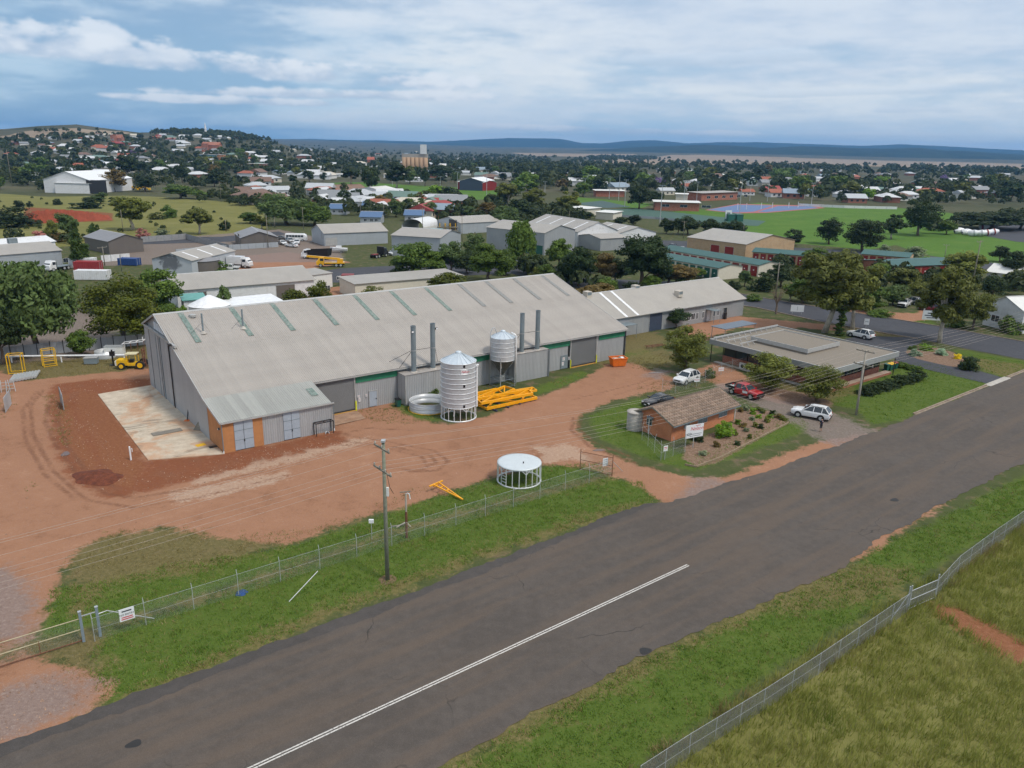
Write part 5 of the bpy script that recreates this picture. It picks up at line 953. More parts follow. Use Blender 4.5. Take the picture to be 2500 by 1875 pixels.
    def storage(label, a, b_, D, h, doorm, wallm, n):
        rz, L = along(a, b_); T = thing('storage_units', label, 'storage units', a, rz)
        MB().add([(0,0,0),(L,0,0),(L,D,0),(0,D,0),(0,0,h),(L,0,h),(L,D,h),(0,D,h),(0,D/2,h+.8),(L,D/2,h+.8)], [(0,1,5,4),(2,3,7,6),(1,2,6,9,5),(3,0,4,8,7)]).build('wall', wallm, T)
        for s in ([(-.3,-.35,h),(L+.3,-.35,h),(L+.3,D/2,h+.85),(-.3,D/2,h+.85)], [(L+.3,D+.35,h),(-.3,D+.35,h),(-.3,D/2,h+.85),(L+.3,D/2,h+.85)]): MB().prism([Vector(p)+Vector((0,0,.03)) for p in s], (0,0,.08)).build('roof', M_greenroof, T)
        for i in range(n):
            x0 = L*(i+.14)/n; x1 = L*(i+.86)/n; D_ = MB().box(x0, x1, -.06, -.01, .05, h-.35).build('roller_door', doorm, T); MB().box((x0+x1)/2-.2, (x0+x1)/2+.2, -.075, -.062, 1.5, 1.8).build('door_number_plate', M_white, D_)
    storage('row of storage units with red roller doors and green roof', B(1610, 632), B(1850, 676), 9, 3.1, M_reddoor, M_cream, 12)
    storage('row of storage units with green roller doors and green roof', B(1600, 654), B(1752, 684), 9, 3.1, M_greendoor, M_cream, 9)
    storage('green roofed storage row behind the biggest gum', B(1835, 640), B(1980, 652), 9, 3.1, M_reddoor, M_brick_cream, 8)
    storage('green roofed storage row partly hidden right of the biggest gum', B(2100, 645), B(2215, 655), 12, 3.1, M_reddoor, M_brick_cream, 6)
    storage('nearest green roofed storage row beside the red brick wall', B(2180, 680), B(2370, 672), 13, 3.2, M_reddoor, M_brick_red, 9)
    storage('short green roofed units end beside the cream hall', B(1830, 622), B(1915, 612), 8, 3.0, M_reddoor, M_brick_cream, 5)
    # white cottage at the picture edge
    a = B(2398, 792); h = 5.0
    gable('cottage', 'white clad cottage with dark window at the picture edge', 'cottage', a, P(2490, 816), 22, 4.4, 6.4, M_whitewall, M_offwhite, 'y', .3, [('f', 1.8, 3.6, 1.2, 2.4), ('f', 4.2, 4.9, 1.0, 1.6, 'door', M_stack)])
    gable('cottage', 'white outbuilding with pale roof behind the white cottage', 'cottage', B(2405, 690), B(2530, 705), 12, 3.0, 4.6, M_whitewall, M_offwhite, 'x', .4, [('f', 2, 3.4, 1, 2), ('f', 6, 8, .1, 2.2, 'door', M_white)])
build_sheds()

# ---------------------------------------------------------------- flat roofed office
def build_office():
    # roof corners from the photo at roof height
    zr = 3.6
    W0, S0, E0, N0 = P(1708, 833, zr), P(2035, 903, zr), P(2163, 852, zr), P(1925, 793, zr)
    rz = SHA; o = S0; T = thing('office_building', 'flat roofed brick office with pale gravel roof and raised centre', 'office', (S0.x, S0.y, 0), rz)
    inv = Matrix.Rotation(-rz, 4, 'Z') @ Matrix.Translation(-Vector((S0.x, S0.y, 0)))
    w = inv @ W0; e = inv @ E0
    xl, xr, yb = -1.0, max(e.x, 12), w.y                       # local frame: x along road, y away
    X0, X1, Y0, Y1 = 0, e.x, 0, w.y
    M_gravelroof = paint('gravel_roof', (.215,.187,.152), .95, var=.1, scale=6); M_fascia = metalsheet('grey_fascia', (.30,.315,.32), 0, .4, .5, .05, None, 0, 0, .2)
    MB().box(X0+.12, X1-.12, Y0+.12, Y1-.12, zr-.42, zr-.12).build('roof_deck', M_gravelroof, T)
    for q in ((X0, X1, Y0, Y0+.12), (X0, X1, Y1-.12, Y1), (X0, X0+.12, Y0+.12, Y1-.12), (X1-.12, X1, Y0+.12, Y1-.12)): MB().box(*q, zr-.75, zr+.02).build('fascia', M_fascia, T)
    for q in ((X0-.02, X1+.02, Y0-.02, Y0+.16), (X0-.02, X0+.16, Y0+.16, Y1-.16), (X1-.16, X1+.02, Y0+.16, Y1-.16), (X0-.02, X1+.02, Y1-.16, Y1+.02)): MB().box(*q, zr+.022, zr+.07).build('fascia_cap', M_trim, T)
    ix0, ix1, iy0, iy1 = X0+(X1-X0)*.26, X0+(X1-X0)*.74, Y0+(Y1-Y0)*.33, Y0+(Y1-Y0)*.80
    C = MB().box(ix0+.1, ix1-.1, iy0+.1, iy1-.1, zr-.12, zr+.62).build('raised_roof', M_gravelroof, T)
    for q in ((ix0, ix1, iy0, iy0+.1), (ix0, ix1, iy1-.1, iy1), (ix0, ix0+.1, iy0+.1, iy1-.1), (ix1-.1, ix1, iy0+.1, iy1-.1)): MB().box(*q, zr+.15, zr+.75).build('raised_fascia', M_trim, C)
    # pergola beams and struts on the far left part of the roof
    for i, yy in enumerate((Y1-.6, Y1-3.0, Y1-5.5)):
        B_ = MB().beam((X0+.2, yy, zr+.38), (X0+(X1-X0)*(.95 if i == 0 else .34), yy, zr+.38), .12, .14).build('roof_beam', M_trim, T)
        for k in range(11 if i == 0 else 5): MB().beam((X0+.6+k*1.45, yy, zr+.32), (X0+.6+k*1.45, yy-.45, zr-.12), .08, .08).build('strut', M_trim, B_)
    # walls: brick plinth under shaded glass
    g = 1.6
    MB().box(X0+g, X1-g, Y0+g+.3, Y1-g, .0, 1.1).build('brick_wall', M_brick_red, T); MB().box(X0+g+.12, X1-g-.12, Y0+g+.45, Y1-g-.12, 1.1, zr-.42).build('dark_glazing', M_glass, T)
    for k in range(9):
        x = X0+g+k*(X1-X0-2*g)/8; MB().box(x-.05, x+.05, Y0+g+.33, Y0+g+.44, 1.1, zr-.43).build('mullion', M_dark, T); y = Y0+g+k*(Y1-Y0-2*g)/8; MB().box(X0+g+.02, X0+g+.11, y-.05, y+.05, 1.1, zr-.43).build('mullion', M_dark, T)
    for x, y in ((X0+.3, Y0+.3), (X1-.3, Y0+.3), (X0+.3, Y1-.3), (X0+.3, (Y0+Y1)/2), ((X0+X1)/2, Y0+.3)): MB().cyl(x, y, 0, zr-.75, .07, 8).build('post', M_dark, T)
    MB().box(X0+.3, X1-.2, Y0+.6, Y0+1.6, 0, .35).build('brick_planter', M_brick_red, T); MB().box(X0+.2, X0+.9, Y0+.5, Y1-1, 0, .12).build('path_edge', M_conc, T)
    A = MB().box(X0+.55, X0+.95, Y1-6.6, Y1-5.6, .1, .95).build('air_conditioner', M_offwhite, T); MB().tube([(X0+.53, Y1-6.2, .52), (X0+.56, Y1-6.2, .52)], .3, 14).build('fan_grille', M_dark, A)
    for q in range(3): MB().box(X0-.1, X0+.5, Y0-.4+.0, Y0+.2, 0, .1+.0*q)
    gx = inv @ P(1800, 775)
    # blue-grey carport roof behind
    a = P(1765, 822); K = thing('carport', 'blue-grey flat carport roof behind the office', 'carport', P(1768, 838), SHA)
    MB().box(0, 9, 0, 3.2, 2.4, 2.5).build('roof', paint('bluegrey_roof', (.12,.15,.19), .5), K)
    for x in (.2, 8.8):
        for y in (.2, 3.0): MB().cyl(x, y, 0, 2.4, .05, 6).build('post', M_stack, K)
build_office()

# ---------------------------------------------------------------- brick hut with tiled roof
HUT_A = P(1672, 1073)
def build_hut():
    a, b_ = P(1638, 1078), P(1790, 1026); rz, L = along(a, b_); D = 5.4; eave, ridge = 2.3, 3.5
    T = thing('brick_hut', 'small orange brick hut with brown tiled roof beside the gateway', 'hut', a, rz)
    rz_t = rz
    MB().add([(0,0,0),(L,0,0),(L,D,0),(0,D,0),(0,0,eave),(L,0,eave),(L,D,eave),(0,D,eave),(0,D/2,ridge-.1),(L,D/2,ridge-.1)], [(0,1,5,4),(2,3,7,6),(1,2,6,9,5),(3,0,4,8,7)]).build('wall', M_brick_orange, T)
    mw = paint('aluminium_frame', (.42,.44,.45), .4, .3)
    for u0, u1, z0, z1 in ((2.3, 3.2, 1.05, 2.05), (4.9, 6.6, 1.05, 2.05), (9.0, 10.6, 1.05, 2.05)):
        W_ = opening(T, 'f', u0, u1, z0, z1, L, D, 'window', mw); MB().box(u0-.1, u1+.1, -.1, -.052, z0-.16, z0-.07).build('sill', M_brick_orange, W_)
        MB().box(u0+.06, u1-.06, -.024, -.021, z0+(z1-z0)*.08, z1-(z1-z0)*.5).build('blind', M_stack, W_)
    opening(T, 'l', D*.55, D*.55+.7, 1.1, 2.1, L, D, 'window', mw)
    # roof: battens under single tiles
    tm, t, bs, o = newmat('roof_tile'); oi = t.add('ShaderNodeObjectInfo'); n = t.noise(coords(t), 6., 4, .6)
    col = t.mix(t.mr(n, .35, .7), (.15,.10,.07), (.27,.195,.145)); k = t.mr(oi.outputs['Random'], 0, 1, .7, 1.25, False); col = t.mix(1., col, t.add('ShaderNodeCombineColor', {0: k, 1: k, 2: k}).outputs[0], 'MULTIPLY')
    t.put(bs.inputs['Base Color'], col); bs.inputs['Roughness'].default_value = .9
    ov = .55; run = D/2+ov; sl = math.atan2(ridge-eave, D/2); ln = run/math.cos(sl)
    rows, cols = 9, 30; tw = (L+.9)/cols; th = ln/rows
    mb = MB(); prof = [(0, .015), (tw*.2, .06), (tw*.4, .07), (tw*.6, .045), (tw*.8, .012), (tw*1.02, .012)]; vs_ = []
    for x, h in prof: vs_ += [(x, -.04, h+.035), (x, th, h), (x, -.04, h-.01)]
    m = len(prof); fs = [(3*i, 3*i+3, 3*i+4, 3*i+1) for i in range(m-1)] + [(3*i+2, 3*i+5, 3*i+3, 3*i) for i in range(m-1)]
    tile = mb.add(vs_, fs).mesh('roof_tile', [tm])
    for side in (0, 1):
        R = MB().add([(-.45, -ov, eave-math.tan(sl)*ov-.03), (L+.45, -ov, eave-math.tan(sl)*ov-.03), (L+.45, D/2, ridge-.03), (-.45, D/2, ridge-.03)] if side == 0 else [(L+.45, D+ov, eave-math.tan(sl)*ov-.03), (-.45, D+ov, eave-math.tan(sl)*ov-.03), (-.45, D/2, ridge-.03), (L+.45, D/2, ridge-.03)], [(0,1,2,3)]).build('roof_slope', M_timber, T)
        if side == 0:
            base = Matrix.Translation((-.45, -ov, eave-math.tan(sl)*ov)) @ Matrix.Rotation(sl, 4, 'X')
            for r in range(rows):
                for c in range(cols):
                    q = linkmesh('roof_tile', tile, R); q.matrix_local = base @ Matrix.Translation((c*tw, r*th, random.uniform(-.004, .004)))
        else:
            big = MB()
            for r in range(rows):
                for c in range(cols): pass
            base = Matrix.Translation((L+.45, D+ov, eave-math.tan(sl)*ov)) @ Matrix.Rotation(math.pi, 4, 'Z') @ Matrix.Rotation(sl, 4, 'X')
            for r in range(rows):
                for c in range(cols):
                    big.add([base @ Matrix.Translation((c*tw, r*th, 0)) @ Vector(v) for v in vs_], fs)
            tag(big.build('rear_tiles', tm, T), kind='stuff')
    for c in range(24): MB().prism([(-.45+c*(L+.9)/24, D/2-.14, ridge), (-.45+c*(L+.9)/24, D/2, ridge+.12), (-.45+c*(L+.9)/24, D/2+.14, ridge)], ((L+.9)/24-.02, 0, 0)).build('ridge_tile', tm, T)
    for x in (-.47, L+.44):
        q = MB(); q.beam((x, -ov, eave-math.tan(sl)*ov), (x, D/2, ridge), .04, .2); q.beam((x, D/2, ridge), (x, D+ov, eave-math.tan(sl)*ov), .04, .2); q.build('bargeboard', M_timber, T)
    MB().box(-.45, L+.45, -ov-.1, -ov, eave-math.tan(sl)*ov-.12, eave-math.tan(sl)*ov-.02).build('gutter', M_stack, T)
    MB().cyl(-.06, D*.62, 0, 2.3, .05, 8).build('downpipe', M_white, T); MB().cyl(L+.1, -.1, 0, 2.0, .04, 8).build('downpipe', M_white, T)
    MB().box(-.5, -.05, D*.5, D*.62, 2.0, 2.2).build('gutter_outlet', M_stack, T)
    F = MB().box(-.02, -.01, .9, 3.1, .25, .55)
    # tank on the hut's end
    K = P(1550, 1047); T2 = thing('concrete_tank', 'round grey concrete water tank with lid at the hut end', 'water tank', K)
    MB().lathe([(1.02, 0), (1.02, 2.15), (.98, 2.2)], 28).build('tank_wall', paint('old_concrete', (.36,.34,.31), .9, var=.15, scale=1.5, dirt=(.24,.22,.2), dirt_amt=.5), T2, True)
    MB().lathe([(1.08, 2.18), (1.08, 2.26), (.6, 2.36), (.01, 2.38)], 28).build('tank_lid', M_conc, T2, True); MB().cyl(.5, -.4, 2.33, 2.46, .2, 12).build('hatch', M_stack, T2)
build_hut()
# ---------------------------------------------------------------- silos, tanks and yard things
def text(s, size, mat, parent, M, name='lettering', ext=.004, italic=0.):
    c = bpy.data.curves.new(name, 'FONT'); c.body = s; c.size = size; c.extrude = ext; c.align_x = 'CENTER'; c.align_y = 'CENTER'; c.shear = italic; c.materials.append(mat)
    tmp = bpy.data.objects.new(name, c); me = bpy.data.meshes.new_from_object(tmp); bpy.data.objects.remove(tmp)
    o = linkmesh(name, me, parent); o.matrix_local = M; return o
M_redprint = paint('red_print', (.55,.02,.03), .5); M_blackprint = paint('black_print', (.02,.02,.025), .5); M_signwhite = paint('sign_white', (.72,.74,.76), .4, var=.03)
M_galv_silo = paint('silo_steel', (.49,.51,.53), .4, .2, var=.1, scale=1.2); M_galv_roof = paint('silo_roof_steel', (.56,.62,.67), .35, .25, var=.06); M_ring = paint('bright_ring', (.70,.72,.73), .35, .2)
def ring(name, r, z, th, mat, parent, n=48, smooth_=True):
    return MB().lathe([(r-th, z-th), (r+th, z-th), (r+th, z+th), (r-th, z+th), (r-th, z-th)], n).build(name, mat, parent, smooth_)
def cone_roof(parent, r, z0, z1, seg, capr):
    for k in range(seg):
        a0, a1 = 2*math.pi*k/seg, 2*math.pi*(k+1)/seg
        q = [(r*math.cos(a0), r*math.sin(a0), z0), (r*math.cos(a1), r*math.sin(a1), z0), (capr*math.cos(a1), capr*math.sin(a1), z1), (capr*math.cos(a0), capr*math.sin(a0), z1)]
        mb = MB().quad(*q); am = a0; mb.beam((r*math.cos(am), r*math.sin(am), z0+.03), (capr*math.cos(am), capr*math.sin(am), z1+.03), .05, .05); mb.build('roof_panel', M_galv_roof, parent)
    MB().lathe([(capr*1.25, z1-.06), (capr*1.35, z1+.12), (capr*.9, z1+.2), (.01, z1+.24)], 20).build('roof_cap', M_galv_roof, parent, True)
def wall_ring(name, r, z0, z1, parent, mat, n=48): return MB().lathe([(r, z0), (r+.012, (z0+z1)/2), (r, z1)], n).build(name, mat, parent, True)
def build_silos():
    bx, by = 1119.5, 1017; c = P(bx, by); r = 84.5/2*depth_of(c)/FPX; hl, he, ha = tall(bx, by, 986), tall(bx, by, 880), tall(bx, by, 861)
    T = thing('grain_silo', 'tall round galvanised silo with conical roof on a skirt of posts', 'silo', c); n = 9
    for k in range(n): wall_ring('wall_ring', r, hl+(he-hl)*k/n, hl+(he-hl)*(k+1)/n, T, M_galv_silo); ring('hoop', r+.015, hl+(he-hl)*(k+.0)/n+.02, .035, M_ring, T)
    ring('hoop', r+.01, he, .035, M_ring, T); cone_roof(T, r+.06, he, ha, 20, .28)
    for k in range(18):
        a = 2*math.pi*k/18; x, y = r*math.cos(a), r*math.sin(a); L = MB().beam((x, y, 0), (x, y, hl), .08, .08).build('leg', M_ring, T)
        if k % 3 == 0:
            b_ = MB()
            for s in (-1, 1): b_.beam((x, y, hl*.72), (r*math.cos(a+s*.2), r*math.sin(a+s*.2), hl), .06, .06)
            b_.build('leg_brace', M_ring, L)
    ring('base_ring', r+.02, .06, .07, M_ring, T)
    MB().lathe([(r-.05, hl+.02), (.35, hl*.42), (.3, hl*.35)], 24).build('hopper_cone', M_galv_silo, T, True)
    MB().tube([(-.4, -.3, hl*.75), (-.55, -.5, hl*.1)], .1, 8).build('outlet_chute', M_ring, T)
    A = math.atan2(-c.y, -c.x)           # towards the viewer's ground point
    for f, da in ((.965, .32), (.52, .32), (.06, .32)): 
        a = A+da; z = hl+(he-hl)*f; x, y = (r+.03)*math.cos(a), (r+.03)*math.sin(a); o = MB().box(-.02, .02, -.12, .12, -.16, .16).build('inspection_port', M_black, T); o.location = (x, y, z); o.rotation_euler = (0, 0, a)
    a = A+.33; z = hl+(he-hl)*.835; D = MB()
    ww = .85; pts = [((r+.03)*math.cos(a+q*ww/r/2), (r+.03)*math.sin(a+q*ww/r/2)) for q in (-1, -.5, 0, .5, 1)]
    D.add([(x, y, z-.28) for x, y in pts]+[(x, y, z+.28) for x, y in pts], [(i, i+1, i+6, i+5) for i in range(4)]); S = D.build('maker_sign', M_signwhite, T)
    M4 = Matrix.Translation(((r+.05)*math.cos(a), (r+.05)*math.sin(a), z)) @ Matrix.Rotation(a+math.pi/2, 4, 'Z') @ Matrix.Rotation(math.pi/2, 4, 'X'); text('Nelson', .34, M_redprint, S, M4 @ Matrix.Translation((.12, .06, 0)), 'lettering', .004, .2)
    a = A+1.35; MB().tube([((r+.12)*math.cos(a), (r+.12)*math.sin(a), hl*.9), ((r+.12)*math.cos(a), (r+.12)*math.sin(a), he-.6)], .13, 10).build('fill_pipe', M_white, T); MB().tube([((r+.12)*math.cos(a), (r+.12)*math.sin(a), he-.55), ((r+.3)*math.cos(a), (r+.3)*math.sin(a), he-.35)], [.2, .12], 10).build('pipe_head', M_white, T)
    for s in (-.12, .12): MB().tube([(r*math.cos(A+1.1+s), r*math.sin(A+1.1+s), he), (.4*math.cos(A+1.1+s), .4*math.sin(A+1.1+s), ha)], .025, 5).build('roof_ladder_rail', M_stack, T)
    # open ring tank beside it
    bx, by = 1046, 998; c = P(bx, by); r = 46*depth_of(c)/FPX; h = tall(bx, by, 976)
    T = thing('ring_tank', 'open round galvanised tank ring with yellow band at its foot', 'tank', c)
    for k in range(2): MB().lathe([(r, h*k/2+.04), (r, h*(k+1)/2), (r-.03, h*(k+1)/2), (r-.03, h*k/2+.04)], 44).build('wall_ring', M_galv_silo, T, True)
    for z in (h*.5, h): ring('hoop', r, z, .035, M_ring, T)
    n = 14; q = MB()
    for k in range(n):
        a0, a1 = 2*math.pi*k/n, 2*math.pi*(k+1)/n; b_ = MB().beam((1.08*r*math.cos(a0), 1.08*r*math.sin(a0), .06), (1.08*r*math.cos(a1), 1.08*r*math.sin(a1), .06), .08, .08).build('yellow_edging', M_yellow, T)
    # hopper silo
    bx, by = 1226, 941; c = P(bx, by); r = 29.5*depth_of(c)/FPX; he, hb, ha, ht = tall(bx, by, 822), tall(bx, by, 876), tall(bx, by, 806), tall(bx, by, 914)
    T = thing('hopper_silo', 'smaller cone-bottomed silo raised on braced pipe legs against the shed', 'silo', c); n = 5
    for k in range(n): wall_ring('wall_ring', r, hb+(he-hb)*k/n, hb+(he-hb)*(k+1)/n, T, M_galv_silo, 36); ring('hoop', r+.01, hb+(he-hb)*k/n+.02, .03, M_ring, T, 36)
    cone_roof(T, r+.05, he, ha-.2, 14, .26); MB().lathe([(r, hb), (.22, ht+.1), (.18, ht-.1)], 28).build('hopper_cone', paint('weathered_steel', (.13,.13,.12), .55, .3, var=.4, scale=1.5), T, True)
    MB().cyl(0, 0, ht-.35, ht-.1, .26, 14).build('slide_gate', M_galv, T)
    for k in range(4):
        a = math.pi/4+k*math.pi/2+SHA; x, y = r*1.02*math.cos(a), r*1.02*math.sin(a); a2 = a+math.pi/2; x2, y2 = r*1.02*math.cos(a2), r*1.02*math.sin(a2)
        L = MB().tube([(x, y, 0), (x, y, hb+.5)], .06, 8).build('leg', M_galv, T)
        MB().tube([(x, y, ht-.5), (x2, y2, ht-.5)], .045, 6).build('cross_brace', M_stack, T); MB().tube([(x, y, hb), (.55*x, .55*y, (hb+ht)/2)], .05, 6).build('hopper_strut', M_ring, T); MB().tube([(x, y, .1), (x2, y2, .1)], .04, 6).build('base_brace', M_stack, T)
        MB().tube([(x, y, ht-.5), (0, 0, ht-.3)], .03, 5).build('tie_rod', M_stack, T)
    a = A+1.2; x, y = (r+.25)*math.cos(a), (r+.25)*math.sin(a)
    MB().tube([(.7*r*math.cos(a), .7*r*math.sin(a), he+.7), (x*.9, y*.9, he+.45), (x, y, he+.2), (x, y, .3)], .1, 10).build('fill_pipe', M_white, T, True)
    a = A-1.2; x, y = (r+.2)*math.cos(a), (r+.2)*math.sin(a); MB().tube([(x, y, .3), (x, y, he+.6)]+[(x*(1-.5*q/6), y*(1-.5*q/6), he+.6+.8*math.sin(math.pi*q/6)) for q in range(1, 7)], .055, 8).build('vent_pipe', M_galv, T, True)
    # round stand with flat white top in the grass
    bx, by = 1267, 1172; c = P(bx, by); r = 53*depth_of(c)/FPX; h = tall(bx, by, 1127)
    T = thing('silo_base_stand', 'round post stand with flat pale top on the grass inside the fence', 'silo base', c)
    MB().lathe([(r, h-.12), (r+.03, h-.1), (r+.03, h), (r-.2, h+.02), (.01, h+.06)], 48).build('top_plate', paint('pale_top', (.55,.60,.62), .4, .1, var=.05), T, True); ring('base_ring', r, .06, .06, M_ring, T)
    MB().cyl(.4, -.5, h+.03, h+.22, .06, 8).build('lifting_lug', M_dark, T)
    for k in range(20):
        a = 2*math.pi*k/20; x, y = r*math.cos(a), r*math.sin(a); L = MB().beam((x, y, 0), (x, y, h-.1), .08, .08).build('post', M_ring, T)
        if k % 4 == 0:
            q = MB()
            for s in (-1, 1): q.beam((x, y, h*.74), (r*math.cos(a+s*.2), r*math.sin(a+s*.2), h-.1), .06, .06)
            q.build('post_brace', M_ring, L)
    a = A-.9
    for k in range(5): MB().beam(((r-.1)*math.cos(a-.12), (r-.1)*math.sin(a-.12), .4+k*.32), ((r-.1)*math.cos(a+.14), (r-.1)*math.sin(a+.14), .4+k*.32), .05, .05).build('ladder_rung', M_ring, T)
    MB().lathe([(r*.6, h-.2), (.3, h*.55), (.25, h*.5)], 20).build('inner_cone', M_galv_silo, T, True)
build_silos()

def frame_beam(label, a, b_, w, h, z, lean=0.):
    """yellow lattice frame lying on its side: two rails and zigzag braces"""
    T = thing('lattice_girder', label, 'girder', (0, 0, 0), 0, 'yellow steel frames piled by the silo'); a, b_ = Vector((a.x, a.y, z)), Vector((b_.x, b_.y, z)); d = (b_-a).normalized(); s = Vector((-d.y, d.x, 0))*w+Vector((0, 0, lean))
    for q in (Vector(), s): MB().beam(a+q, b_+q, .24, h*1.25).build('rail', M_orange_beam, T)
    n = 3; L = (b_-a).length
    for k in range(n): MB().beam(a+d*L*k/n+s*(k % 2), a+d*L*(k+1)/n+s*((k+1) % 2), .16, h*.8).build('brace', M_orange_beam, T)
    for q in (a, b_): MB().beam(q, q+s, .12, h).build('end_bar', M_orange_beam, T)
    return T
def build_yard():
    U = SHA; ex = Vector((math.cos(U), math.sin(U), 0)); ey = Vector((-ex.y, ex.x, 0)); o = P(1188, 1004)
    frame_beam('lowest yellow lattice frame of the pile, lying flat', o, o+ex*8.2, 2.2, .28, .32); frame_beam('yellow lattice frame crossing the middle of the pile', o+ex*.2+ey*1.2, o+ex*7.2+ey*3.6, 1.6, .26, .72, .1)
    frame_beam('topmost yellow lattice frame of the pile, slightly tilted', o-ex*.6+ey*.4, o+ex*7.4-ey*.1, 1.1, .26, 1.05, .25); frame_beam('yellow lattice frame at the back of the pile beside the silo', o-ex*1.0+ey*3.2, o+ex*5.2+ey*3.4, 1.5, .28, .42, .35)
    frame_beam('short yellow lattice frame at the far end of the pile', o+ex*6.4+ey*2.4, o+ex*9.8+ey*2.0, 1.0, .2, .55, .1)
    for k in range(4):
        p = o+ex*(1.0+2.1*k)+ey*(-.9+.3*k); tag(MB().beam(p+Vector((0,0,.1)), p+ey*5.2-ex*.6+Vector((0,0,.1)), .16, .16).build('timber_bearer', paint('blue_timber', (.03,.04,.09), .7)), ['dark blue bearer under the near end of the yellow frames', 'second dark blue bearer under the yellow frames', 'third dark blue bearer under the yellow frames', 'dark blue bearer under the far end of the yellow frames'][k], 'bearer', 'bearers under the yellow frames')
    # orange skip
    p = P(1508, 893); T = thing('skip_bin', 'orange skip bin full of rubbish at the shed corner', 'skip bin', p, U-.35)
    mb = MB(); bt = [(-1.0,-.6,.08),(1.0,-.6,.08),(1.0,.6,.08),(-1.0,.6,.08)]; tp = [(-1.25,-.85,1.35),(1.25,-.85,1.35),(1.25,.85,1.35),(-1.25,.85,1.35)]; mb.add(bt+tp, [(3,2,1,0),(0,1,5,4),(1,2,6,5),(2,3,7,6),(3,0,4,7)]); mb.build('bin_body', M_orange, T)
    for a, b_ in zip(tp, tp[1:]+tp[:1]): MB().beam(a, b_, .1, .1).build('rim', M_orange, T)
    MB().prism([(-1.1,-.7,1.1),(1.1,-.7,1.1),(1.1,.7,1.1),(-1.1,.7,1.1)], (0,0,.04)).build('rubbish_bed', paint('rubbish', (.4,.33,.25), .9, var=.5, scale=5), T)
    for k in range(7): q = MB().box(-.3, .3, -.2, .2, 0, .2).build('rubbish_piece', random.choice([M_white, M_cream, M_timber]), T); q.location = (random.uniform(-.7,.7), random.uniform(-.4,.4), 1.12); q.rotation_euler = (random.uniform(-.4,.4), random.uniform(-.4,.4), random.random()*3)
    # black frame by the lean-to, white bucket end
    T = thing('steel_trestle', 'thin black steel trestle frame in front of the lean-to wall', 'trestle', SH(10.2, -.75), U)
    for x in (0, 2.1):
        for y in (0, .65): MB().beam((x, y, 0), (x, y, 1.45), .07, .07).build('leg', M_black, T)
    for y in (0, .65): MB().beam((-.05, y, 1.48), (2.15, y, 1.48), .07, .07).build('top_rail', M_black, T)
    for x in (0, 1.1, 2.1): MB().beam((x, 0, 1.48), (x, .65, 1.48), .06, .06).build('cross_rail', M_black, T)
    T = thing('bucket', 'white bucket lying against the lean-to wall', 'bucket', SH(11.6, -.3), U); MB().lathe([(.01, .0), (.2, 0), (.24, .35), (.22, .35), (.18, .03)], 16).build('bucket_body', M_white, T, True).rotation_euler = (1.4, 0, 0)
    # dark wheelie bin by annex
    bin_('dark green wheelie bin standing against the annex of the shed', P(972, 993), U, M_greendoor, M_black)
    for k, (px, py, lid, nm) in enumerate(((2163, 905, M_greendoor, 'green wheelie bin with green lid, nearest the office planter'), (2171, 904, M_yellow, 'wheelie bin with orange-yellow lid beside the office'), (2177, 902, M_yellow, 'second yellow-lidded wheelie bin in the row'), (2184, 900, M_reddoor, 'wheelie bin with red lid at the row end'))):
        bin_(nm, P(px, py), U-.1, M_greendoor, lid, 'wheelie bins beside the office')
    # steel plate, black prop and small things on the slab
    T = tag(MB().add([(0,0,0.1),(1.5,-.2,.1),(1.1,.9,.1),(.75,.55,1.5)], [(0,1,3),(1,2,3),(2,0,3),(0,2,1)]).build('steel_hopper_shell', M_timber), 'dark pyramid of sheet metal on the slab by the gable wall', 'metal part'); T.location = P(472, 1052)
    tag(MB().box(-1.6, 1.6, -.5, .5, .08, .16).build('steel_plate', paint('dull_plate', (.2,.18,.15), .6)), 'dull steel plate lying flat on the slab', 'plate'); bpy.data.objects['steel_plate'].location = P(408, 1057); bpy.data.objects['steel_plate'].rotation_euler = (0, 0, U)
    T = thing('prop_stand', 'thin black prop leaning against the gable wall', 'prop', P(457, 1028)); MB().tube([(0,0,.05), (.3,.5,2.6)], .06, 6).build('pole', M_black, T); MB().box(-.3, .3, -.3, .3, .07, .12).build('foot_plate', M_orange, T)
    tag(MB().box(-.5, .5, -.3, .3, .075, .1).build('drain_grate', M_black), 'black grate set in the slab near the orange corner', 'grate'); bpy.data.objects['drain_grate'].location = P(522, 1092); bpy.data.objects['drain_grate'].rotation_euler = (0, 0, U)
    tag(MB().box(-.5, .5, -.35, .35, .075, .1).build('yellow_mat', M_yellow), 'small yellow mat lying on the slab', 'mat'); bpy.data.objects['yellow_mat'].location = P(490, 1088); bpy.data.objects['yellow_mat'].rotation_euler = (0, 0, U+.1)
    T = thing('marker_post', 'short white post standing in the red earth beside the slab', 'post', P(320, 1123)); MB().cyl(0, 0, 0, 1.5, .09, 8).build('post', M_white, T); MB().cyl(.18, .1, .9, 1.3, .04, 6).build('tap', M_white, T)
    # sheet standing upright in the earth
    T = thing('sheet_panel', 'single grey sheet panel standing upright in the red earth', 'panel', P(157, 1002), math.atan2(P(157, 1002).y, P(157, 1002).x)+.05); MB().box(0, 3.6, -.03, .03, .1, 2.0).build('sheet', M_galv, T)
    for x in (.1, 3.5): MB().cyl(x, .06, 0, 2.15, .04, 6).build('stake', M_stack, T)
    # yellow crane jib part in the grass
    T = thing('steel_jib', 'yellow lattice jib lying in the grass inside the fence', 'jib', P(1130, 1223), R_(140)); 
    for y in (-.35, .35): MB().beam((0, 0, .15), (3.6, y, .7), .1, .1).build('arm', M_orange_beam, T)
    for x in (2.0, 2.9, 3.6): MB().beam((x, -.19*x/2, .5), (x, .19*x/2, .5), .1, .1).build('cross_bar', M_orange_beam, T)
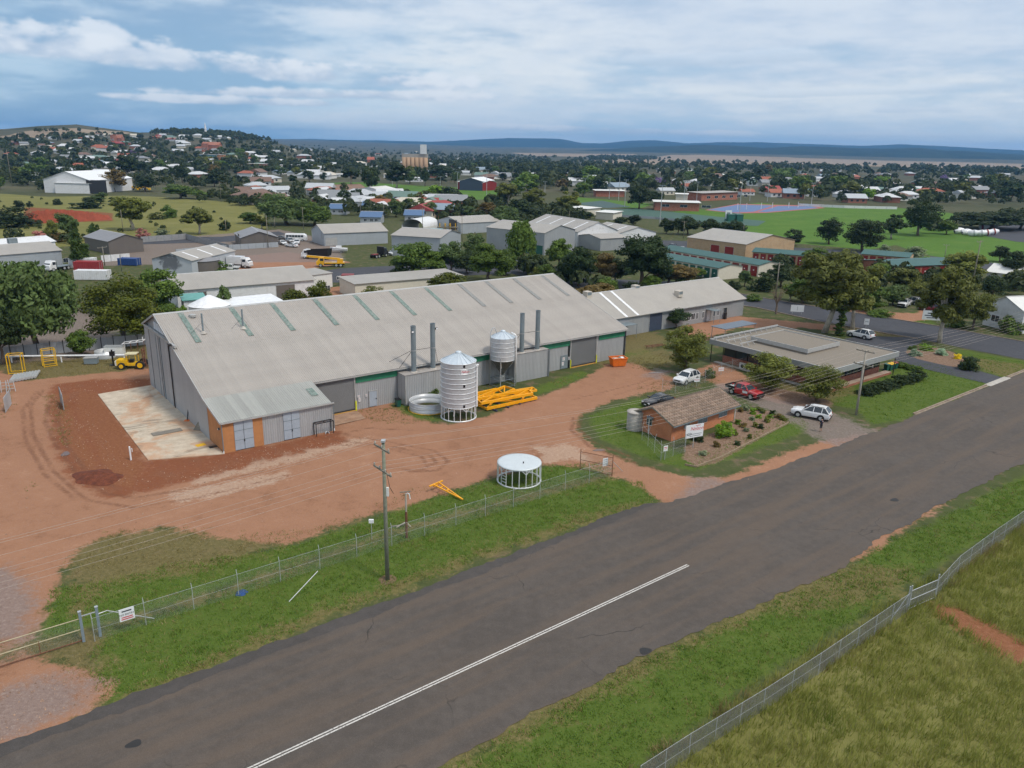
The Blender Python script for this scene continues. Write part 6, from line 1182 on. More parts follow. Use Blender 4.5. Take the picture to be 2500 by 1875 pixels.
    MB().beam((3.6, -.9, .7), (3.6, .9, .7), .12, .12).build('head_bar', M_orange_beam, T)
    # rusty standpipe post with lamp arm, leaning timber, blue rag
    T = thing('standpipe', 'rusty pipe post with white bent top beside the power pole', 'pipe post', P(993, 1313)); h = tall(993, 1313, 1205)
    MB().cyl(0, 0, 0, h*.6, .11, 8).build('lower_pipe', M_rust, T); MB().cyl(0, 0, h*.6, h, .08, 8).build('upper_pipe', M_barkpale, T); MB().tube([(0,0,h-.1), (.15,0,h+.05), (.3,0,h-.05), (.35,0,h-.5)], .05, 7).build('bent_spout', M_white, T); MB().beam((-.5,0,h+.1), (.4,0,h+.2), .08, .08).build('crossarm', M_timber, T)
    T = thing('leaning_pole', 'thin white pole leaning from the fence over the verge', 'pole', P(706, 1470)); e = P(757, 1432, 0); MB().tube([(0, 0, .05), (1.9, 1.2, 1.9)], .03, 6).build('pole', M_white, T)
    o_ = mound('blue_tarp', P(590, 1447), .55, .22, paint('blue_plastic', (.01,.05,.17), .6), 5); tag(o_, 'crumpled blue plastic sheet at the foot of the fence', 'tarp')
    # left yard: yellow cages, tubes, tank, table, forklift
    for k, (px, py, s, lab) in enumerate(((42, 910, 1.25, 'tall yellow open steel cage at the yard edge'), (122, 893, 1.15, 'yellow mesh-sided cage near the iron fence'))):
        T = thing('steel_cage', lab, 'cage', P(px, py), .3+k*.4, 'yellow cages in the yard'); w_ = .72*s
        for x in (-w_, w_):
            for y in (-.6, .6): MB().beam((x, y, 0), (x, y, 2.2*s), .1, .1).build('upright', M_yellow, T)
            MB().beam((x, -.6, 2.2*s), (x, .6, 2.2*s), .09, .09).build('end_rail', M_yellow, T)
        for y in (-.6, .6):
            for z in (.1, 2.2*s) + ((.9, 1.5) if k else ()): MB().beam((-w_, y, z), (w_, y, z), .08, .08).build('side_rail', M_yellow, T)
    for k in range(9):
        p = P(26+k*7.5, 935-k*1.3); T = tag(MB().tube([p+Vector((0,0,.25)), p+Vector((-1.2,3.0,.25))], .2, 8).build('steel_tube', M_galv), ['galvanised tube at the near end of the tube row', 'galvanised tube, second of the row on the ground', 'galvanised tube, third of the row on the ground', 'galvanised tube, fourth of the row on the ground', 'galvanised tube in the middle of the row', 'galvanised tube, sixth of the row on the ground', 'galvanised tube, seventh of the row on the ground', 'galvanised tube, last but one of the row', 'galvanised tube at the far end of the tube row'][k], 'tube', 'galvanised tubes lying in a row')
    for k, px in enumerate((14, 27)):
        T = thing('trestle_ladder', ['pale folding trestle nearest the picture edge', 'pale folding trestle beside the tubes'][k], 'trestle', P(px, 955), .6, 'pale trestles')
        for s in (-1, 1): MB().beam((s*.5, -.4, 0), (s*.4, 0, 1.5), .07, .07).build('leg', M_galv, T); MB().beam((s*.5, .4, 0), (s*.4, 0, 1.5), .07, .07).build('leg', M_galv, T)
        for z in (.4, .8, 1.2): MB().beam((-.45, -.3*(1-z/1.5), z), (.45, -.3*(1-z/1.5), z), .05, .05).build('rung', M_galv, T)
    T = thing('trough_tank', 'small round galvanised trough by the iron fence', 'trough', P(258, 872)); MB().lathe([(1.5, 0), (1.5, 1.1), (1.45, 1.1), (1.45, .1), (.01, .1)], 24).build('trough_wall', M_galv, T, True)
    T = thing('pipe_barrier', 'long white pipe barrier on legs along the fence', 'barrier', P(168, 884), .12)
    for x in (-8, -1.0, 8): MB().cyl(x, 0, 0, 1.0, .1, 8).build('leg', M_white, T)
    MB().tube([(-8.4,0,1.0), (8.4,0,1.0)], .14, 8).build('pipe', M_white, T)
    T = thing('crate_bin', 'small grey steel crate beside the trough', 'crate', P(224, 888), .2); MB().box(-.9, .9, -.5, .5, .1, .95).build('crate_body', M_stack, T); MB().box(-.95, .95, -.55, .55, .95, 1.02).build('crate_rim', M_trim, T)
    T = thing('white_crate', 'white box panel stack behind the forklift', 'box', P(282, 868), .1); MB().box(-1.4, 1.4, -.5, .5, 0, 1.5).build('box_body', M_offwhite, T); MB().box(-1.45, 1.45, -.55, .55, 1.5, 1.58).build('lid', M_galv, T)
    T = thing('machine_stand', 'dark drill-like machine on a stand beside the forklift', 'machine', P(277, 892), .3); MB().box(-.5, .5, -.4, .4, 0, .1).build('base', M_black, T); MB().cyl(0, 0, .1, 2.4, .12, 8).build('column', M_black, T); MB().box(-.35, .35, -.2, .3, 1.5, 2.1).build('head', M_black, T)
    T = thing('ute_tray', 'white ladder rack tray standing behind the forklift', 'tray', P(330, 866), .15); 
    for y in (-.7, .7): MB().beam((-1.6, y, 1.9), (1.6, y, 2.3), .1, .1).build('rail', M_white, T); MB().beam((1.6, y, 2.3), (1.6, y, 3.0), .1, .1).build('headboard_post', M_white, T)
    for x in (-1.5, -.5, .5, 1.5): MB().beam((x, -.7, 2.1+x*.125), (x, .7, 2.1+x*.125), .08, .08).build('cross_bar', M_white, T); MB().beam((x, 0, 0), (x, 0, 2.1+x*.12), .08, .08).build('leg', M_rust, T)
    forklift(P(325, 898), R_(8))
def bin_(label, p, rz, mb_, ml, group=None):
    T = thing('wheelie_bin', label, 'bin', p, rz, group); MB().add([(-.24,-.28,.08),(.24,-.28,.08),(.24,.25,.08),(-.24,.25,.08),(-.29,-.36,.98),(.29,-.36,.98),(.29,.34,.98),(-.29,.34,.98)], [(3,2,1,0),(4,5,6,7),(0,1,5,4),(1,2,6,5),(2,3,7,6),(3,0,4,7)]).build('bin_body', mb_, T)
    MB().add([(-.31,-.39,.99),(.31,-.39,.99),(.31,.38,1.06),(-.31,.38,1.06),(-.3,-.38,1.04),(.3,-.38,1.04),(.3,.36,1.12),(-.3,.36,1.12)], [(3,2,1,0),(4,5,6,7),(0,1,5,4),(1,2,6,5),(2,3,7,6),(3,0,4,7)]).build('lid', ml, T)
    for x in (-.27, .27): MB().tube([(x-.03,.28,.11), (x+.03,.28,.11)], .11, 12).build('wheel', M_rubber, T)
def wheel(T, x, y, r, w, rim=None):
    W_ = MB().tube([(x, y-w/2, r), (x, y+w/2, r)], r, 20).build('wheel', M_rubber, T)
    s = 1 if y > 0 else -1; MB().tube([(x, y+s*(w/2-.01), r), (x, y+s*(w/2+.012), r)], r*.62, 14).build('rim', rim or M_galv, W_); return W_
def forklift(p, rz):
    T = thing('forklift', 'old yellow rough-terrain forklift parked beside the gable wall', 'forklift', p, rz)
    for x, r in ((-1.3, .5), (1.3, .62)):
        for y in (-.85, .85): wheel(T, x, y, r, .35, M_yellow)
    MB().box(-2.0, -.5, -.7, .7, .55, 1.35).build('engine_cover', M_yellow, T); MB().box(-2.25, -2.0, -.6, .6, .5, 1.2).build('counterweight', M_offwhite, T); MB().box(-.5, 1.2, -.65, .65, .5, .85).build('chassis', M_yellow, T); MB().box(-.35, .2, -.3, .3, .85, 1.3).build('seat', M_black, T)
    for x in (-.6, .75):
        for y in (-.6, .6): MB().beam((x, y, .85), (x*.9, y, 2.15), .08, .08).build('cab_post', M_yellow, T)
    MB().box(-.75, .85, -.7, .7, 2.15, 2.25).build('cab_roof', paint('faded_cream', (.55,.5,.32), .6), T)
    for y in (-.4, .4): MB().beam((1.75, y, .2), (1.6, y, 3.0), .14, .14).build('mast', M_rust, T); MB().box(1.8, 2.9, y-.08, y+.08, .25, .32).build('fork', M_rust, T)
    for z in (.7, 1.7, 2.7): MB().beam((1.7, -.4, z), (1.7, .4, z), .1, .1).build('mast_bar', M_rust, T)
build_yard()
# ---------------------------------------------------------------- vehicles
def carpaint(name, c, metal=.0):
    if name in MATS: return MATS[name]
    m, t, b, o = newmat(name); co = coords(t); n = t.noise(co, 2.2, 4, .6); t.put(b.inputs['Base Color'], t.mix(t.math('MULTIPLY', t.mr(n, .45, .75), .18), c, (.25,.18,.13))); b.inputs['Roughness'].default_value = .3; b.inputs['Metallic'].default_value = metal; b.inputs['Coat Weight'].default_value = .5; b.inputs['Coat Roughness'].default_value = .08; MATS[name] = m; return m
CP = {'white': carpaint('car_white', (.72,.73,.74)), 'red': carpaint('car_red', (.38,.012,.02)), 'black': carpaint('car_black', (.012,.013,.016)), 'silver': carpaint('car_silver', (.42,.43,.44), .4), 'maroon': carpaint('car_maroon', (.18,.02,.03)), 'blue': carpaint('car_blue', (.04,.09,.22)), 'grey': carpaint('car_grey', (.12,.125,.13), .3), 'yellow': carpaint('truck_yellow', (.72,.38,.01)), 'cream': carpaint('car_cream', (.6,.57,.48))}
M_lamp = paint('lamp_lens', (.75,.77,.8), .15); M_tail = paint('tail_lens', (.35,.01,.01), .2)
def loft(secs):
    mb = MB(); n = len(secs[0]); vs_ = [p for s in secs for p in s]
    fs = [(i*n+j, i*n+(j+1) % n, (i+1)*n+(j+1) % n, (i+1)*n+j) for i in range(len(secs)-1) for j in range(n)]
    fs += [tuple(range(n-1, -1, -1)), tuple(range((len(secs)-1)*n, len(secs)*n))]; return mb.add(vs_, fs)
def body_sec(x, w, zb, zs, crown=.03, tuck=.06):
    return [(x, -w+tuck, zb), (x, w-tuck, zb), (x, w, zb+.22), (x, w, zs-.2), (x, w-.05, zs-.03), (x, w*.55, zs+crown), (x, -w*.55, zs+crown), (x, -w+.05, zs-.03), (x, -w, zs-.2), (x, -w, zb+.22)]
def car(kind, label, p, rz, col, group=None, detail=True, tray=None):
    """x forward. kinds: suv, sedan, ute"""
    T = thing({'suv': 'suv', 'sedan': 'car', 'ute': 'utility_truck'}[kind], label, {'suv': 'SUV', 'sedan': 'car', 'ute': 'ute'}[kind], p, rz, group); m = CP[col]
    if kind == 'suv': L, W_, wb, r, belt, hood, roofz = 4.75, .94, 2.75, .36, 1.08, 1.02, 1.70; roof = [(.95, belt, .0), (.25, 1.55, .0), (-.1, 1.66, 0), (-.9, roofz, 0), (-1.75, 1.64, 0), (-2.22, 1.12, 0)]
    elif kind == 'sedan': L, W_, wb, r, belt, hood, roofz = 4.6, .9, 2.7, .32, .95, .88, 1.42; roof = [(.85, belt, 0), (.1, 1.33, 0), (-.3, 1.41, 0), (-.9, 1.40, 0), (-1.35, 1.28, 0), (-1.95, .98, 0)]
    else: L, W_, wb, r, belt, hood, roofz = 5.2, .93, 3.1, .39, 1.16, 1.10, 1.78; roof = [(1.15, belt, 0), (.5, 1.66, 0), (.15, 1.76, 0), (-.5, 1.77, 0), (-.85, 1.70, 0), (-.98, 1.2, 0)]
    f, bk = L/2, -L/2; zb = .26 if kind == 'sedan' else .34
    end = bk if kind != 'ute' else -1.02
    st = [(f, W_*.80, zb+.12, hood-.28), (f-.12, W_*.90, zb+.05, hood-.14), (f-.5, W_*.98, zb, hood-.04), (f-1.25, W_, zb, hood), (roof[0][0]-.15, W_, zb, belt)]
    st += [(0, W_, zb, belt), (end+1.0 if kind != 'ute' else -.6, W_, zb, belt)] + ([(end+.4, W_*.99, zb, belt), (end+.1, W_*.95, zb+.03, belt-.06), (end, W_*.88, zb+.12, belt-.2)] if kind == 'suv' else [(end+.35, W_*.97, zb, belt-.02), (end+.05, W_*.92, zb+.05, belt-.08), (end, W_*.85, zb+.12, belt-.2)] if kind == 'sedan' else [(end, W_, zb, belt)])
    B = loft([body_sec(*s) for s in st][::-1]).build('body', m, T)
    g = []
    for i, (x, z, _) in enumerate(roof):
        tw = W_*.95-(z-belt)*.38; bw = W_*.95
        g.append([(x, -bw, belt-.06), (x, bw, belt-.06), (x, max(tw, .3), z-.03), (x, tw*.85, z), (x, -tw*.85, z), (x, -max(tw, .3), z-.03)])
    G = loft(g[::-1]).build('glasshouse', M_glass, T)
    rp = [g[i] for i in range(1, len(g)-1)]; q = MB()
    for s0, s1 in zip(rp[:-1], rp[1:]):
        q.add([Vector(v)+Vector((0,0,.022)) for v in (s0[2], s0[3], s0[4], s0[5], s1[2], s1[3], s1[4], s1[5])], [(0,1,5,4),(1,2,6,5),(2,3,7,6)])
    q.build('roof_panel', m, T)
    P_ = MB()
    for s in (-1, 1):
        for i in ((0, 1), (len(g)-2, len(g)-1)): a, b_ = g[i[0]], g[i[1]]; P_.beam(Vector(a[2 if s > 0 else 5]), Vector(b_[2 if s > 0 else 5]), .09, .08)
        for x in ((-.35, -1.35) if kind == 'suv' else (-.45,) if kind == 'sedan' else (.05,)): P_.beam((x, s*(W_*.955), belt-.02), (x-.05, s*(W_*.95-(roofz-belt)*.36), roofz-.06), .08, .04)
    P_.build('pillars', m, T)
    for x in (f-.95, f-.95-wb):
        for s in (-1, 1):
            MB().tube([(x, s*(W_-.16), r+.02), (x, s*(W_+.004), r+.02)], r+.085, 18).build('wheel_arch', M_black, T); wheel(T, x, s*(W_-.09), r, .22)
    for s in (-1, 1):
        MB().box(f-.22, f-.02, s*W_*.62-.17, s*W_*.62+.17, hood-.34, hood-.17).build('headlight', M_lamp, T); MB().box(bk-.012 if kind != 'ute' else bk-.02, bk+.2, s*W_*.72-.14, s*W_*.72+.14, belt-.32, belt-.1).build('tail_light', M_tail, T); MB().box(.75 if kind != 'ute' else .95, .95 if kind != 'ute' else 1.15, s*(W_+.02), s*(W_+.2), belt, belt+.14).build('mirror', m, T)
    MB().box(f-.03, f+.012, -.45, .45, zb+.22, hood-.22).build('grille', M_black, T); MB().box(f+.013, f+.022, -.2, .2, zb+.1, zb+.22).build('number_plate', M_signwhite, T); MB().box(f-.3, f-.0, -W_*.8, W_*.8, zb-.02, zb+.12).build('front_bumper', M_black, T)
    if kind == 'ute':
        if tray == 'tray':
            MB().box(bk, -1.06, -W_, W_, .78, .9).build('tray_floor', M_galv, T)
            for q_ in ((bk, -1.06, -W_, -W_+.05), (bk, -1.06, W_-.05, W_), (bk, bk+.05, -W_+.05, W_-.05), (-1.11, -1.06, -W_+.05, W_-.05)): MB().box(*q_, .9, 1.2).build('tray_side', m if col != 'red' else M_black, T)
            MB().beam((-1.1, -.8, 1.2), (-1.1, -.8, 1.8), .06, .06).build('headboard_post', M_black, T); MB().beam((-1.1, .8, 1.2), (-1.1, .8, 1.8), .06, .06).build('headboard_post', M_black, T); MB().beam((-1.1, -.8, 1.8), (-1.1, .8, 1.8), .06, .06).build('headboard_rail', M_black, T)
        else:
            for q_ in ((bk, -1.03, -W_, -W_+.1), (bk, -1.03, W_-.1, W_), (bk, bk+.08, -W_+.1, W_-.1)): MB().box(*q_, .4, belt-.02).build('tub_side', m, T)
            MB().box(bk+.08, -1.03, -W_+.1, W_-.1, .5, .75).build('tub_floor', M_black, T)
        MB().box(bk+.3, -1.0, -.5, .5, .45, .75).build('chassis', M_black, T); MB().box(f-.05, f+.1, -W_*.85, W_*.85, .55, .95).build('bull_bar', M_black, T)
    if kind == 'suv':
        for s in (-1, 1): MB().beam((.1, s*W_*.66, roofz+.02), (-1.6, s*W_*.66, roofz+.02), .04, .05).build('roof_rail', M_black, T)
        MB().box(bk-.03, bk+.02, -W_*.8, W_*.8, zb, zb+.22).build('rear_bumper', M_black, T); MB().box(bk-.02, bk-.012, -.25, .25, belt-.36, belt-.24).build('number_plate', M_signwhite, T)
    return T
def heading(rear, front): d = P(*front)-P(*rear); return math.atan2(d.y, d.x)
def midp(a, b_, off=0.0):
    m = (P(*a)+P(*b_))/2; d = (P(*b_)-P(*a)).normalized(); n = Vector((-d.y, d.x, 0)); return m+n*off
def build_cars():
    T = car('suv', 'white SUV parked by the mesh gate behind the brick hut', midp((1701, 931), (1672, 941), -.8), heading((1701, 931), (1672, 941)), 'white')
    T = car('suv', 'white SUV on the gravel driveway with a person behind it', midp((2003, 1028), (1949, 1018), -.8), heading((2003, 1028), (1949, 1018)), 'white')
    T = car('suv', 'white SUV parked behind the office near the columnar cypress', midp((2110, 829), (2078, 822), -.8), heading((2110, 829), (2078, 822)), 'white')
    T = car('ute', 'red dual cab ute with black tray beside the hut roof', midp((1786, 962), (1829, 975), .85), heading((1786, 962), (1829, 975)), 'red', None, True, 'tray')
    MB().box(.3, 1.1, .945, .95, .7, 1.0).build('door_sign', M_signwhite, T); MB().box(.3, 1.1, -.95, -.945, .7, 1.0).build('door_sign', M_signwhite, T)
    car('sedan', 'black car half hidden behind the hut roof', P(1606, 988), heading((1640, 980), (1580, 993)), 'black')
    car('suv', 'silver wagon parked in the shade of the street trees', P(1062, 666), R_(5), 'silver'); car('ute', 'white ute parked beside the field, nearer the dead shrub', P(1890, 604), R_(190), 'white', None, True, 'tub'); car('ute', 'white dual cab ute parked beside the round field tree', P(1918, 607), R_(185), 'white', None, True, 'tub')
    car('ute', 'white tray ute in the dirt yard by the mural shed', P(561, 661), R_(188), 'white', None, True, 'tray'); car('sedan', 'maroon car in the dirt driveway across the side street', P(2268, 757), R_(175), 'maroon'); car('ute', 'white and orange ute parked on the dirt across the side street', P(2207, 748), R_(230), 'white', None, True, 'tray'); car('sedan', 'white sedan nose at the edge of the truck yard', P(590, 650), R_(10), 'white')
    for k, (px, py, c, kd, lab) in enumerate(((690, 585, 'grey', 'sedan', 'dark grey car at the far corner of the wrecking lot'), (708, 592, 'silver', 'suv', 'silver wagon in the wrecking lot beside the bus'), (690, 597, 'white', 'sedan', 'white car in the wrecking lot near the brown shed'), (725, 596, 'white', 'suv', 'white four wheel drive in front of the bus'), (712, 603, 'white', 'sedan', 'white car at the near edge of the wrecking lot'), (742, 584, 'maroon', 'sedan', 'reddish car beside the bus rear'), (1640, 607, 'black', 'suv', 'dark car beside the cream brick hall'), (1570, 612, 'white', 'sedan', 'white car behind the tallest pine'), (505, 482, 'white', 'sedan', 'white car on the far paddock corner street'), (2225, 742, 'silver', 'suv', 'pale wagon behind the white and orange ute'), (1660, 612, 'silver', 'sedan', 'silver car by the cream hall corner'), (963, 622, 'white', 'suv', 'white van-like wagon beside the half hidden shed'))):
        car(kd, lab, P(px, py), R_(random.uniform(0, 360)), c)
    # bus
    T = thing('minibus', 'white minibus in the wrecking lot beside the pale grey shed', 'bus', P(724, 588), R_(4)); secs = [[(x, -1.0, .35), (x, 1.0, .35), (x, 1.05, 1.2), (x, .98, 2.3-d), (x, .75, 2.55-d), (x, -.75, 2.55-d), (x, -.98, 2.3-d), (x, -1.05, 1.2)] for x, d in ((-3.6, .1), (-3.4, 0), (2.6, 0), (3.3, .35), (3.6, 1.0))]
    loft(secs).build('body', CP['white'], T)
    for s in (-1, 1):
        for k in range(6): MB().box(-3.2+k*.98, -2.35+k*.98, s*1.03-.03, s*1.03+.03, 1.35, 2.05).build('window', M_glass, T)
        for x in (-2.3, 2.3): wheel(T, x, s*.95, .38, .25)
    MB().add([(3.3,-.8,2.15),(3.3,.8,2.15),(3.62,.85,1.3),(3.62,-.85,1.3)], [(0,3,2,1)]).build('windscreen', M_glass, T)
    # trucks
    def truck(label, p, rz, col, bed='tray', L=7.5):
        T = thing('truck', label, 'truck', p, rz); m = CP[col]; f = L/2
        loft([[(x, -1.1, .6), (x, 1.1, .6), (x, 1.1, zt-.3), (x, 1.0, zt), (x, -1.0, zt), (x, -1.1, zt-.3)] for x, zt in ((f-2.0, 2.7), (f-.9, 2.7), (f-.25, 1.75), (f, 1.6))]).build('cab', m, T)
        MB().add([(f-.88,-.95,2.6),(f-.88,.95,2.6),(f-.27,.95,1.82),(f-.27,-.95,1.82)], [(0,3,2,1)]).build('windscreen', M_glass, T)
        for s in (-1, 1): MB().box(f-1.9, f-1.0, s*1.105-.02, s*1.105+.02, 1.7, 2.4).build('side_window', M_glass, T)
        MB().box(-f, f-.3, -.5, .5, .55, .85).build('chassis', M_black, T); MB().box(f-.02, f+.1, -1.1, 1.1, .45, .8).build('bumper', M_galv, T)
        for x in (f-1.1, -f+1.0, -f+2.2):
            for s in (-1, 1): wheel(T, x, s*.95, .5, .3)
        if bed == 'tray': MB().box(-f, f-2.2, -1.15, 1.15, .95, 1.1).build('tray', M_stack, T); MB().box(f-2.25, f-2.15, -1.15, 1.15, 1.1, 2.3).build('headboard', M_stack, T)
        if bed == 'box': MB().box(-f, f-2.2, -1.15, 1.15, 1.0, 3.0).build('box_body', m, T)
        if bed == 'crane': MB().box(-f, f-2.2, -1.1, 1.1, .95, 1.3).build('deck', m, T); MB().box(-f+.4, -f+2.0, -.8, .8, 1.3, 2.2).build('slew_house', m, T); MB().beam((-f+1.2, 0, 2.1), (f+2.6, 0, 2.9), .5, .55).build('boom', m, T); MB().beam((f+1.2, 0, 2.75), (f+3.6, 0, 3.0), .35, .38).build('boom_tip', M_white, T)
        if bed == 'tip': MB().add([(-f,-1.2,1.1),(f-2.2,-1.2,1.1),(f-2.2,1.2,1.1),(-f,1.2,1.1),(-f-.4,-1.25,3.2),(f-1.9,-1.25,2.6),(f-1.9,1.25,2.6),(-f-.4,1.25,3.2)], [(3,2,1,0),(0,1,5,4),(1,2,6,5),(2,3,7,6),(3,0,4,7)]).build('tipper_body', M_black, T)
        if bed == 'prime': MB().box(-f+.4, -f+2.4, -.6, .6, .95, 1.15).build('fifth_wheel', M_reddoor, T); MB().box(f-2.6, f-2.05, -1.2, 1.2, 1.0, 3.1).build('sleeper', M_black, T)
        return T
    truck('yellow crane truck at the edge of the dirt truck yard', P(808, 651), R_(188), 'yellow', 'crane'); truck('white cabbed truck with raised black tipper body', P(772, 632), R_(165), 'white', 'tip', 8.5); truck('dark prime mover without trailer near the grey shed', P(925, 628), R_(60), 'black', 'prime', 6.5); truck('white box truck in the dirt yard by the mural shed', P(586, 653), R_(350), 'white', 'box', 6.5); truck('old white truck in the yard by the red container', P(142, 660), R_(250), 'white', 'tray', 6.5)
    # boat on trailer, containers, caravan-like boxes
    T = thing('boat', 'white cabin boat on a trailer in the truck yard', 'boat', P(829, 617), R_(185)); loft([[(x, -w, zt), (x, -w*.8, .8), (x, 0, .5+(0.0 if x < 1.5 else (x-1.5)*.4)), (x, w*.8, .8), (x, w, zt)] for x, w, zt in ((-2.4, .9, 1.4), (0, 1.0, 1.5), (1.6, .8, 1.65), (2.8, .08, 1.8))]).build('hull', M_white, T); MB().box(-.6, 1.0, -.6, .6, 1.5, 2.1).build('cabin', M_white, T)
    for s in (-1, 1): wheel(T, -.6, s*.8, .3, .18)
    MB().beam((-2.2, 0, .4), (3.6, 0, .4), .12, .12).build('trailer_beam', M_galv, T)
    def container(label, p, rz, mat, L=6.0, h=2.6):
        T = thing('shipping_container', label, 'container', p, rz)
        MB().box(0, L, 0, 2.4, .12, h).build('box_body', mat, T)
        for x in (0, L):
            for y in (0, 2.4): MB().box(x-.08, x+.08, y-.08, y+.08, 0, h+.04).build('corner_post', mat, T)
        for s in range(int(L/.5)): MB().box(.2+s*.5, .42+s*.5, -.05, -.01, .2, h-.1).build('wall_rib', mat, T)
        for y in (.6, 1.8): MB().box(L+.01, L+.06, y-.03, y+.03, .2, h-.1).build('door_bar', M_galv, T)
    container('red shipping container beside the conifers', P(182, 664), R_(5), paint('container_red', (.28,.03,.035), .6, var=.2)); container('white shipping container behind the red one', P(170, 655), R_(5), M_whitewall); container('white boxy site hut below the red container', P(183, 684), R_(3), M_whitewall, 7.5, 2.3); container('blue skip-like container in the grass by the mural shed', P(289, 648), R_(-5), paint('container_blue', (.02,.06,.2), .6), 5, 1.9); container('teal container behind the timber racks', P(1034, 575), R_(0), paint('teal_container', (.2,.38,.42), .6), 7, 2.5)
    # concrete mixer drums
    MXL = ['white mixer drum with open black mouth nearest the round bush', 'white mixer drum second in the front row', 'white mixer drum third in the front row', 'white mixer drum fourth in the front row', 'white mixer drum with red stripe in the front row', 'red ended mixer drum at the front row end', 'white and red mixer drum in the back row beside the bush', 'white and red mixer drum in the middle of the back row', 'white and red mixer drum at the end of the back row']
    for k, (px, py) in enumerate(((2340, 571), (2358, 574), (2376, 577), (2394, 577), (2408, 576), (2424, 574), (2402, 560), (2418, 557), (2433, 554))):
        T = thing('mixer_drum', MXL[k], 'mixer drum', P(px, py), random.uniform(-.6, .3), 'concrete mixer drums in the yard'); d = MB(); prof = [(.6, -2.2), (1.1, -1.6), (1.35, -.4), (1.3, .6), (.75, 1.9), (.7, 2.1)]
        o = d.lathe(prof, 18).build('drum_shell', M_white, T, True); o.rotation_euler = (0, R_(80), 0); o.location = (0, 0, 1.4)
        q = MB().lathe([(1.37, -.2), (1.39, .1), (1.37, .4)] if k < 6 else [(1.2, -1.45), (1.37, -.9), (1.38, -.5)], 18).build('painted_band', M_reddoor if k > 3 else M_galv, T, True); q.rotation_euler = (0, R_(80), 0); q.location = (0, 0, 1.4)
        q = MB().lathe([(.01, 2.05), (.68, 2.05)], 18).build('mouth', M_black, T); q.rotation_euler = (0, R_(80), 0); q.location = (0, 0, 1.4)
build_cars()

# ---------------------------------------------------------------- the person by the car
def build_person():
    p = P(2003, 1054); T = thing('person', 'person in dark shirt and shorts standing behind the white SUV with back turned', 'person', p, R_(20))
    skin = paint('skin', (.42,.25,.18), .6, var=.05); cloth = paint('dark_cloth', (.018,.018,.03), .85); shoe = paint('shoe', (.3,.25,.2), .8)
    V = [(0,0,.95),(0,0,1.12),(0,.0,1.30),(0,.01,1.46),(0,0,1.55),(0,.02,1.63),(0,.02,1.76), (.10,0,.90),(.11,.02,.50),(.11,-.03,.09),(.12,.13,.05), (-.10,0,.90),(-.11,.0,.50),(-.11,-.05,.09),(-.12,.11,.05), (.19,0,1.43),(.25,-.02,1.17),(.23,.12,.98),(.21,.2,.92), (-.19,0,1.43),(-.26,-.02,1.16),(-.24,.12,.98),(-.22,.2,.92)]
    E = [(0,1),(1,2),(2,3),(3,4),(4,5),(5,6),(0,7),(7,8),(8,9),(9,10),(0,11),(11,12),(12,13),(13,14),(3,15),(15,16),(16,17),(17,18),(3,19),(19,20),(20,21),(21,22)]
    RD_ = [.15,.14,.16,.13,.06,.095,.085,.095,.062,.045,.04,.095,.062,.045,.04,.065,.05,.036,.035,.065,.05,.036,.035]
    me = bpy.data.meshes.new('body'); me.from_pydata(V, E, []); o = bpy.data.objects.new('body', me); COL.objects.link(o)
    bpy.context.view_layer.objects.active = o; mod = o.modifiers.new('skin', 'SKIN'); sub = o.modifiers.new('sub', 'SUBSURF'); sub.levels = sub.render_levels = 2
    for v, r in zip(me.skin_vertices[0].data, RD_): v.radius = (r*1.05, r*.82)
    me.skin_vertices[0].data[0].use_root = True
    dg = bpy.context.evaluated_depsgraph_get(); ev = o.evaluated_get(dg); nm = bpy.data.meshes.new_from_object(ev); bpy.data.objects.remove(o)
    for m in (skin, cloth, shoe): nm.materials.append(m)
    for f in nm.polygons:
        c = f.center; f.use_smooth = True; arm = abs(c.x) > .19 and c.z < 1.42
        f.material_index = 2 if c.z < .12 else 1 if ((.46 < c.z < 1.5 and not (arm and c.z < 1.2))) else 0
    b = linkmesh('body', nm, T)
    h = MB().lathe([(.01, 1.80), (.07, 1.785), (.1, 1.73), (.105, 1.66), (.07, 1.63)], 14).build('hair', paint('dark_hair', (.02,.015,.012), .8), T, True); h.location = (0, .0, 0)
    MB().box(-.11, .11, -.152, -.146, 1.30, 1.36).build('shirt_print', M_signwhite, T); MB().box(-.07, .05, -.156, -.153, 1.31, 1.345).build('print_mark', M_redprint, T)
    for s in (-1, 1):
        for k in range(4): MB().tube([(s*.215+k*.014-.02, .2, .93), (s*.215+k*.014-.02, .225, .885), (s*.215+k*.014-.02, .22, .84)], [.009,.009,.007], 6).build('finger', skin, b)
        MB().tube([(s*.19, .19, .95), (s*.185, .24, .91)], [.011,.009], 6).build('thumb', skin, b)
build_person()
# ---------------------------------------------------------------- poles, wires, fences, signs
def crossarm(T, z, w, rz, mat=None, ins=3):
    a = Matrix.Rotation(rz, 4, 'Z'); C = MB().beam(a @ Vector((-w/2, .14, z)), a @ Vector((w/2, .14, z)), .1, .12).build('crossarm', mat or M_timber, T)
    for k in range(ins):
        q = a @ Vector((-w/2+.1+k*(w-.2)/max(1, ins-1), .14, z+.06)); MB().lathe([(.03, q.z), (.06, q.z+.05), (.05, q.z+.12), (.07, q.z+.15), (.04, q.z+.22), (.01, q.z+.23)], 8, q.x, q.y).build('insulator', M_conc, C)
    return C
def pole(label, px, py, ty, arms, r=.16, mat=None, lean=0, h=None):
    p = P(px, py); h = h or tall(px, py, ty); T = thing('power_pole', label, 'power pole', p)
    o = MB().tube([(0, 0, -.3), (0, 0, h*.5), (0, 0, h)], [r, r*.85, r*.7], 10).build('pole', mat or M_timber, T, True)
    for zf, w, rz, ins in arms: crossarm(T, h*zf, w, rz, None, ins)
    return T, p, h
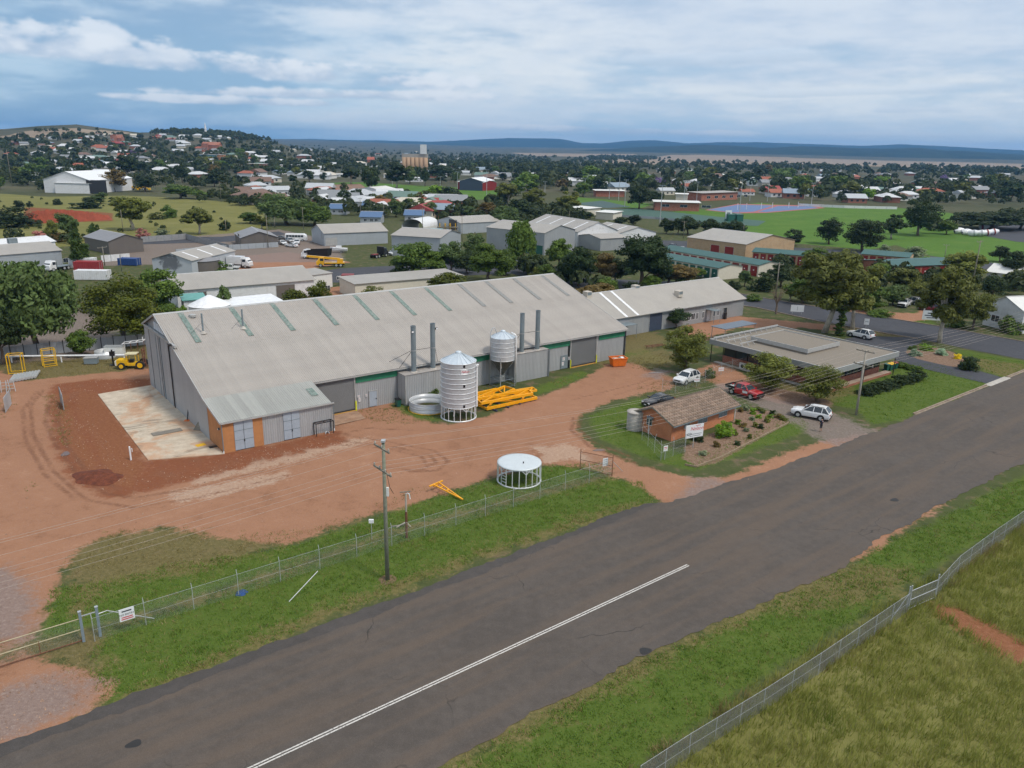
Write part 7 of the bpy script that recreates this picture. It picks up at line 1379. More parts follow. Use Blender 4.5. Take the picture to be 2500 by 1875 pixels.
def wire(label, a, b_, sag, r=.016, group=None, n=18):
    a, b_ = Vector(a), Vector(b_); pts = [a.lerp(b_, i/n)-Vector((0, 0, 4*sag*(i/n)*(1-i/n))) for i in range(n+1)]
    o = MB().tube(pts, r, 4, False).build('power_line', M_wire, None); return tag(o, label, 'wire', group or 'overhead wires along the road')
def build_poles():
    nz = Vector((RN.x, RN.y, 0)); rzx = math.atan2(RN.y, RN.x)
    T, p1, h1 = pole('tall timber power pole with two crossarms on the verge by the fence', 946, 1415, 1078, [(.955, 2.2, rzx, 3), (.80, 2.6, rzx, 4)], .17, paint('grey_green_pole', (.19,.20,.15), .85, var=.2, scale=5))
    MB().box(.12, .3, -.1, .1, h1*.62, h1*.68).build('junction_box', M_offwhite, T); MB().tube([(.12, .1, h1*.8), (.3, .5, h1*.66), (.5, .9, h1*.6)], .02, 4).build('service_cable', M_black, T); MB().lathe([(.2, .03), (.7, .015)], 14).build('mulch_ring', paint('straw_mulch', (.15,.10,.055), .95, var=.3, scale=5), T)
    MB().box(-.15, .15, -.2, .2, h1-.02, h1+.12).build('pole_cap', M_galv, T)
    T, p2, h2 = pole('grey power pole with crossarms on the office lawn', 2090, 1013, 855, [(.985, 2.4, rzx, 4), (.78, 2.6, rzx, 4)], .16, paint('pale_pole', (.34,.31,.26), .85, var=.15, scale=5))
    d = (p2-p1); p0 = p1-d; p3 = p2+d*1.1; h = h1*.9
    names = ('first', 'second', 'third', 'fourth', 'fifth', 'sixth', 'seventh')
    for k, (off, zf1, zf2) in enumerate(((-1.0, .985, 1.0), (0, 1.01, 1.01), (1.0, .985, 1.0), (-1.2, .82, .80), (-.4, .82, .80), (.4, .82, .80), (1.2, .82, .80))):
        o = nz*off
        wire(f'{names[k]} wire strung from the tall pole out of the picture over the yard', p0+o+Vector((0,0,h1*zf1)), p1+o+Vector((0,0,h1*zf1)), .9, .008)
        wire(f'{names[k]} wire strung between the tall pole and the office pole over the hut', p1+o+Vector((0,0,h1*zf1)), p2+o+Vector((0,0,h2*zf2)), 1.1, .009)
        wire(f'{names[k]} wire strung from the office pole over the side street', p2+o+Vector((0,0,h2*zf2)), p3+o+Vector((0,0,h2*zf2)), 1.0, .011)
    POL = [('timber power pole beside the leafless tree on the side street', 1893, 728, 640, [(.93, 2.4, .2, 3)], .15), ('power pole behind the green roofed storage row near the gums', 2372, 705, 586, [(.96, 2.4, .5, 3)], .15), ('thin pole at the playing field behind the grey shrub', 2304, 640, 598, [(.98, 1.8, 0, 3)], .12), ('white crossarm pole before the rounded field tree', 2017, 593, 558, [(.97, 3.2, 0, 4)], .12), ('pole in the clipped shade tree row by the field road', 1668, 582, 540, [(.96, 2.0, 0, 2)], .12), ('pole at the end of the clipped shade tree row', 1813, 585, 546, [], .12),
           ('leaning grey pole at the paddock edge by the brown shed', 301, 567, 512, [], .13), ('power pole with crossarm above the blue container', 256, 648, 602, [(.95, 3.0, 1.2, 3)], .14), ('steel pole in the grass beside the mural shed', 297, 662, 622, [], .1), ('white forked dead trunk at the paddock edge by the brown shed', 552, 565, 535, [], .14), ('thin grey pole between brown shed and bus', 655, 605, 525, [], .12), ('timber pole before the pale grey shed paddock', 741, 560, 505, [(.95, 1.8, 0, 2)], .12), ('pole beside the huge willow-like tree', 671, 556, 530, [], .15), ('pole in front of the arched shelter', 1032, 570, 507, [(.96, 1.8, 0, 2)], .12), ('pole behind the arched shelter', 1128, 590, 525, [(.96, 1.6, 0, 2)], .12), ('pole among the blue roofed houses', 938, 542, 498, [(.95, 1.8, 0, 2)], .12), ('second pole among the blue roofed houses', 881, 540, 482, [(.95, 1.8, 0, 2)], .12), ('tall thin pole by the far paddock corner street', 540, 492, 443, [(.95, 1.8, 0, 2)], .12), ('pole by the yellow machines at the hangar', 380, 462, 432, [(.95, 1.8, 0, 2)], .12), ('pole over the far left rooftops beside a dark tree', 30, 455, 365, [(.95, 1.8, 0, 2)], .2), ('power pole among the trees behind the storage units', 1389, 545, 515, [], .1)]
    for lab, px, py, ty, arms, r in POL: pole(lab, px, py, ty, arms, r)
    FL = [('floodlight mast nearest the bowling green', 1510, 470+20, 421), ('floodlight mast at the oval far side', 1330, 478, 444), ('floodlight mast behind the hockey pitch', 1525, 505, 440), ('floodlight mast at the hockey pitch corner', 1611, 545, 454), ('floodlight mast beside the red club rooms', 1668, 512, 444), ('floodlight mast at the netball court edge', 1805, 520, 440), ('tall floodlight mast at the netball courts far end', 1830, 490, 452), ('floodlight mast between club rooms and trees', 1487, 485, 433), ('floodlight mast over the blue courts', 1700, 495, 445), ('floodlight mast by the grain silos oval', 958, 452, 416), ('floodlight mast beside the red and navy club shed', 1117, 466, 420), ('second floodlight mast on the oval edge', 1188, 487, 415), ('floodlight mast on the field boundary near the courts', 1873, 492, 440), ('floodlight mast at the white houses behind the field', 1980, 503, 448), ('floodlight mast in the oval middle distance', 1427, 480, 436), ('slim floodlight mast before the oval trees', 1075, 470, 432)]
    for lab, px, py, ty in FL:
        p = P(px, py); h = min(22., tall(px, py, ty)); T = thing('floodlight_mast', lab, 'floodlight', p, 0, 'floodlights round the sports fields'); MB().tube([(0,0,0), (0,0,h)], [.2, .12], 8).build('mast', M_galv, T); A = MB().beam((-1.3,0,h), (1.3,0,h), .12, .12).build('head_bar', M_galv, T)
        for x in (-1.1, 0, 1.1): MB().box(x-.3, x+.3, -.25, .1, h+.05, h+.45).build('lamp', M_stack, A)
build_poles()

M_link = meshfence('chain_link', (.34,.40,.37), .085, .06, 0); M_link2 = meshfence('chain_link_grey', (.24,.25,.255), .075, .27, 0)
def chain_fence(label, pts, h, spacing, mat, cat='fence', toprail=True, strut=.35, post_r=.024):
    """posts, wires and mesh along a line of ground points"""
    T = thing('chain_link_fence', label, cat, pts[0], 0); o = Vector(pts[0])
    for a, b_ in zip(pts[:-1], pts[1:]):
        L = (b_-a).length; rz = math.atan2((b_-a).y, (b_-a).x); k = max(1, round(L/spacing))
        for i in range(k):
            p = a.lerp(b_, i/k)-o; q = a.lerp(b_, (i+1)/k)-o; ln = (q-p).length
            M = MB().add([(0, 0, .03), (ln, 0, .03), (ln, 0, h), (0, 0, h)], [(0,1,2,3)]).build('mesh_panel', mat, T); M.location = p; M.rotation_euler = (0, 0, rz)
            up = MB().tube([(0, 0, 0), (0, 0, h)] + ([(.0, .12, h+strut)] if strut else []), post_r, 6).build('post', M_galv, T); up.location = p; up.rotation_euler = (0, 0, rz)
            if toprail: MB().tube([p+Vector((0,0,h)), q+Vector((0,0,h))], .012, 4).build('top_wire', M_galv, T)
            MB().tube([p+Vector((0,0,h*.5)), q+Vector((0,0,h*.5))], .008, 4).build('middle_wire', M_galv, T)
    return T
def signboard(name, label, p, rz, w, h, z, lines, legs=2, cat='sign', lean=0):
    T = thing(name, label, cat, p, rz); B = MB().box(-w/2, w/2, -.02, .02, z, z+h).build('board', M_signwhite, T)
    for x in ((-w*.35, w*.35) if legs == 2 else (0.0,) if legs == 1 else ()): MB().beam((x, .05, 0), (x, .05, z+h*.9), .06, .06).build('leg', M_galv, T)
    for s, size, x, zz, m, it in lines:
        if s == '-': MB().box(x-it/2, x+it/2, -.026, -.021, z+zz-size/2, z+zz+size/2).build('print_line', m, B); continue
        text(s, size, m, B, Matrix.Translation((x, -.026, z+zz)) @ Matrix.Rotation(math.pi/2, 4, 'X'), 'lettering', .003, it)
    return T
def build_fences():
    a, b_ = P(232, 1566), P(1494, 1161)
    chain_fence('chain link yard fence with bent-top posts along the grass verge', [a, b_], 1.75, 3.1, M_link)
    # gate at the left end of the fence
    rz = math.atan2((b_-a).y, (b_-a).x); T = thing('yard_gate', 'low pipe gate with blue-grey posts at the picture edge', 'gate', P(205, 1566), rz); M_post = paint('bluegrey_post', (.20,.25,.29), .5)
    for x in (0, 1.0): MB().beam((x, 0, 0), (x, 0, 2.25), .17, .17).build('gate_post', M_post, T); MB().box(x-.1, x+.1, -.1, .1, 2.25, 2.3).build('post_cap', M_galv, T)
    MB().beam((0, 0, 1.9), (1.0, 0, 1.9), .06, .06).build('link_bar', M_galv, T); MB().tube([(1.0, 0, 1.7), (1.6, 0, 1.75), (4.4, -.1, .1)], .035, 6).build('stay', M_galv, T)
    for z in (1.75, .95): MB().tube([(0, 0, z), (-4.9, 0, z)], .035, 6).build('gate_rail', paint('straw_rail', (.42,.37,.24), .7), T); MB().tube([(-5.1, 0, z), (-10, 0, z)], .035, 6).build('gate_rail', paint('straw_rail', (.42,.37,.24), .7), T)
    MB().tube([(0, 0, .12), (-10, 0, .12)], .04, 6).build('bottom_rail', M_rust, T)
    for x in (-4.9, -5.1): MB().beam((x, 0, .1), (x, 0, 2.1), .06, .06).build('gate_stile', M_galv, T)
    for x in (-2.5, -7.5): MB().beam((x, 0, .12), (x, 0, 1.0), .05, .05).build('drop_bar', M_rust, T)
    for x0, x1 in ((-4.9, -.1), (-10, -5.1)): M = MB().add([(x0, .02, .14), (x1, .02, .14), (x1, .02, 1.75), (x0, .02, 1.75)], [(0,1,2,3)]).build('mesh_panel', M_link, T)
    s = signboard('warning_sign', 'white NO ENTRY sign wired to the fence beside the left gate', a+Vector((RD.x, RD.y, 0))*2.1-Vector((RN.x, RN.y, 0))*.06, rz, .95, .9, .85, [('-', .09, 0, .72, M_blackprint, .6), ('NO ENTRY', .19, 0, .47, M_blackprint, 0), ('-', .07, 0, .27, M_redprint, .7), ('-', .07, 0, .13, M_redprint, .75)], 0)
    # open gate leaf at the entrance
    g0, g1 = P(1494, 1162), P(1416, 1146); rz2 = math.atan2((g1-g0).y, (g1-g0).x); L = (g1-g0).length
    T = thing('mesh_gate', 'rusty mesh gate leaf standing open at the dirt entrance', 'gate', g0, rz2)
    for x in (0, L): MB().tube([(x, 0, 0), (x, 0, 2.3)], .04, 6).build('stile', M_rust, T)
    for z in (.1, 1.1, 2.0): MB().tube([(0, 0, z), (L, 0, z)], .03, 6).build('rail', M_rust, T)
    MB().add([(0, .0, .1), (L, 0, .1), (L, 0, 2.0), (0, 0, 2.0)], [(0,1,2,3)]).build('mesh_panel', M_link, T)
    MB().tube([(0, 0, 1.6), (-.6, -1.6, .05)], .03, 6).build('stay', M_galv, T)
    signboard('notice_sign', 'small white notice sign on the open gate leaf', (g0+(g1-g0)*.28)-Vector((RN.x, RN.y, 0))*.25, R_(25), .6, .85, 1.0, [('-', .07, 0, .68, M_stack, .46), ('-', .07, 0, .45, M_stack, .44), ('-', .07, 0, .22, M_stack, .46)], 0)
    # paddock fence across the road
    L2 = [P(1560, 1932), P(1681, 1851), P(1862, 1738), P(1997, 1648), P(2214, 1496)]; L3 = [P(2282, 1462), P(2336, 1402), P(2420, 1338), P(2505, 1278), P(2700, 1150)]
    chain_fence('grey chain link paddock fence in the near corner across the road', L2, 1.65, 2.6, M_link2, 'fence', True, 0); chain_fence('grey chain link paddock fence beyond the paddock gate', L3, 1.65, 2.6, M_link2, 'fence', True, 0)
    g = [P(2214, 1492), P(2282, 1462)]; d = g[1]-g[0]; T = thing('paddock_gate', 'pipe and mesh gate in the paddock fence at the red path', 'gate', g[0], math.atan2(d.y, d.x)); L = d.length
    for x in (-.12, .12, L): MB().cyl(x, 0, 0, 2.1, .05, 8).build('gate_post', M_galv, T)
    for z in (.15, .9, 1.65): MB().tube([(.15, 0, z), (L-.05, 0, z)], .025, 6).build('gate_rail', M_galv, T)
    MB().add([(.15, 0, .15), (L, 0, .15), (L, 0, 1.65), (.15, 0, 1.65)], [(0,1,2,3)]).build('mesh_panel', M_link2, T); MB().tube([(-.12, 0, 1.5), (-2.2, -.2, .1)], .03, 6).build('stay', M_galv, T)
    # cage fence at the hut corner
    chain_fence('chain link corner fence with gates around the hut end', [P(1567, 1073), P(1613, 1124), P(1672, 1104), P(1672, 1070)], 1.75, 2.4, M_link, 'fence', True, .5)
    signboard('notice_sign', 'small white notice on the hut corner fence', P(1623, 1122), R_(28), .55, .6, 1.0, [('-', .07, 0, .42, M_redprint, .4), ('-', .05, 0, .25, M_redprint, .38)], 1)
    signboard('company_sign', 'large white sign with red lettering on a post before the hut', P(1692, 1093), R_(26), 2.45, 1.55, 1.25, [('Nelson', .62, .28, 1.05, M_redprint, .25), ('-', .06, .45, 1.4, M_redprint, .7), ('-', .07, 0, .42, M_stack, 2.0), ('-', .07, .1, .2, M_stack, 1.5)], 1)
    T = bpy.data.objects['company_sign']; B = T.children[0]; q = MB().lathe([(.22, 0), (.28, .0), (.28, .012), (.22, .012), (.22, 0)], 28).build('oval_mark', M_blackprint, B); q.matrix_local = Matrix.Translation((-.75, -.03, 1.72)) @ Matrix.Rotation(math.pi/2, 4, 'X') @ Matrix.Diagonal((1.2, .5, 1, 1))
    chain_fence('chain link fence across the driveway behind the hut roof', [P(1616, 958), P(1648, 960), P(1700, 944), P(1760, 915), P(1812, 900)], 1.7, 3.0, M_link, 'fence', True, .3)
    signboard('notice_sign', 'white and red notice on the fence in front of the white SUV', P(1700, 947), R_(20), .9, .55, .9, [('Nelson', .26, 0, .3, M_redprint, .2)], 0); signboard('notice_sign', 'white and red notice on the fence before the round shrub', P(1759, 920), R_(20), .9, .55, .9, [('Nelson', .26, 0, .3, M_redprint, .2)], 0)
    # iron sheet fence behind the yard
    a, b_ = P(-40, 881), P(366, 841); d = b_-a; L = d.length; T = thing('iron_fence', 'grey corrugated iron fence with dark posts behind the yard', 'fence', a, math.atan2(d.y, d.x)); n = 26; M_ironf = metalsheet('iron_fence_sheet', (.44,.455,.475), 2, .16, .5, .08, (.22,.2,.19), .5, .07, .5)
    for k in range(n): MB().box(L*k/n+.01, L*(k+1)/n-.01, -.02, .0, .05, 1.85).build('fence_sheet', M_ironf, T); MB().box(L*k/n-.05, L*k/n+.05, -.1, -.025, 0, 2.1).build('fence_post', M_dark, T) if k % 2 == 0 else None
    T = thing('iron_fence', 'short iron sheet fence end cut off by the picture edge', 'fence', P(14, 1008), R_(112)); 
    for k in range(4): MB().box(k*.9, k*.9+.88, -.02, .02, .05, 1.9).build('fence_sheet', M_ironf, T)
    def panel_fence(label, pts, h, mat, w=2.4):
        T = thing('panel_fence', label, 'fence', pts[0], 0); o = Vector(pts[0])
        for a, b_ in zip(pts[:-1], pts[1:]):
            k = max(1, int((b_-a).length/w))
            for i in range(k):
                p, q = a.lerp(b_, i/k)-o, a.lerp(b_, (i+1)/k-.01/k)-o; s = MB(); s.beam(p+Vector((0,0,h/2)), q+Vector((0,0,h/2)), .04, h); s.build('fence_panel', mat, T); MB().cyl(p.x, p.y, 0, h+.05, .06, 6).build('fence_post', M_stack, T)
    panel_fence('grey panel fence round the red dirt court by the brown shed', [P(345, 592), P(455, 584), P(475, 590), P(560, 612)], 1.9, paint('grey_panel', (.27,.27,.27), .7)); panel_fence('long low pale panel fence along the truck yard', [P(430, 622), P(530, 612), P(680, 603)], 1.6, M_greysheet); panel_fence('white panel fence before the brown gabled shed', [P(248, 640), P(318, 634)], 1.8, M_whitewall)
    panel_fence('white picket-like fence at the far field houses', [P(1950, 503), P(2060, 508), P(2190, 511)], 1.6, M_whitewall, 6); panel_fence('pale low fence round the hockey pitch', [P(1450, 524), P(1520, 530), P(1600, 535), P(1760, 551)], 1.1, M_greysheet, 6)
    # signs by the street
    signboard('street_sign', 'white direction sign board on the grass across the side street', P(2272, 786), R_(-15), 3.4, 1.9, .4, [('-', .2, 0, 1.35, M_navy, 1.6), ('-', .2, 0, .9, M_navy, 2.6), ('-', .16, 0, .45, M_navy, 1.8)], 2); signboard('street_sign', 'white sign pair on the verge near the leafless tree', P(1945, 768), R_(-10), 2.6, 1.4, .6, [('-', .8, 0, .7, M_stack, .06)], 2); signboard('street_sign', 'small white sign on the dry grass beside the side street', P(2114, 800), R_(-15), .9, 1.2, .6, [('-', .1, 0, .6, M_stack, .6)], 1)
    # garden edging planks by the hut and hedge
    e = [P(1672, 1136), P(1700, 1141), P(1760, 1118), P(1830, 1082), P(1925, 1034)]; T = thing('garden_edging', 'weathered timber edging round the hut garden bed', 'edging', (0, 0, 0))
    for a, b_ in zip(e[:-1], e[1:]):
        k = max(1, round((b_-a).length/2.4))
        for i in range(k): MB().beam(a.lerp(b_, i/k)+Vector((0,0,.1)), a.lerp(b_, (i+1)/k-.01)+Vector((0,0,.1)), .1, .2).build('sleeper', paint('sleeper', (.26,.2,.13), .9, var=.25, scale=4), T)
    GP = [(1808,1005),(1822,1002),(1838,1010),(1853,1002),(1862,1008),(1885,1012),(1900,1020),(1835,1025),(1852,1020),(1872,1030),(1845,1042),(1858,1045),(1815,1042),(1822,1052),(1800,1035),(1795,1062),(1830,1070),(1800,1085),(1748,1090),(1715,1110),(1880,1020),(1912,1025)]
    W8 = ['dark red-leaved', 'grey-green', 'bright green', 'yellowish', 'dull olive', 'dark green']
    for k, (px, py) in enumerate(GP):
        p = P(px, py); T = put_tree('bush', p, random.uniform(.55, 1.1), random.uniform(.6, 1.1), '', None, .25, k % 3, 'garden_plant', ['gumbrown', 'grey', 'lime', 'olive', 'gum', 'dark'][k % 6])
        T['label'] = f'{W8[k % 6]} small plant in the hut garden bed, ' + (['at the hut end wall', 'in the middle rows', 'in the front rows'][k//6] if k < 18 else 'below the sign' if k < 20 else 'near the driveway'); T['group'] = 'small plants in the hut garden bed'; T['category'] = 'plant'
    h0, h1 = P(2112, 962), P(2238, 925)
    for k in range(9): p = h0.lerp(h1, k/8); put_tree('bush', p, 1.25+.2*(k % 3), 2.6, ['first hedge bush from the power pole on the office lawn', 'second hedge bush from the power pole', 'third hedge bush from the power pole', 'fourth hedge bush from the power pole', 'middle bush of the dark lawn hedge', 'sixth hedge bush from the power pole', 'seventh hedge bush from the power pole', 'last but one bush of the lawn hedge', 'end bush of the lawn hedge nearest the driveway'][k], 'dark hedge on the office lawn', .5, k % 3, 'hedge_bush', 'dark')
    for k, (px, py) in enumerate(((2195, 895), (2207, 898), (2222, 902), (2238, 905))): put_tree('bush', P(px, py), .9, 1.9, ['low green bush beside the wheelie bins', 'low green bush second from the bins', 'low green bush third from the bins', 'low green bush at the lawn corner'][k], None, .4, k % 3, 'shrub', 'green')
build_fences()
# ---------------------------------------------------------------- sports ground, town, hills, haze
def build_sports():
    m_court = paint('blue_court', (.10,.16,.30), .7, var=.08); m_courtred = paint('red_court', (.34,.10,.09), .7, var=.08)
    struct(sheet('court_surround', [P(*q) for q in ((1720,513),(1800,498),(1985,502),(2015,508),(1870,520),(1800,521))], m_courtred, .05)); struct(sheet('court', [P(*q) for q in ((1728,512),(1802,500),(1890,502),(1840,517),(1790,519))], m_court, .06)); struct(sheet('court', [P(*q) for q in ((1900,503),(1980,504),(1998,508),(1868,518),(1850,517))], m_court, .06))
    struct(sheet('hockey_pitch', [P(*q) for q in ((1455,512),(1560,510),(1760,530),(1870,540),(1850,552),(1760,548),(1600,532),(1480,521))], paint('hockey_turf', (.045,.10,.075), .8, var=.08), .05)); struct(sheet('bowling_green', [P(*q) for q in ((1400,497),(1470,490),(1540,505),(1480,508))], paint('bluegreen_turf', (.05,.09,.085), .8), .05))
    struct(sheet('ploughed_strips', [P(*q) for q in ((780,452),(880,449),(900,463),(800,466))], paint('ploughed_soil', (.22,.13,.085), .95, var=.3, scale=.3), .05))
    a = P(1598, 502); h = 3.4
    flat('club_rooms', 'low red brick club rooms with pale roof between pitches', 'building', P(1598, 513), P(1706, 516), 12, 4.6, M_brick_red, M_offwhite, 1.0, [('f', 4, 8, 2, 3.4), ('f', 14, 18, 2, 3.4), ('f', 26, 31, 2, 3.4)]); flat('club_rooms', 'raised centre box on the club rooms roof', 'building', P(1648, 505), P(1676, 506), 6, 7.5, M_cream, M_offwhite, .6)
    flat('club_rooms', 'long red brick building with grey roof behind the courts', 'building', P(1712, 491), P(1800, 487), 12, 5.2, M_brick_red, M_greyroof, 1.0, [('f', 6+k*9, 10+k*9, 1.5, 3.2) for k in range(6)]); flat('club_rooms', 'brick pavilion with pale roof behind the oval', 'building', P(1455, 480), P(1524, 481), 10, 4.2, M_brick_red, M_offwhite, 1.0)
    flat('club_rooms', 'cream low club building beside the bowling green', 'building', P(1385, 522), P(1432, 527), 10, 3.4, M_cream, M_offwhite, .6); flat('club_rooms', 'cream brick shed beside the hockey pitch fence', 'building', P(1454, 535), P(1496, 538), 10, 3.4, M_cream, M_offwhite, .6)
    gable('club_shed', 'navy and red club shed with white roof beside the oval', 'shed', P(1122, 464), P(1178, 466), 30, 7, 9.5, M_navy, M_white, 'y'); gable('club_shed', 'bright red end shed joined to the navy club shed', 'shed', P(1178, 466), P(1212, 464), 24, 6, 7.5, M_reddoor, M_white, 'y')
    gable('club_shed', 'white roofed grandstand shed near the oval corner', 'shed', P(935, 486), P(975, 482), 20, 5, 7, M_whitewall, M_offwhite, 'x')
    for k, px in enumerate((1800, 1822, 1858, 1885, 1925, 1948)):
        T = thing('goal_post', ['white netball post nearest the club rooms', 'white netball post second from the club rooms', 'white netball post third along the courts', 'white netball post fourth along the courts', 'white netball post fifth along the courts', 'white netball post at the courts end'][k], 'post', P(px, 512-k), 0, 'netball posts on the courts'); MB().cyl(0, 0, 0, 3.6, .15, 6).build('post', M_white, T); MB().lathe([(.3, 3.5), (.36, 3.5), (.36, 3.58), (.3, 3.58)], 10, 0, -.3).build('ring', M_orange, T)
    for k, (px, py) in enumerate(((1786, 541), (1806, 541))): flat('dugout', ['dark green dugout shelter beside the score board', 'second dark green dugout shelter on the field'][k], 'shelter', P(px-8, py), P(px+8, py), 4, 3.2, M_greendoor, M_greendoor, .1)
    signboard('score_board', 'white score board beside the green dugouts', P(1777, 540), 0, 3.0, 4.0, 1.2, [('-', .8, 0, 2.6, M_stack, 1.6)], 2)
    # red earth cut bank in the paddock
    a, b_ = P(55, 548), P(278, 536); d = (b_-a); n = 60; mb = MB(); vs_ = []; nv = Vector((-d.y, d.x, 0)).normalized()
    for i in range(n+1):
        p = a+d*(i/n); hh = 5.0*math.sin(math.pi*min(1, max(0, i/n))**.6)**.5 if 0 < i < n else 0; hh += random.uniform(-.3, .3) if 0 < i < n else 0; vs_ += [(p.x, p.y, -.1), (p.x+nv.x*1.6, p.y+nv.y*1.6, max(hh, .0)), (p.x+nv.x*26, p.y+nv.y*26, -.12)]
    mb.m = 0; mb.add(vs_, [(3*i, 3*i+3, 3*i+4, 3*i+1) for i in range(n)]); mb.m = 1; mb.add(vs_, [(3*i+1, 3*i+4, 3*i+5, 3*i+2) for i in range(n)])
    struct(mb.build('earth_bank', [paint('red_bank', (.27,.065,.035), .95, var=.2, scale=.5), paint('paddock_grass', (.17,.145,.05), .95, var=.3, scale=.4)]))
build_sports()
def build_landmarks():
    a, b_ = P(110, 470), P(224, 473); gable('hangar', 'large white hangar with dark doorway across the golden paddock', 'hangar', a, b_, 46, 8.0, 13, M_whitewall, M_white, 'y', .4, [('f', 28, 41, .1, 8.2, 'door', M_dark)])
    flat('hangar', 'white awning shed joined to the large hangar', 'shed', P(226, 473), P(272, 467), 22, 6, M_whitewall, M_white, .5)
    for k, (px, lab) in enumerate(((318, 'yellow earth mover at the end of the hangar'), (346, 'second yellow earth mover under the dense tree'))):
        T = thing('earth_mover', lab, 'machine', P(px, 464), .2); MB().box(-3, 2, -1.4, 1.4, 1.2, 2.6).build('body', M_yellow, T); MB().box(-.8, 1.0, -1.1, 1.1, 2.6, 4.0).build('cab', M_glass, T); MB().beam((2, 0, 1.8), (5, 0, 1.0), .5, .5).build('arm', M_yellow, T); MB().box(4.6, 5.6, -1.6, 1.6, .2, 1.4).build('bucket', M_yellow, T)
        for x in (-2, 1.5):
            for y in (-1.3, 1.3): wheel(T, x, y, .9, .6)
    # grain silos
    p = P(982, 424); d = depth_of(p); T = thing('grain_terminal', 'row of tan concrete grain silos rising over the town', 'grain silos', p, 0); w_ = 62*d/FPX; n = 6; r = w_/n/2; h = tall(1010, 424, 384); ms = paint('tan_concrete', (.40,.27,.17), .85, var=.08, scale=.05)
    for row in (0, 1):
        for k in range(n): MB().cyl(r+k*2*r, row*2*r, 0, h, r, 14).build('silo_bin', ms, T, True)
    MB().box(0, w_, -.4*r, 2.4*r, h, h+4).build('gallery', M_greyroof, T); MB().box(w_-3.2*r, w_-.6*r, -r, 2*r, h+4, h+15).build('head_house', M_whitewall, T)
    # white monument on the hill top
    q = PT(503, 333); T = thing('monument', 'white monument tower on the tree covered hill top', 'monument', q); s = depth_of(q)/FPX; MB().box(-4*s, 4*s, -4*s, 4*s, 0, 6*s).build('base', M_whitewall, T); MB().lathe([(3*s, 6*s), (2.2*s, 16*s), (2.8*s, 17*s), (1.2*s, 26*s), (.2*s, 32*s)], 10).build('shaft', M_whitewall, T)
    # civic red brick buildings and shops
    RB = [('church', 'red brick church with steep roof on the town slope', 285, 350, 26, 12, 20, M_brick_red, M_brick_red, 1), ('church_tower', 'blocky red brick church tower on the town slope', 275, 350, 8, 20, 22, M_brick_red, M_brick_red, 0), ('town_hall', 'big red brick hall with arched front in the town', 515, 372, 42, 17, 24, M_brick_red, M_brick_red, 1), ('town_hall', 'red brick wing beside the big hall', 500, 372, 14, 20, 21, M_brick_red, M_brick_red, 0), ('hotel', 'three storey red brick hotel before the town centre', 628, 414, 46, 13, 15, M_brick_red, M_greyroof, 0), ('shop_building', 'long cream shop building right of the hotel', 725, 412, 62, 9, 10, M_cream, M_offwhite, 0), ('shop_building', 'brick shop with pale parapet joined to the cream shops', 680, 413, 30, 9, 10, M_brick_red, M_offwhite, 0), ('office_block', 'glass fronted teal office among the shops', 505, 390, 40, 12, 13, paint('teal_glass', (.10,.2,.22), .3), M_greyroof, 0), ('shop_building', 'orange walled shop beside the glass fronted office', 537, 390, 18, 11, 12, M_orangewall, M_greyroof, 0), ('hall', 'wide white roofed hall behind the large hangar', 245, 410, 78, 9, 14, M_whitewall, M_white, 1), ('hall', 'red roofed long hall above the white roofed one', 262, 400, 62, 8, 11, M_brick_red, M_reddoor, 1), ('hall', 'terracotta tiled tall house over the town trees', 905, 402, 16, 12, 18, M_brick_red, paint('terracotta', (.36,.11,.07), .8), 1), ('shop_building', 'low pale supermarket with awning before the field', 820, 432, 60, 6, 7, M_offwhite, M_offwhite, 0), ('warehouse_shed', 'white warehouse behind the oval trees', 1010, 444, 40, 9, 10, M_whitewall, M_white, 0), ('water_station', 'flat green roofed service building right of the silos', 1125, 415, 30, 6, 7, M_offwhite, M_greenroof, 0)]
    for nm, lab, px, py, wpx, eh, rh, wm, rm, g in RB:
        p = PT(px, py); s = depth_of(p)/FPX; L = wpx*s; a = p-Vector((L/2, 0, 0)); b_ = p+Vector((L/2, 0, 0)); D = max(10, min(30, L*.5)); k = s/.7
        eh2 = eh*s*1.0; rh2 = rh*s*1.0
        if g: gable(nm, lab, 'building', a, b_, D, eh2, rh2, wm, rm, 'x', .5)
        else: flat(nm, lab, 'building', a, b_, D, eh2, wm, rm, .4, [('f', L*(i+.25)/6, L*(i+.7)/6, z*eh2, (z+.22)*eh2) for i in range(6) for z in ((.15, .55) if nm == 'hotel' else (.3,))])
    # blue roofed cottages
    for k, (px, py, w_, lab) in enumerate(((825, 524, 40, 'pale blue cottage with blue roof nearest the huge willow-like tree'), (900, 516, 30, 'small pale cottage with blue roof behind the others'), (905, 546, 50, 'pale cottage with bright blue roof beside the truck yard shed'), (1010, 541, 44, 'pale cottage with blue roof behind the arched shelter'), (945, 500, 30, 'blue roofed cottage by the oval street'))):
        p = P(px, py); s = depth_of(p)/FPX; L = w_*s; gable('cottage', lab, 'house', p-Vector((L/2, 0, 0)), p+Vector((L/2, .0, 0)), 8.5, 2.9, 4.8, M_greysheet, M_blueroof, 'x', .5, [('f', 1.5, 2.7, 1, 2), ('f', 4.2, 5.4, 1, 2), ('f', L-2.6, L-1.4, 1, 2)])
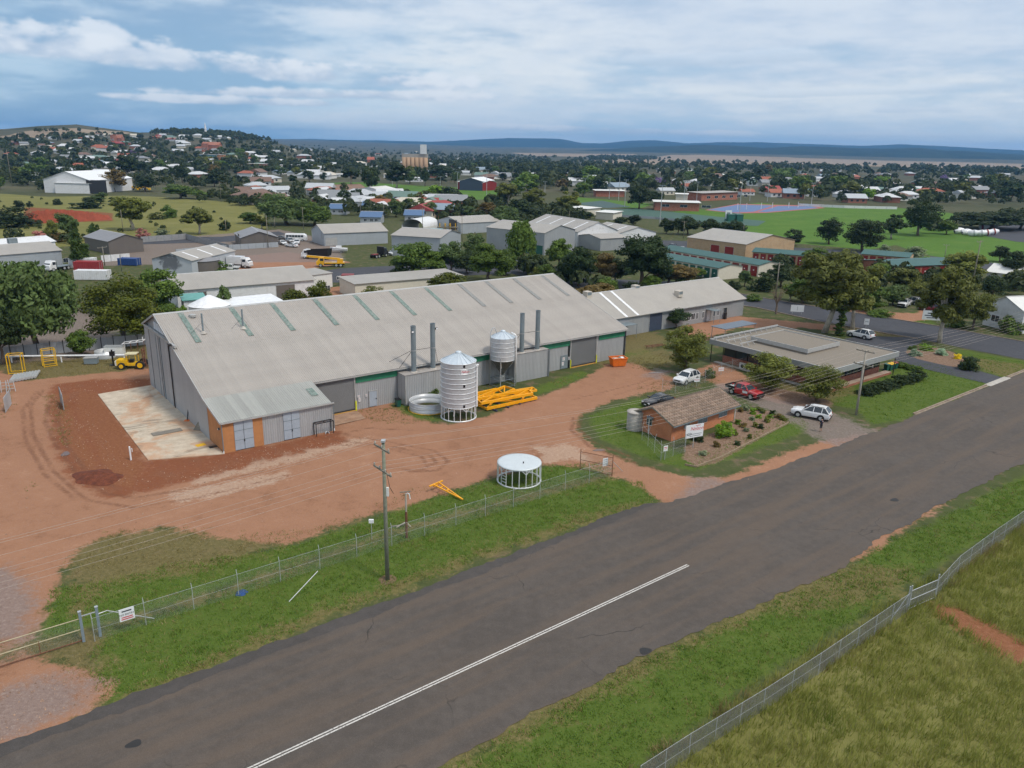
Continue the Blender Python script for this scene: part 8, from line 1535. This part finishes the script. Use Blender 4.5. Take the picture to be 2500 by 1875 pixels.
    # timber racks
    for k in range(3):
        T = thing('timber_rack', ['yellow timber rack nearest the teal container', 'yellow timber rack in the middle of the yard', 'yellow timber rack beside the white shed'][k], 'rack', P(1074+k*12, 572), 0, 'yellow timber racks')
        for x in (0, 2.2): MB().beam((x, 0, 0), (x, 0, 4.2), .25, .25).build('upright', M_yellow, T)
        for z in (1.2, 2.4): MB().beam((0, 0, z), (2.2, 0, z), .2, .2).build('arm', M_yellow, T); MB().box(-1, 3.2, -.8, .6, z+.12, z+.5).build('timber_stack', M_timber, T)
build_landmarks()

HOUSE = {}
def house_mesh(v):
    """small hip or gable house: wall and roof prototypes, length 14, depth 9"""
    if v in HOUSE: return HOUSE[v]
    L, D, e, r = [(15, 9, 3.0, 5.4), (12, 10, 3.0, 5.6), (18, 10, 3.1, 5.2), (13, 8, 3.4, 5.8)][v % 4]; hip = v % 2 == 0; o = .6
    w = MB().box(0, L, 0, D, -.8, e)
    q = MB(); hx = D/2 if hip else 0; q.add([(-o,-o,e),(L+o,-o,e),(L+o,D+o,e),(-o,D+o,e),(hx-o*(not hip),D/2,r),(L-hx+o*(not hip),D/2,r)], [(0,1,5,4),(1,2,5),(2,3,4,5),(3,0,4),(3,2,1,0)])
    win = []
    for k in range(3): win.append(MB().box(L*(.14+.3*k), L*(.14+.3*k)+1.5, -.04, -.005, 1.0, 2.2))
    HOUSE[v] = (w.mesh('wall', [M_whitewall]), q.mesh('roof', [M_white]), [x.mesh('window', [M_glass]) for x in win], L, D); return HOUSE[v]
ROOFC = {'white': paint('roof_white', (.54,.55,.56), .5), 'pale grey': paint('roof_palegrey', (.42,.44,.46), .5), 'mid grey': paint('roof_midgrey', (.22,.23,.24), .5), 'terracotta': paint('roof_terracotta', (.30,.10,.06), .8), 'brown': paint('roof_brown', (.17,.11,.085), .8), 'dull green': paint('roof_green', (.13,.20,.17), .6), 'red': paint('roof_red', (.28,.05,.045), .6), 'cream': paint('roof_cream', (.5,.46,.38), .6), 'blue-grey': paint('roof_bluegrey', (.22,.28,.34), .5)}
WALLC = {'white': M_whitewall, 'cream': M_cream, 'brick': paint('wall_brick_far', (.28,.12,.08), .85), 'pale': M_offwhite}
_mcache = {}
def recol(me, mat):
    k = (me.name, mat.name)
    if k not in _mcache: c = me.copy(); c.materials[0] = mat; _mcache[k] = c
    return _mcache[k]
def in_poly(poly, x, y): return bool(sdf(np.array(poly, float), np.array([x], float), np.array([y], float))[0] > 0)
def where(px, py):
    h = 'below the tree covered hill' if px < 620 and py < 400 else 'behind the white hangar' if px < 420 else 'before the shops' if px < 640 else 'around the town shops' if px < 880 else 'near the grain silos' if px < 1120 else 'behind the oval' if px < 1480 else 'behind the sports courts' if px < 1850 else 'behind the mown playing field' if px < 2250 else 'above the mixer yard'
    return h
def build_houses():
    zones = [([(0,375),(0,462),(100,440),(300,430),(420,440),(640,470),(640,352),(560,330),(380,325),(150,335),(0,350)], 110), ([(640,360),(640,445),(760,440),(1120,432),(1250,450),(1250,385),(1000,372),(760,362)], 60), ([(740,474),(880,486),(1000,496),(1080,505),(1080,538),(1000,530),(880,515),(800,510)], 40), ([(500,485),(640,470),(720,480),(640,505),(560,500)], 10),
             ([(1250,445),(1480,470),(1700,485),(1850,480),(2000,495),(2500,500),(2500,425),(2100,420),(1700,410),(1500,412),(1250,420)], 105)]
    rnd = random.Random(4); placed = []; rs = np.random.RandomState(14)
    for poly, num in zones:
        Q = sample_poly(poly, num*14, rs); W3 = PTV(Q[:, 0], Q[:, 1]); k = 0
        for (px, py), w3 in zip(Q, W3):
            if k >= num: break
            if np.isnan(w3[0]): continue
            p = Vector(w3); gap = 11.5 if p.length < 700 else 14. if p.length < 900 else 17.0
            if any((p.x-a)**2+(p.y-b_)**2 < gap*gap for a, b_ in placed): continue
            placed.append((p.x, p.y)); v = rnd.randrange(4); w, r, wins, L, D = house_mesh(v)
            rc = rnd.choices(list(ROOFC), [30, 22, 9, 9, 8, 6, 4, 8, 6])[0]; wc = rnd.choices(list(WALLC), [4, 2, 2, 2])[0]; s = rnd.uniform(.85, 1.3); big = 'large ' if s > 1.18 else 'small ' if s < .95 else ''
            shp = ['wide hip', 'gable', 'long hip', 'steep gable'][v]
            T = thing('house', f'{big}{rc} {shp} roofed house with {wc} walls {where(px, py)}', 'house', p, rnd.choice([0, .15, .3, -.2, 1.4, .6]), f'{rc} roofed houses {where(px, py)}'); T.scale = (s, s, s)
            own_mat(linkmesh('wall', w, T), WALLC[wc]); own_mat(linkmesh('roof', r, T), ROOFC[rc])
            if depth_of(p) < 700:
                for q in wins: linkmesh('window', q, T)
            k += 1
build_houses()

def blob_trees(name, pts, mat, label=None):
    """many far tree crowns as one mass: uneven clumps of leaf quads"""
    rnd = np.random.RandomState(3); V = []; F = []; base = 0
    n = len(pts); C = []; N = []; S = []
    for (x, y, z, h, w) in pts:
        k = 26 if y > 750 else 70; d = rnd.normal(size=(k, 3)); d /= np.linalg.norm(d, axis=1, keepdims=True); d[:, 2] = np.abs(d[:, 2])*1.3-.35
        C.append(np.stack([x+d[:, 0]*w*.42, y+d[:, 1]*w*.42, z+h*.48+d[:, 2]*h*.42], 1)); N.append(d+rnd.normal(size=(k, 3))*.35); S.append(np.full((k, 1), w*(.34 if k < 50 else .2)))
    C, N, S = np.concatenate(C), np.concatenate(N), np.concatenate(S); V, Fq = leaf_quads(C, N, S, rnd, 1.25)
    o = linkmesh(name, np_mesh(name, V, Fq, [mat])); return tag(o, label, None, None, 'stuff')
def build_town_trees():
    rnd = random.Random(9)
    zones = [([(0,390),(0,470),(300,432),(640,475),(640,380),(400,372),(150,372)], 40, 8, 14), ([(640,395),(640,455),(760,447),(1250,460),(1250,405),(1000,400),(760,395)], 34, 8, 14), ([(1250,440),(1250,500),(1480,478),(1700,488),(1850,478),(2000,494),(2500,508),(2500,440),(2100,430),(1700,425),(1500,430)], 76, 9, 17), ([(700,470),(1100,490),(1120,540),(820,525)], 14, 6, 10)]
    kinds = [('dark', 'dark', 'dark rounded'), ('green', 'green', 'mid green'), ('gum', 'gum', 'olive open'), ('pine', 'pine', 'deep green dense'), ('dark', 'gumbrown', 'brownish'), ('green', 'pepper', 'grey-green'), ('purple', 'purple', 'purple flowering jacaranda'), ('green', 'lime', 'bright lime green'), ('cone', 'pine', 'pointed dark')]
    rs = np.random.RandomState(23)
    for poly, num, h0, h1 in zones:
        Q = sample_poly(poly, num, rs); W3 = PTV(Q[:, 0], Q[:, 1])
        for (px, py), w3 in zip(Q, W3):
            if np.isnan(w3[0]): continue
            kd, mat, adj = rnd.choices(kinds, [30, 16, 14, 14, 8, 10, 4, 2, 3])[0]; h = rnd.uniform(h0, h1)*(.75 if kd == 'purple' else 1); wr = rnd.uniform(.8, 1.35)
            sz = ('tall ' if h > h0+(h1-h0)*.7 else 'low ' if h < h0+(h1-h0)*.3 else '')+('spreading ' if wr > 1.15 else 'narrow ' if wr < .92 else '')
            put_tree(kd, Vector(w3), h, h*wr, f'{sz}{adj} tree among the houses {where(px, py)}', f'{adj} trees {where(px, py)}', .08, rnd.randrange(3), 'tree', mat)
    # the far mass of crowns between and beyond the houses
    far = []; nr = np.random.RandomState(8)
    def scatter(poly, num, h0, h1, maxr=7000):
        Q = sample_poly(poly, num, nr); W3 = PTV(Q[:, 0], Q[:, 1])
        for q in W3:
            if np.isnan(q[0]) or np.hypot(q[0], q[1]) > maxr: continue
            h = nr.uniform(h0, h1); far.append((q[0], q[1], q[2]-.3, h, h*nr.uniform(.8, 1.3)))
    scatter([(0,350),(0,440),(300,420),(640,440),(640,352),(560,335),(430,328),(330,332),(150,342)], 520, 6, 11); scatter([(640,352),(640,430),(760,425),(1250,432),(1250,378),(1000,368),(760,356)], 560, 6, 11)
    scatter([(1250,405),(1250,470),(1480,465),(1700,475),(1850,465),(2000,478),(2500,485),(2500,425),(2100,415),(1700,410),(1500,405)], 300, 8, 13); scatter([(1050,376),(1250,380),(1700,400),(1700,410),(1400,425),(1250,430),(1050,405)], 420, 8, 13); scatter([(1700,402),(2500,418),(2500,432),(1900,425),(1700,415)], 160, 9, 15)
    scatter([(330,322),(430,312),(560,318),(640,336),(690,346),(600,346),(420,330)], 420, 7, 11); scatter([(0,338),(150,334),(300,330),(300,336),(100,346),(0,352)], 50, 6, 10); scatter([(60,322),(250,318),(250,322),(60,326)], 14, 6, 9)
    scatter([(1430,384),(1500,381),(1640,388),(1560,393),(1450,392)], 250, 7, 12, 9000)
    scatter([(1250,470),(1480,478),(1700,488),(1850,478),(2000,495),(2500,508),(2500,485),(2000,478),(1480,462),(1250,460)], 90, 5, 10); scatter([(0,445),(100,472),(280,438),(420,460),(640,472),(640,452),(300,425),(0,430)], 120, 4.5, 9); scatter([(2230,575),(2330,562),(2420,552),(2500,545),(2500,530),(2350,540)], 30, 4, 8)
    scatter([(1560,392),(2500,408),(2500,428),(1700,408)], 120, 8, 13, 9000)
    scatter([(650,452),(760,462),(1100,488),(1250,500),(1250,555),(1080,545),(980,535),(820,530),(700,500)], 150, 3.5, 8); scatter([(420,480),(640,472),(700,498),(640,512),(500,497)], 46, 3.5, 7); scatter([(1250,505),(1400,512),(1420,545),(1300,575),(1250,560)], 40, 4, 8)
    scatter([(1870,640),(2100,660),(2360,690),(2500,700),(2500,730),(2380,720),(2150,715),(1900,690)], 46, 2.5, 6); scatter([(0,600),(160,600),(240,590),(240,580),(0,580)], 16, 2, 5); scatter([(0,482),(620,500),(620,560),(300,590),(0,560)], 40, 1.2, 2.6); scatter([(1250,640),(1500,700),(1500,740),(1300,690)], 14, 2.5, 6)
    m = leafmat('far_foliage', (.028,.042,.018), .5, (.02,.02,.005)); blob_trees('far_treeline', far, m)
build_town_trees()

def build_hills():
    m, t, b, o = newmat('forested_hill'); co = coords(t); n = t.noise(co, .004, 6, .65); t.put(b.inputs['Base Color'], t.mix(t.mr(n, .35, .65), (.014,.024,.014), (.03,.042,.024))); b.inputs['Roughness'].default_value = .95; b.inputs['Specular IOR Level'].default_value = .05
    def ridge(name, r0, prof, depth, seed):
        """prof: (px, py of the skyline); ridge of hills standing r0 metres away"""
        xs = np.array([p[0] for p in prof], float); ys = np.array([p[1] for p in prof], float); N = 260; px = np.linspace(xs[0], xs[-1], N); py = np.interp(px, xs, ys); rs = np.random.RandomState(seed); py = py + np.convolve(rs.normal(size=N+8), np.ones(9)/9, 'valid')*1.2
        mb = MB(); vs_ = []; K = 7
        for x, y in zip(px, py):
            d = ray(x, y); h = math.hypot(d.x, d.y); ux, uy = d.x/h, d.y/h; top = CAMH + d.z/h*r0
            for k in range(K):
                f = k/(K-1); rr = r0-depth*(1-f); zb = TZ(ux*rr, uy*rr); g = f**.8
                vs_.append((ux*rr, uy*rr, zb*(1-g)+top*g-(6 if k == 0 else 0)+(math.sin(x*.11+k*1.7+seed)*.05+rs.normal()*.02)*(top-zb)*(1-g)*g*4))
            vs_.append((ux*(r0+depth), uy*(r0+depth), -30))
        n_ = K+1; mb.add(vs_, [(i*n_+k, (i+1)*n_+k, (i+1)*n_+k+1, i*n_+k+1) for i in range(N-1) for k in range(n_-1)]); struct(mb.build(name, m, None, True))
    ridge('far_hills', 11500, [(-700,346),(300,346),(640,341),(760,339),(900,343),(1050,346),(1130,342),(1250,337),(1370,339),(1420,349),(1480,349),(1540,343),(1600,342),(1680,350),(1760,346),(1850,347),(2000,352),(2100,356),(2200,352),(2330,358),(2420,364),(2520,368),(3200,375)], 1800, 2)
    ridge('near_hills', 7000, [(1350,370),(1500,363),(1590,357),(1640,356),(1720,353),(1800,356),(1860,361),(1950,357),(2030,359),(2150,363),(2250,362),(2380,370),(2500,378),(3200,386)], 1300, 5)
    ridge('low_hills', 8600, [(600,354),(900,357),(1100,356),(1250,362),(1400,366),(1500,364)], 1500, 9)
build_hills()
def build_haze():
    mb = MB(); R = 14500
    o = mb.box(-R, R, -R, R, -32, 270).build('haze', None); o.data.materials.clear()
    m = bpy.data.materials.new('haze_air'); m.use_nodes = True; t = NT(m.node_tree); t.n.clear(); out = t.add('ShaderNodeOutputMaterial')
    v = t.add('ShaderNodeVolumePrincipled'); v.inputs['Color'].default_value = (.20, .50, .95, 1); v.inputs['Density'].default_value = 8.0e-5; v.inputs['Anisotropy'].default_value = .1
    t.l.new(v.outputs[0], out.inputs['Volume']); o.data.materials.append(m); tag(o, kind='stuff')
build_haze()
# ---------------------------------------------------------------- standing grass
def grassmat(name, c0, c1, c2, scale=.35):
    m, t, b, o = newmat(name); co = coords(t); n = t.noise(co, scale, 3, .6); n2 = t.noise(co, 3.0, 2, .6); f = t.math('ADD', t.math('MULTIPLY', n, .6), t.math('MULTIPLY', n2, .4))
    c = t.mix(t.mr(f, .52, .68), t.mix(t.mr(f, .32, .5), c0, c1), c2); t.put(b.inputs['Base Color'], c); b.inputs['Roughness'].default_value = .7; b.inputs['Specular IOR Level'].default_value = .15
    tr = t.add('ShaderNodeBsdfTranslucent', {0: c}); mx = t.add('ShaderNodeMixShader', {0: .3, 1: b.outputs[0], 2: tr.outputs[0]}); t.l.new(mx.outputs[0], o.inputs[0]); return m
def blades(name, polys, per_m2, nb, h0, h1, wd, mat, rs, thresh=.0, lean=.35, wind=(0, 0), avoid=(), clump=.6, spread=.12):
    V = []
    for poly in polys:
        w = W(poly); lo, hi = w.min(0), w.max(0); hi = np.minimum(hi, 260); lo = np.maximum(lo, -120); area = (hi-lo).prod(); n = int(area*per_m2)
        q = rs.uniform(lo, hi, (n, 2)); s = sdf(w, q[:, 0], q[:, 1]); d = fbm(q[:, 0]*clump, q[:, 1]*clump, 3, .6, 9.)
        k = (s > (d-.5)*2.5) & (d > thresh+(rs.rand(n)-.5)*.25) & (np.hypot(q[:, 0], q[:, 1]) < 150)
        pr = np.array([1.]) ; q = q[k]
        # keep what the camera's neighbourhood can see
        f = q[:, 1]*_cp - (0-CAMH)*(-_sp)*-1; ang = np.abs(np.arctan2(q[:, 0], q[:, 1])) < R_(40); q = q[ang]
        for a in avoid:
            if len(q): q = q[sdf(a, q[:, 0], q[:, 1]) < -.1]
        V.append(q)
    C = np.concatenate(V); n = len(C)
    if n == 0: return
    C = np.repeat(C, nb, 0)+rs.normal(size=(n*nb, 2))*spread; m = len(C); a = rs.rand(m)*6.283; h = rs.uniform(h0, h1, m)*(.7+.6*fbm(C[:, 0]*.4, C[:, 1]*.4, 2)); ww = wd*(.6+.8*rs.rand(m))
    dx, dy = np.cos(a)*ww/2, np.sin(a)*ww/2; lx = rs.normal(size=m)*lean*h+wind[0]*h; ly = rs.normal(size=m)*lean*h+wind[1]*h; z = np.full(m, -.04)
    T = np.stack([np.stack([C[:, 0]-dx, C[:, 1]-dy, z], 1), np.stack([C[:, 0]+dx, C[:, 1]+dy, z], 1), np.stack([C[:, 0]+lx, C[:, 1]+ly, h], 1)], 1).reshape(-1, 3)
    o = linkmesh(name, np_mesh(name, T, np.arange(3*m).reshape(-1, 3), [mat])); return tag(o, None, None, None, 'stuff')
def build_grass():
    rs = np.random.RandomState(31); road = np.array([[p.x, p.y] for p in (ST(-60, 44.9), ST(52, 44.7), P(1640, 1228), P(1900, 1145), P(2196, 1032), ST(260, 42.5), ST(260, 26.5), P(2500, 1125), P(2140, 1320), P(2060, 1385), P(1900, 1456), P(1500, 1640), P(1040, 1900), ST(-30, 28.5), ST(-60, 29))])
    gm = grassmat('verge_grass_blades', (.09,.175,.022), (.145,.235,.036), (.26,.275,.075)); gd = grassmat('dry_grass_blades', (.17,.165,.05), (.28,.23,.095), (.40,.31,.17)); gp = grassmat('paddock_grass_blades', (.14,.18,.03), (.26,.275,.062), (.40,.37,.13), .22)
    blades('verge_grass', REG['lush'][:2]+[REG['lush'][5]], 16, 5, .06, .2, .06, gm, rs, .30, .6, (0, 0), (road,)); blades('lawn_grass', REG['lush'][2:5], 9, 4, .05, .13, .06, gm, rs, .36, .6, (0, 0), (road,))
    blades('verge_straw', REG['lush'][:2]+[REG['lush'][5]], 5, 4, .06, .22, .05, gd, rs, .52, .6, (0, 0), (road,), .9)
    blades('dry_verge_grass', [REG['dry'][0], REG['dry'][1], REG['dry'][2], REG['dry'][3], REG['dry'][4]], 9, 5, .05, .17, .055, gd, rs, .42, .7, (0, 0), (road,), .8)
    path = W(REG['dirt'][8]); blades('paddock_grass', [REG['gold'][1]], 9, 7, .35, .8, .055, gp, rs, .20, .3, (.25, .1), (path,), .45, .2)
    fence = [[(1480,1915),(1740,1750),(1985,1608),(2212,1476),(2218,1505),(1990,1645),(1745,1790),(1500,1950)], [(2285,1450),(2336,1388),(2505,1264),(2515,1292),(2340,1416),(2290,1476)]]
    blades('fence_line_grass', fence, 16, 6, .3, .85, .05, gd, rs, .42, .3, (.1, 0), (), .7)
    yard = [[(100,965),(150,960),(172,1010),(178,1085),(150,1095),(115,1030)], [(-60,960),(30,940),(40,985),(20,1020),(-60,1030)], [(60,1190),(90,1170),(105,1195),(70,1215)], [(-60,880),(360,850),(366,900),(60,925)], [(1180,960),(1290,950),(1420,905),(1440,918),(1290,985),(1200,1008)], [(870,1000),(980,990),(1085,1030),(1000,1038),(900,1030)], [(1480,880),(1640,860),(1680,890),(1560,905)], [(1550,940),(1640,925),(1740,900),(1760,930),(1680,955),(1560,975)]]
    blades('yard_weeds', yard, 6, 5, .05, .2, .07, gd, rs, .45, .6, (0, 0), (), .6)
build_grass()
# ---------------------------------------------------------------- small things and ground debris
def build_small():
    dk = paint('bitumen_patch', (.025,.024,.024), .7); 
    def oval(name, c, rx, ry, rz, mat, z):
        n = 22; pts = [(c.x+(rx*math.cos(a)*math.cos(rz)-ry*math.sin(a)*math.sin(rz))*(1+.12*math.sin(3*a+c.x)), c.y+(rx*math.cos(a)*math.sin(rz)+ry*math.sin(a)*math.cos(rz))*(1+.12*math.sin(3*a+c.x))) for a in [2*math.pi*i/n for i in range(n)]]
        return struct(sheet(name, [Vector((x, y)) for x, y in pts], mat, z))
    oval('road_patch', P(327, 1817), .42, .3, .5, dk, .028); oval('road_patch', P(2184, 1221), .5, .32, .6, dk, .028); oval('road_patch', P(1575, 1590), .45, .35, .6, dk, .028)
    wet, t, b, o = newmat('puddle_water'); b.inputs['Base Color'].default_value = (.13,.075,.05,1); b.inputs['Roughness'].default_value = .06
    oval('puddle', P(1462, 1099), .7, .3, .2, wet, .02); oval('puddle', P(160, 1108), .4, .7, .4, wet, .02); oval('puddle', P(1600, 910), 1.2, .25, .3, wet, .02)
    # conical tank roof and white shed behind the ridge, round iron tank shed, red kiosk
    p = P(516, 790); T = thing('water_tank', 'white cone-roofed water tank just behind the long shed ridge', 'water tank', p); MB().lathe([(3.6, 0), (3.6, 3.6)], 28).build('tank_wall', M_whitewall, T, True); MB().lathe([(3.75, 3.6), (.5, 5.2), (.3, 5.3), (.01, 5.35)], 28).build('tank_roof', M_white, T)
    a, b_ = P(560, 790), P(690, 775); flat('storage_building', 'low white roof just behind the long shed ridge', 'building', a, b_, 6, 3.2, M_whitewall, M_white, .3); flat('storage_building', 'teal and white canopy beside the cone-roofed tank', 'building', P(452, 772), P(505, 768), 5, 3.0, M_whitewall, paint('teal_canopy', (.12,.33,.30), .5), .3)
    p = P(497, 664); T = thing('round_shed', 'round rusty iron tank shed beside the mural shed', 'shed', p); MB().lathe([(4.2, 0), (4.2, 3.2)], 26).build('wall', M_brownsheet, T, True); MB().lathe([(4.4, 3.2), (2.0, 3.7), (.01, 3.9)], 26).build('roof', M_brownroof, T)
    put_tree('bush', P(525, 664), 3.2, 7, 'bright green spreading bush beside the round rusty shed', None, .6, 1, 'shrub', 'green')
    p = P(850, 696); T = thing('kiosk', 'small white kiosk with red roof on the back street verge', 'kiosk', p, .1); MB().box(-1.2, 1.2, -1, 1, 0, 2.3).build('wall', M_offwhite, T); MB().box(-1.4, 1.4, -1.2, 1.2, 2.3, 2.6).build('roof', M_reddoor, T); MB().box(-1.7, -1.25, -.4, .4, 0, 1.2).build('bin', M_black, T)
    T = thing('meter_box', 'small white box on a post at the fence line', 'box', P(908, 1318)); MB().cyl(0, 0, 0, 1.9, .03, 6).build('post', M_galv, T); MB().box(-.2, .2, -.1, .1, 1.6, 1.9).build('box', M_white, T)
    T = thing('pipe_scrap', 'bent pale pipe scraps lying in the grass by the standpipe', 'scrap', P(968, 1290)); MB().tube([(0,0,.1), (.8,.3,.5), (1.2,.2,.1)], .06, 6).build('pipe', M_barkpale, T); MB().tube([(-.5,.2,.1), (.6,.5,.12)], .05, 6).build('rod', M_timber, T)
    T = thing('harrow', 'rusty farm implement lying on the dry grass before the office', 'implement', P(1600, 848), .5)
    for y in (-.5, 0, .5): MB().beam((-2, y, .35), (2, y, .35), .08, .08).build('bar', M_rust, T)
    for x in (-1.8, -.6, .6, 1.8): MB().beam((x, -.6, .35), (x, .6, .35), .07, .07).build('cross_bar', M_rust, T); MB().beam((x, 0, .35), (x, .1, 0), .06, .06).build('tine', M_rust, T)
    # loose stones and clods on the bare ground
    rs = np.random.RandomState(77); q = []
    for poly, n in ((REG['dirt'][0], 2600), (REG['red'][0], 1500), (REG['cement'][0], 700), (REG['gravel'][0], 500), (REG['mulch'][0], 900)):
        w = W(poly); lo, hi = np.maximum(w.min(0), -70), np.minimum(w.max(0), 160); c = rs.uniform(lo, hi, (n*5, 2)); c = c[sdf(w, c[:, 0], c[:, 1]) > -.2][:n]; q.append(c)
    C = np.concatenate(q); 
    inv = SHM.inverted(); loc = np.array([(inv @ Vector((x, y, 0)))[:2] for x, y in C]); C = C[~((loc[:, 0] > -9) & (loc[:, 0] < 66) & (loc[:, 1] > -.4) & (loc[:, 1] < 31))]
    n = len(C); s = .02+.07*rs.rand(n)**3; base = np.array([[1,0,0],[-.5,.87,0],[-.5,-.87,0],[0,0,1.1]]); V = (base[None]*s[:, None, None]*(.7+.6*rs.rand(n, 4, 1))); a = rs.rand(n)*6.28; ca, sa = np.cos(a)[:, None], np.sin(a)[:, None]
    X = V[..., 0]*ca-V[..., 1]*sa+C[:, :1]; Y = V[..., 0]*sa+V[..., 1]*ca+C[:, 1:]; Z = V[..., 2]-.0
    F = (np.array([[0,1,3],[1,2,3],[2,0,3]])[None]+4*np.arange(n)[:, None, None]).reshape(-1, 3)
    st = paint('loose_stone', (.30,.19,.13), .9, var=.6, scale=1.7)
    tag(linkmesh('gravel', np_mesh('gravel', np.stack([X, Y, Z], -1).reshape(-1, 3), F, [st])), None, None, None, 'stuff')
build_small()
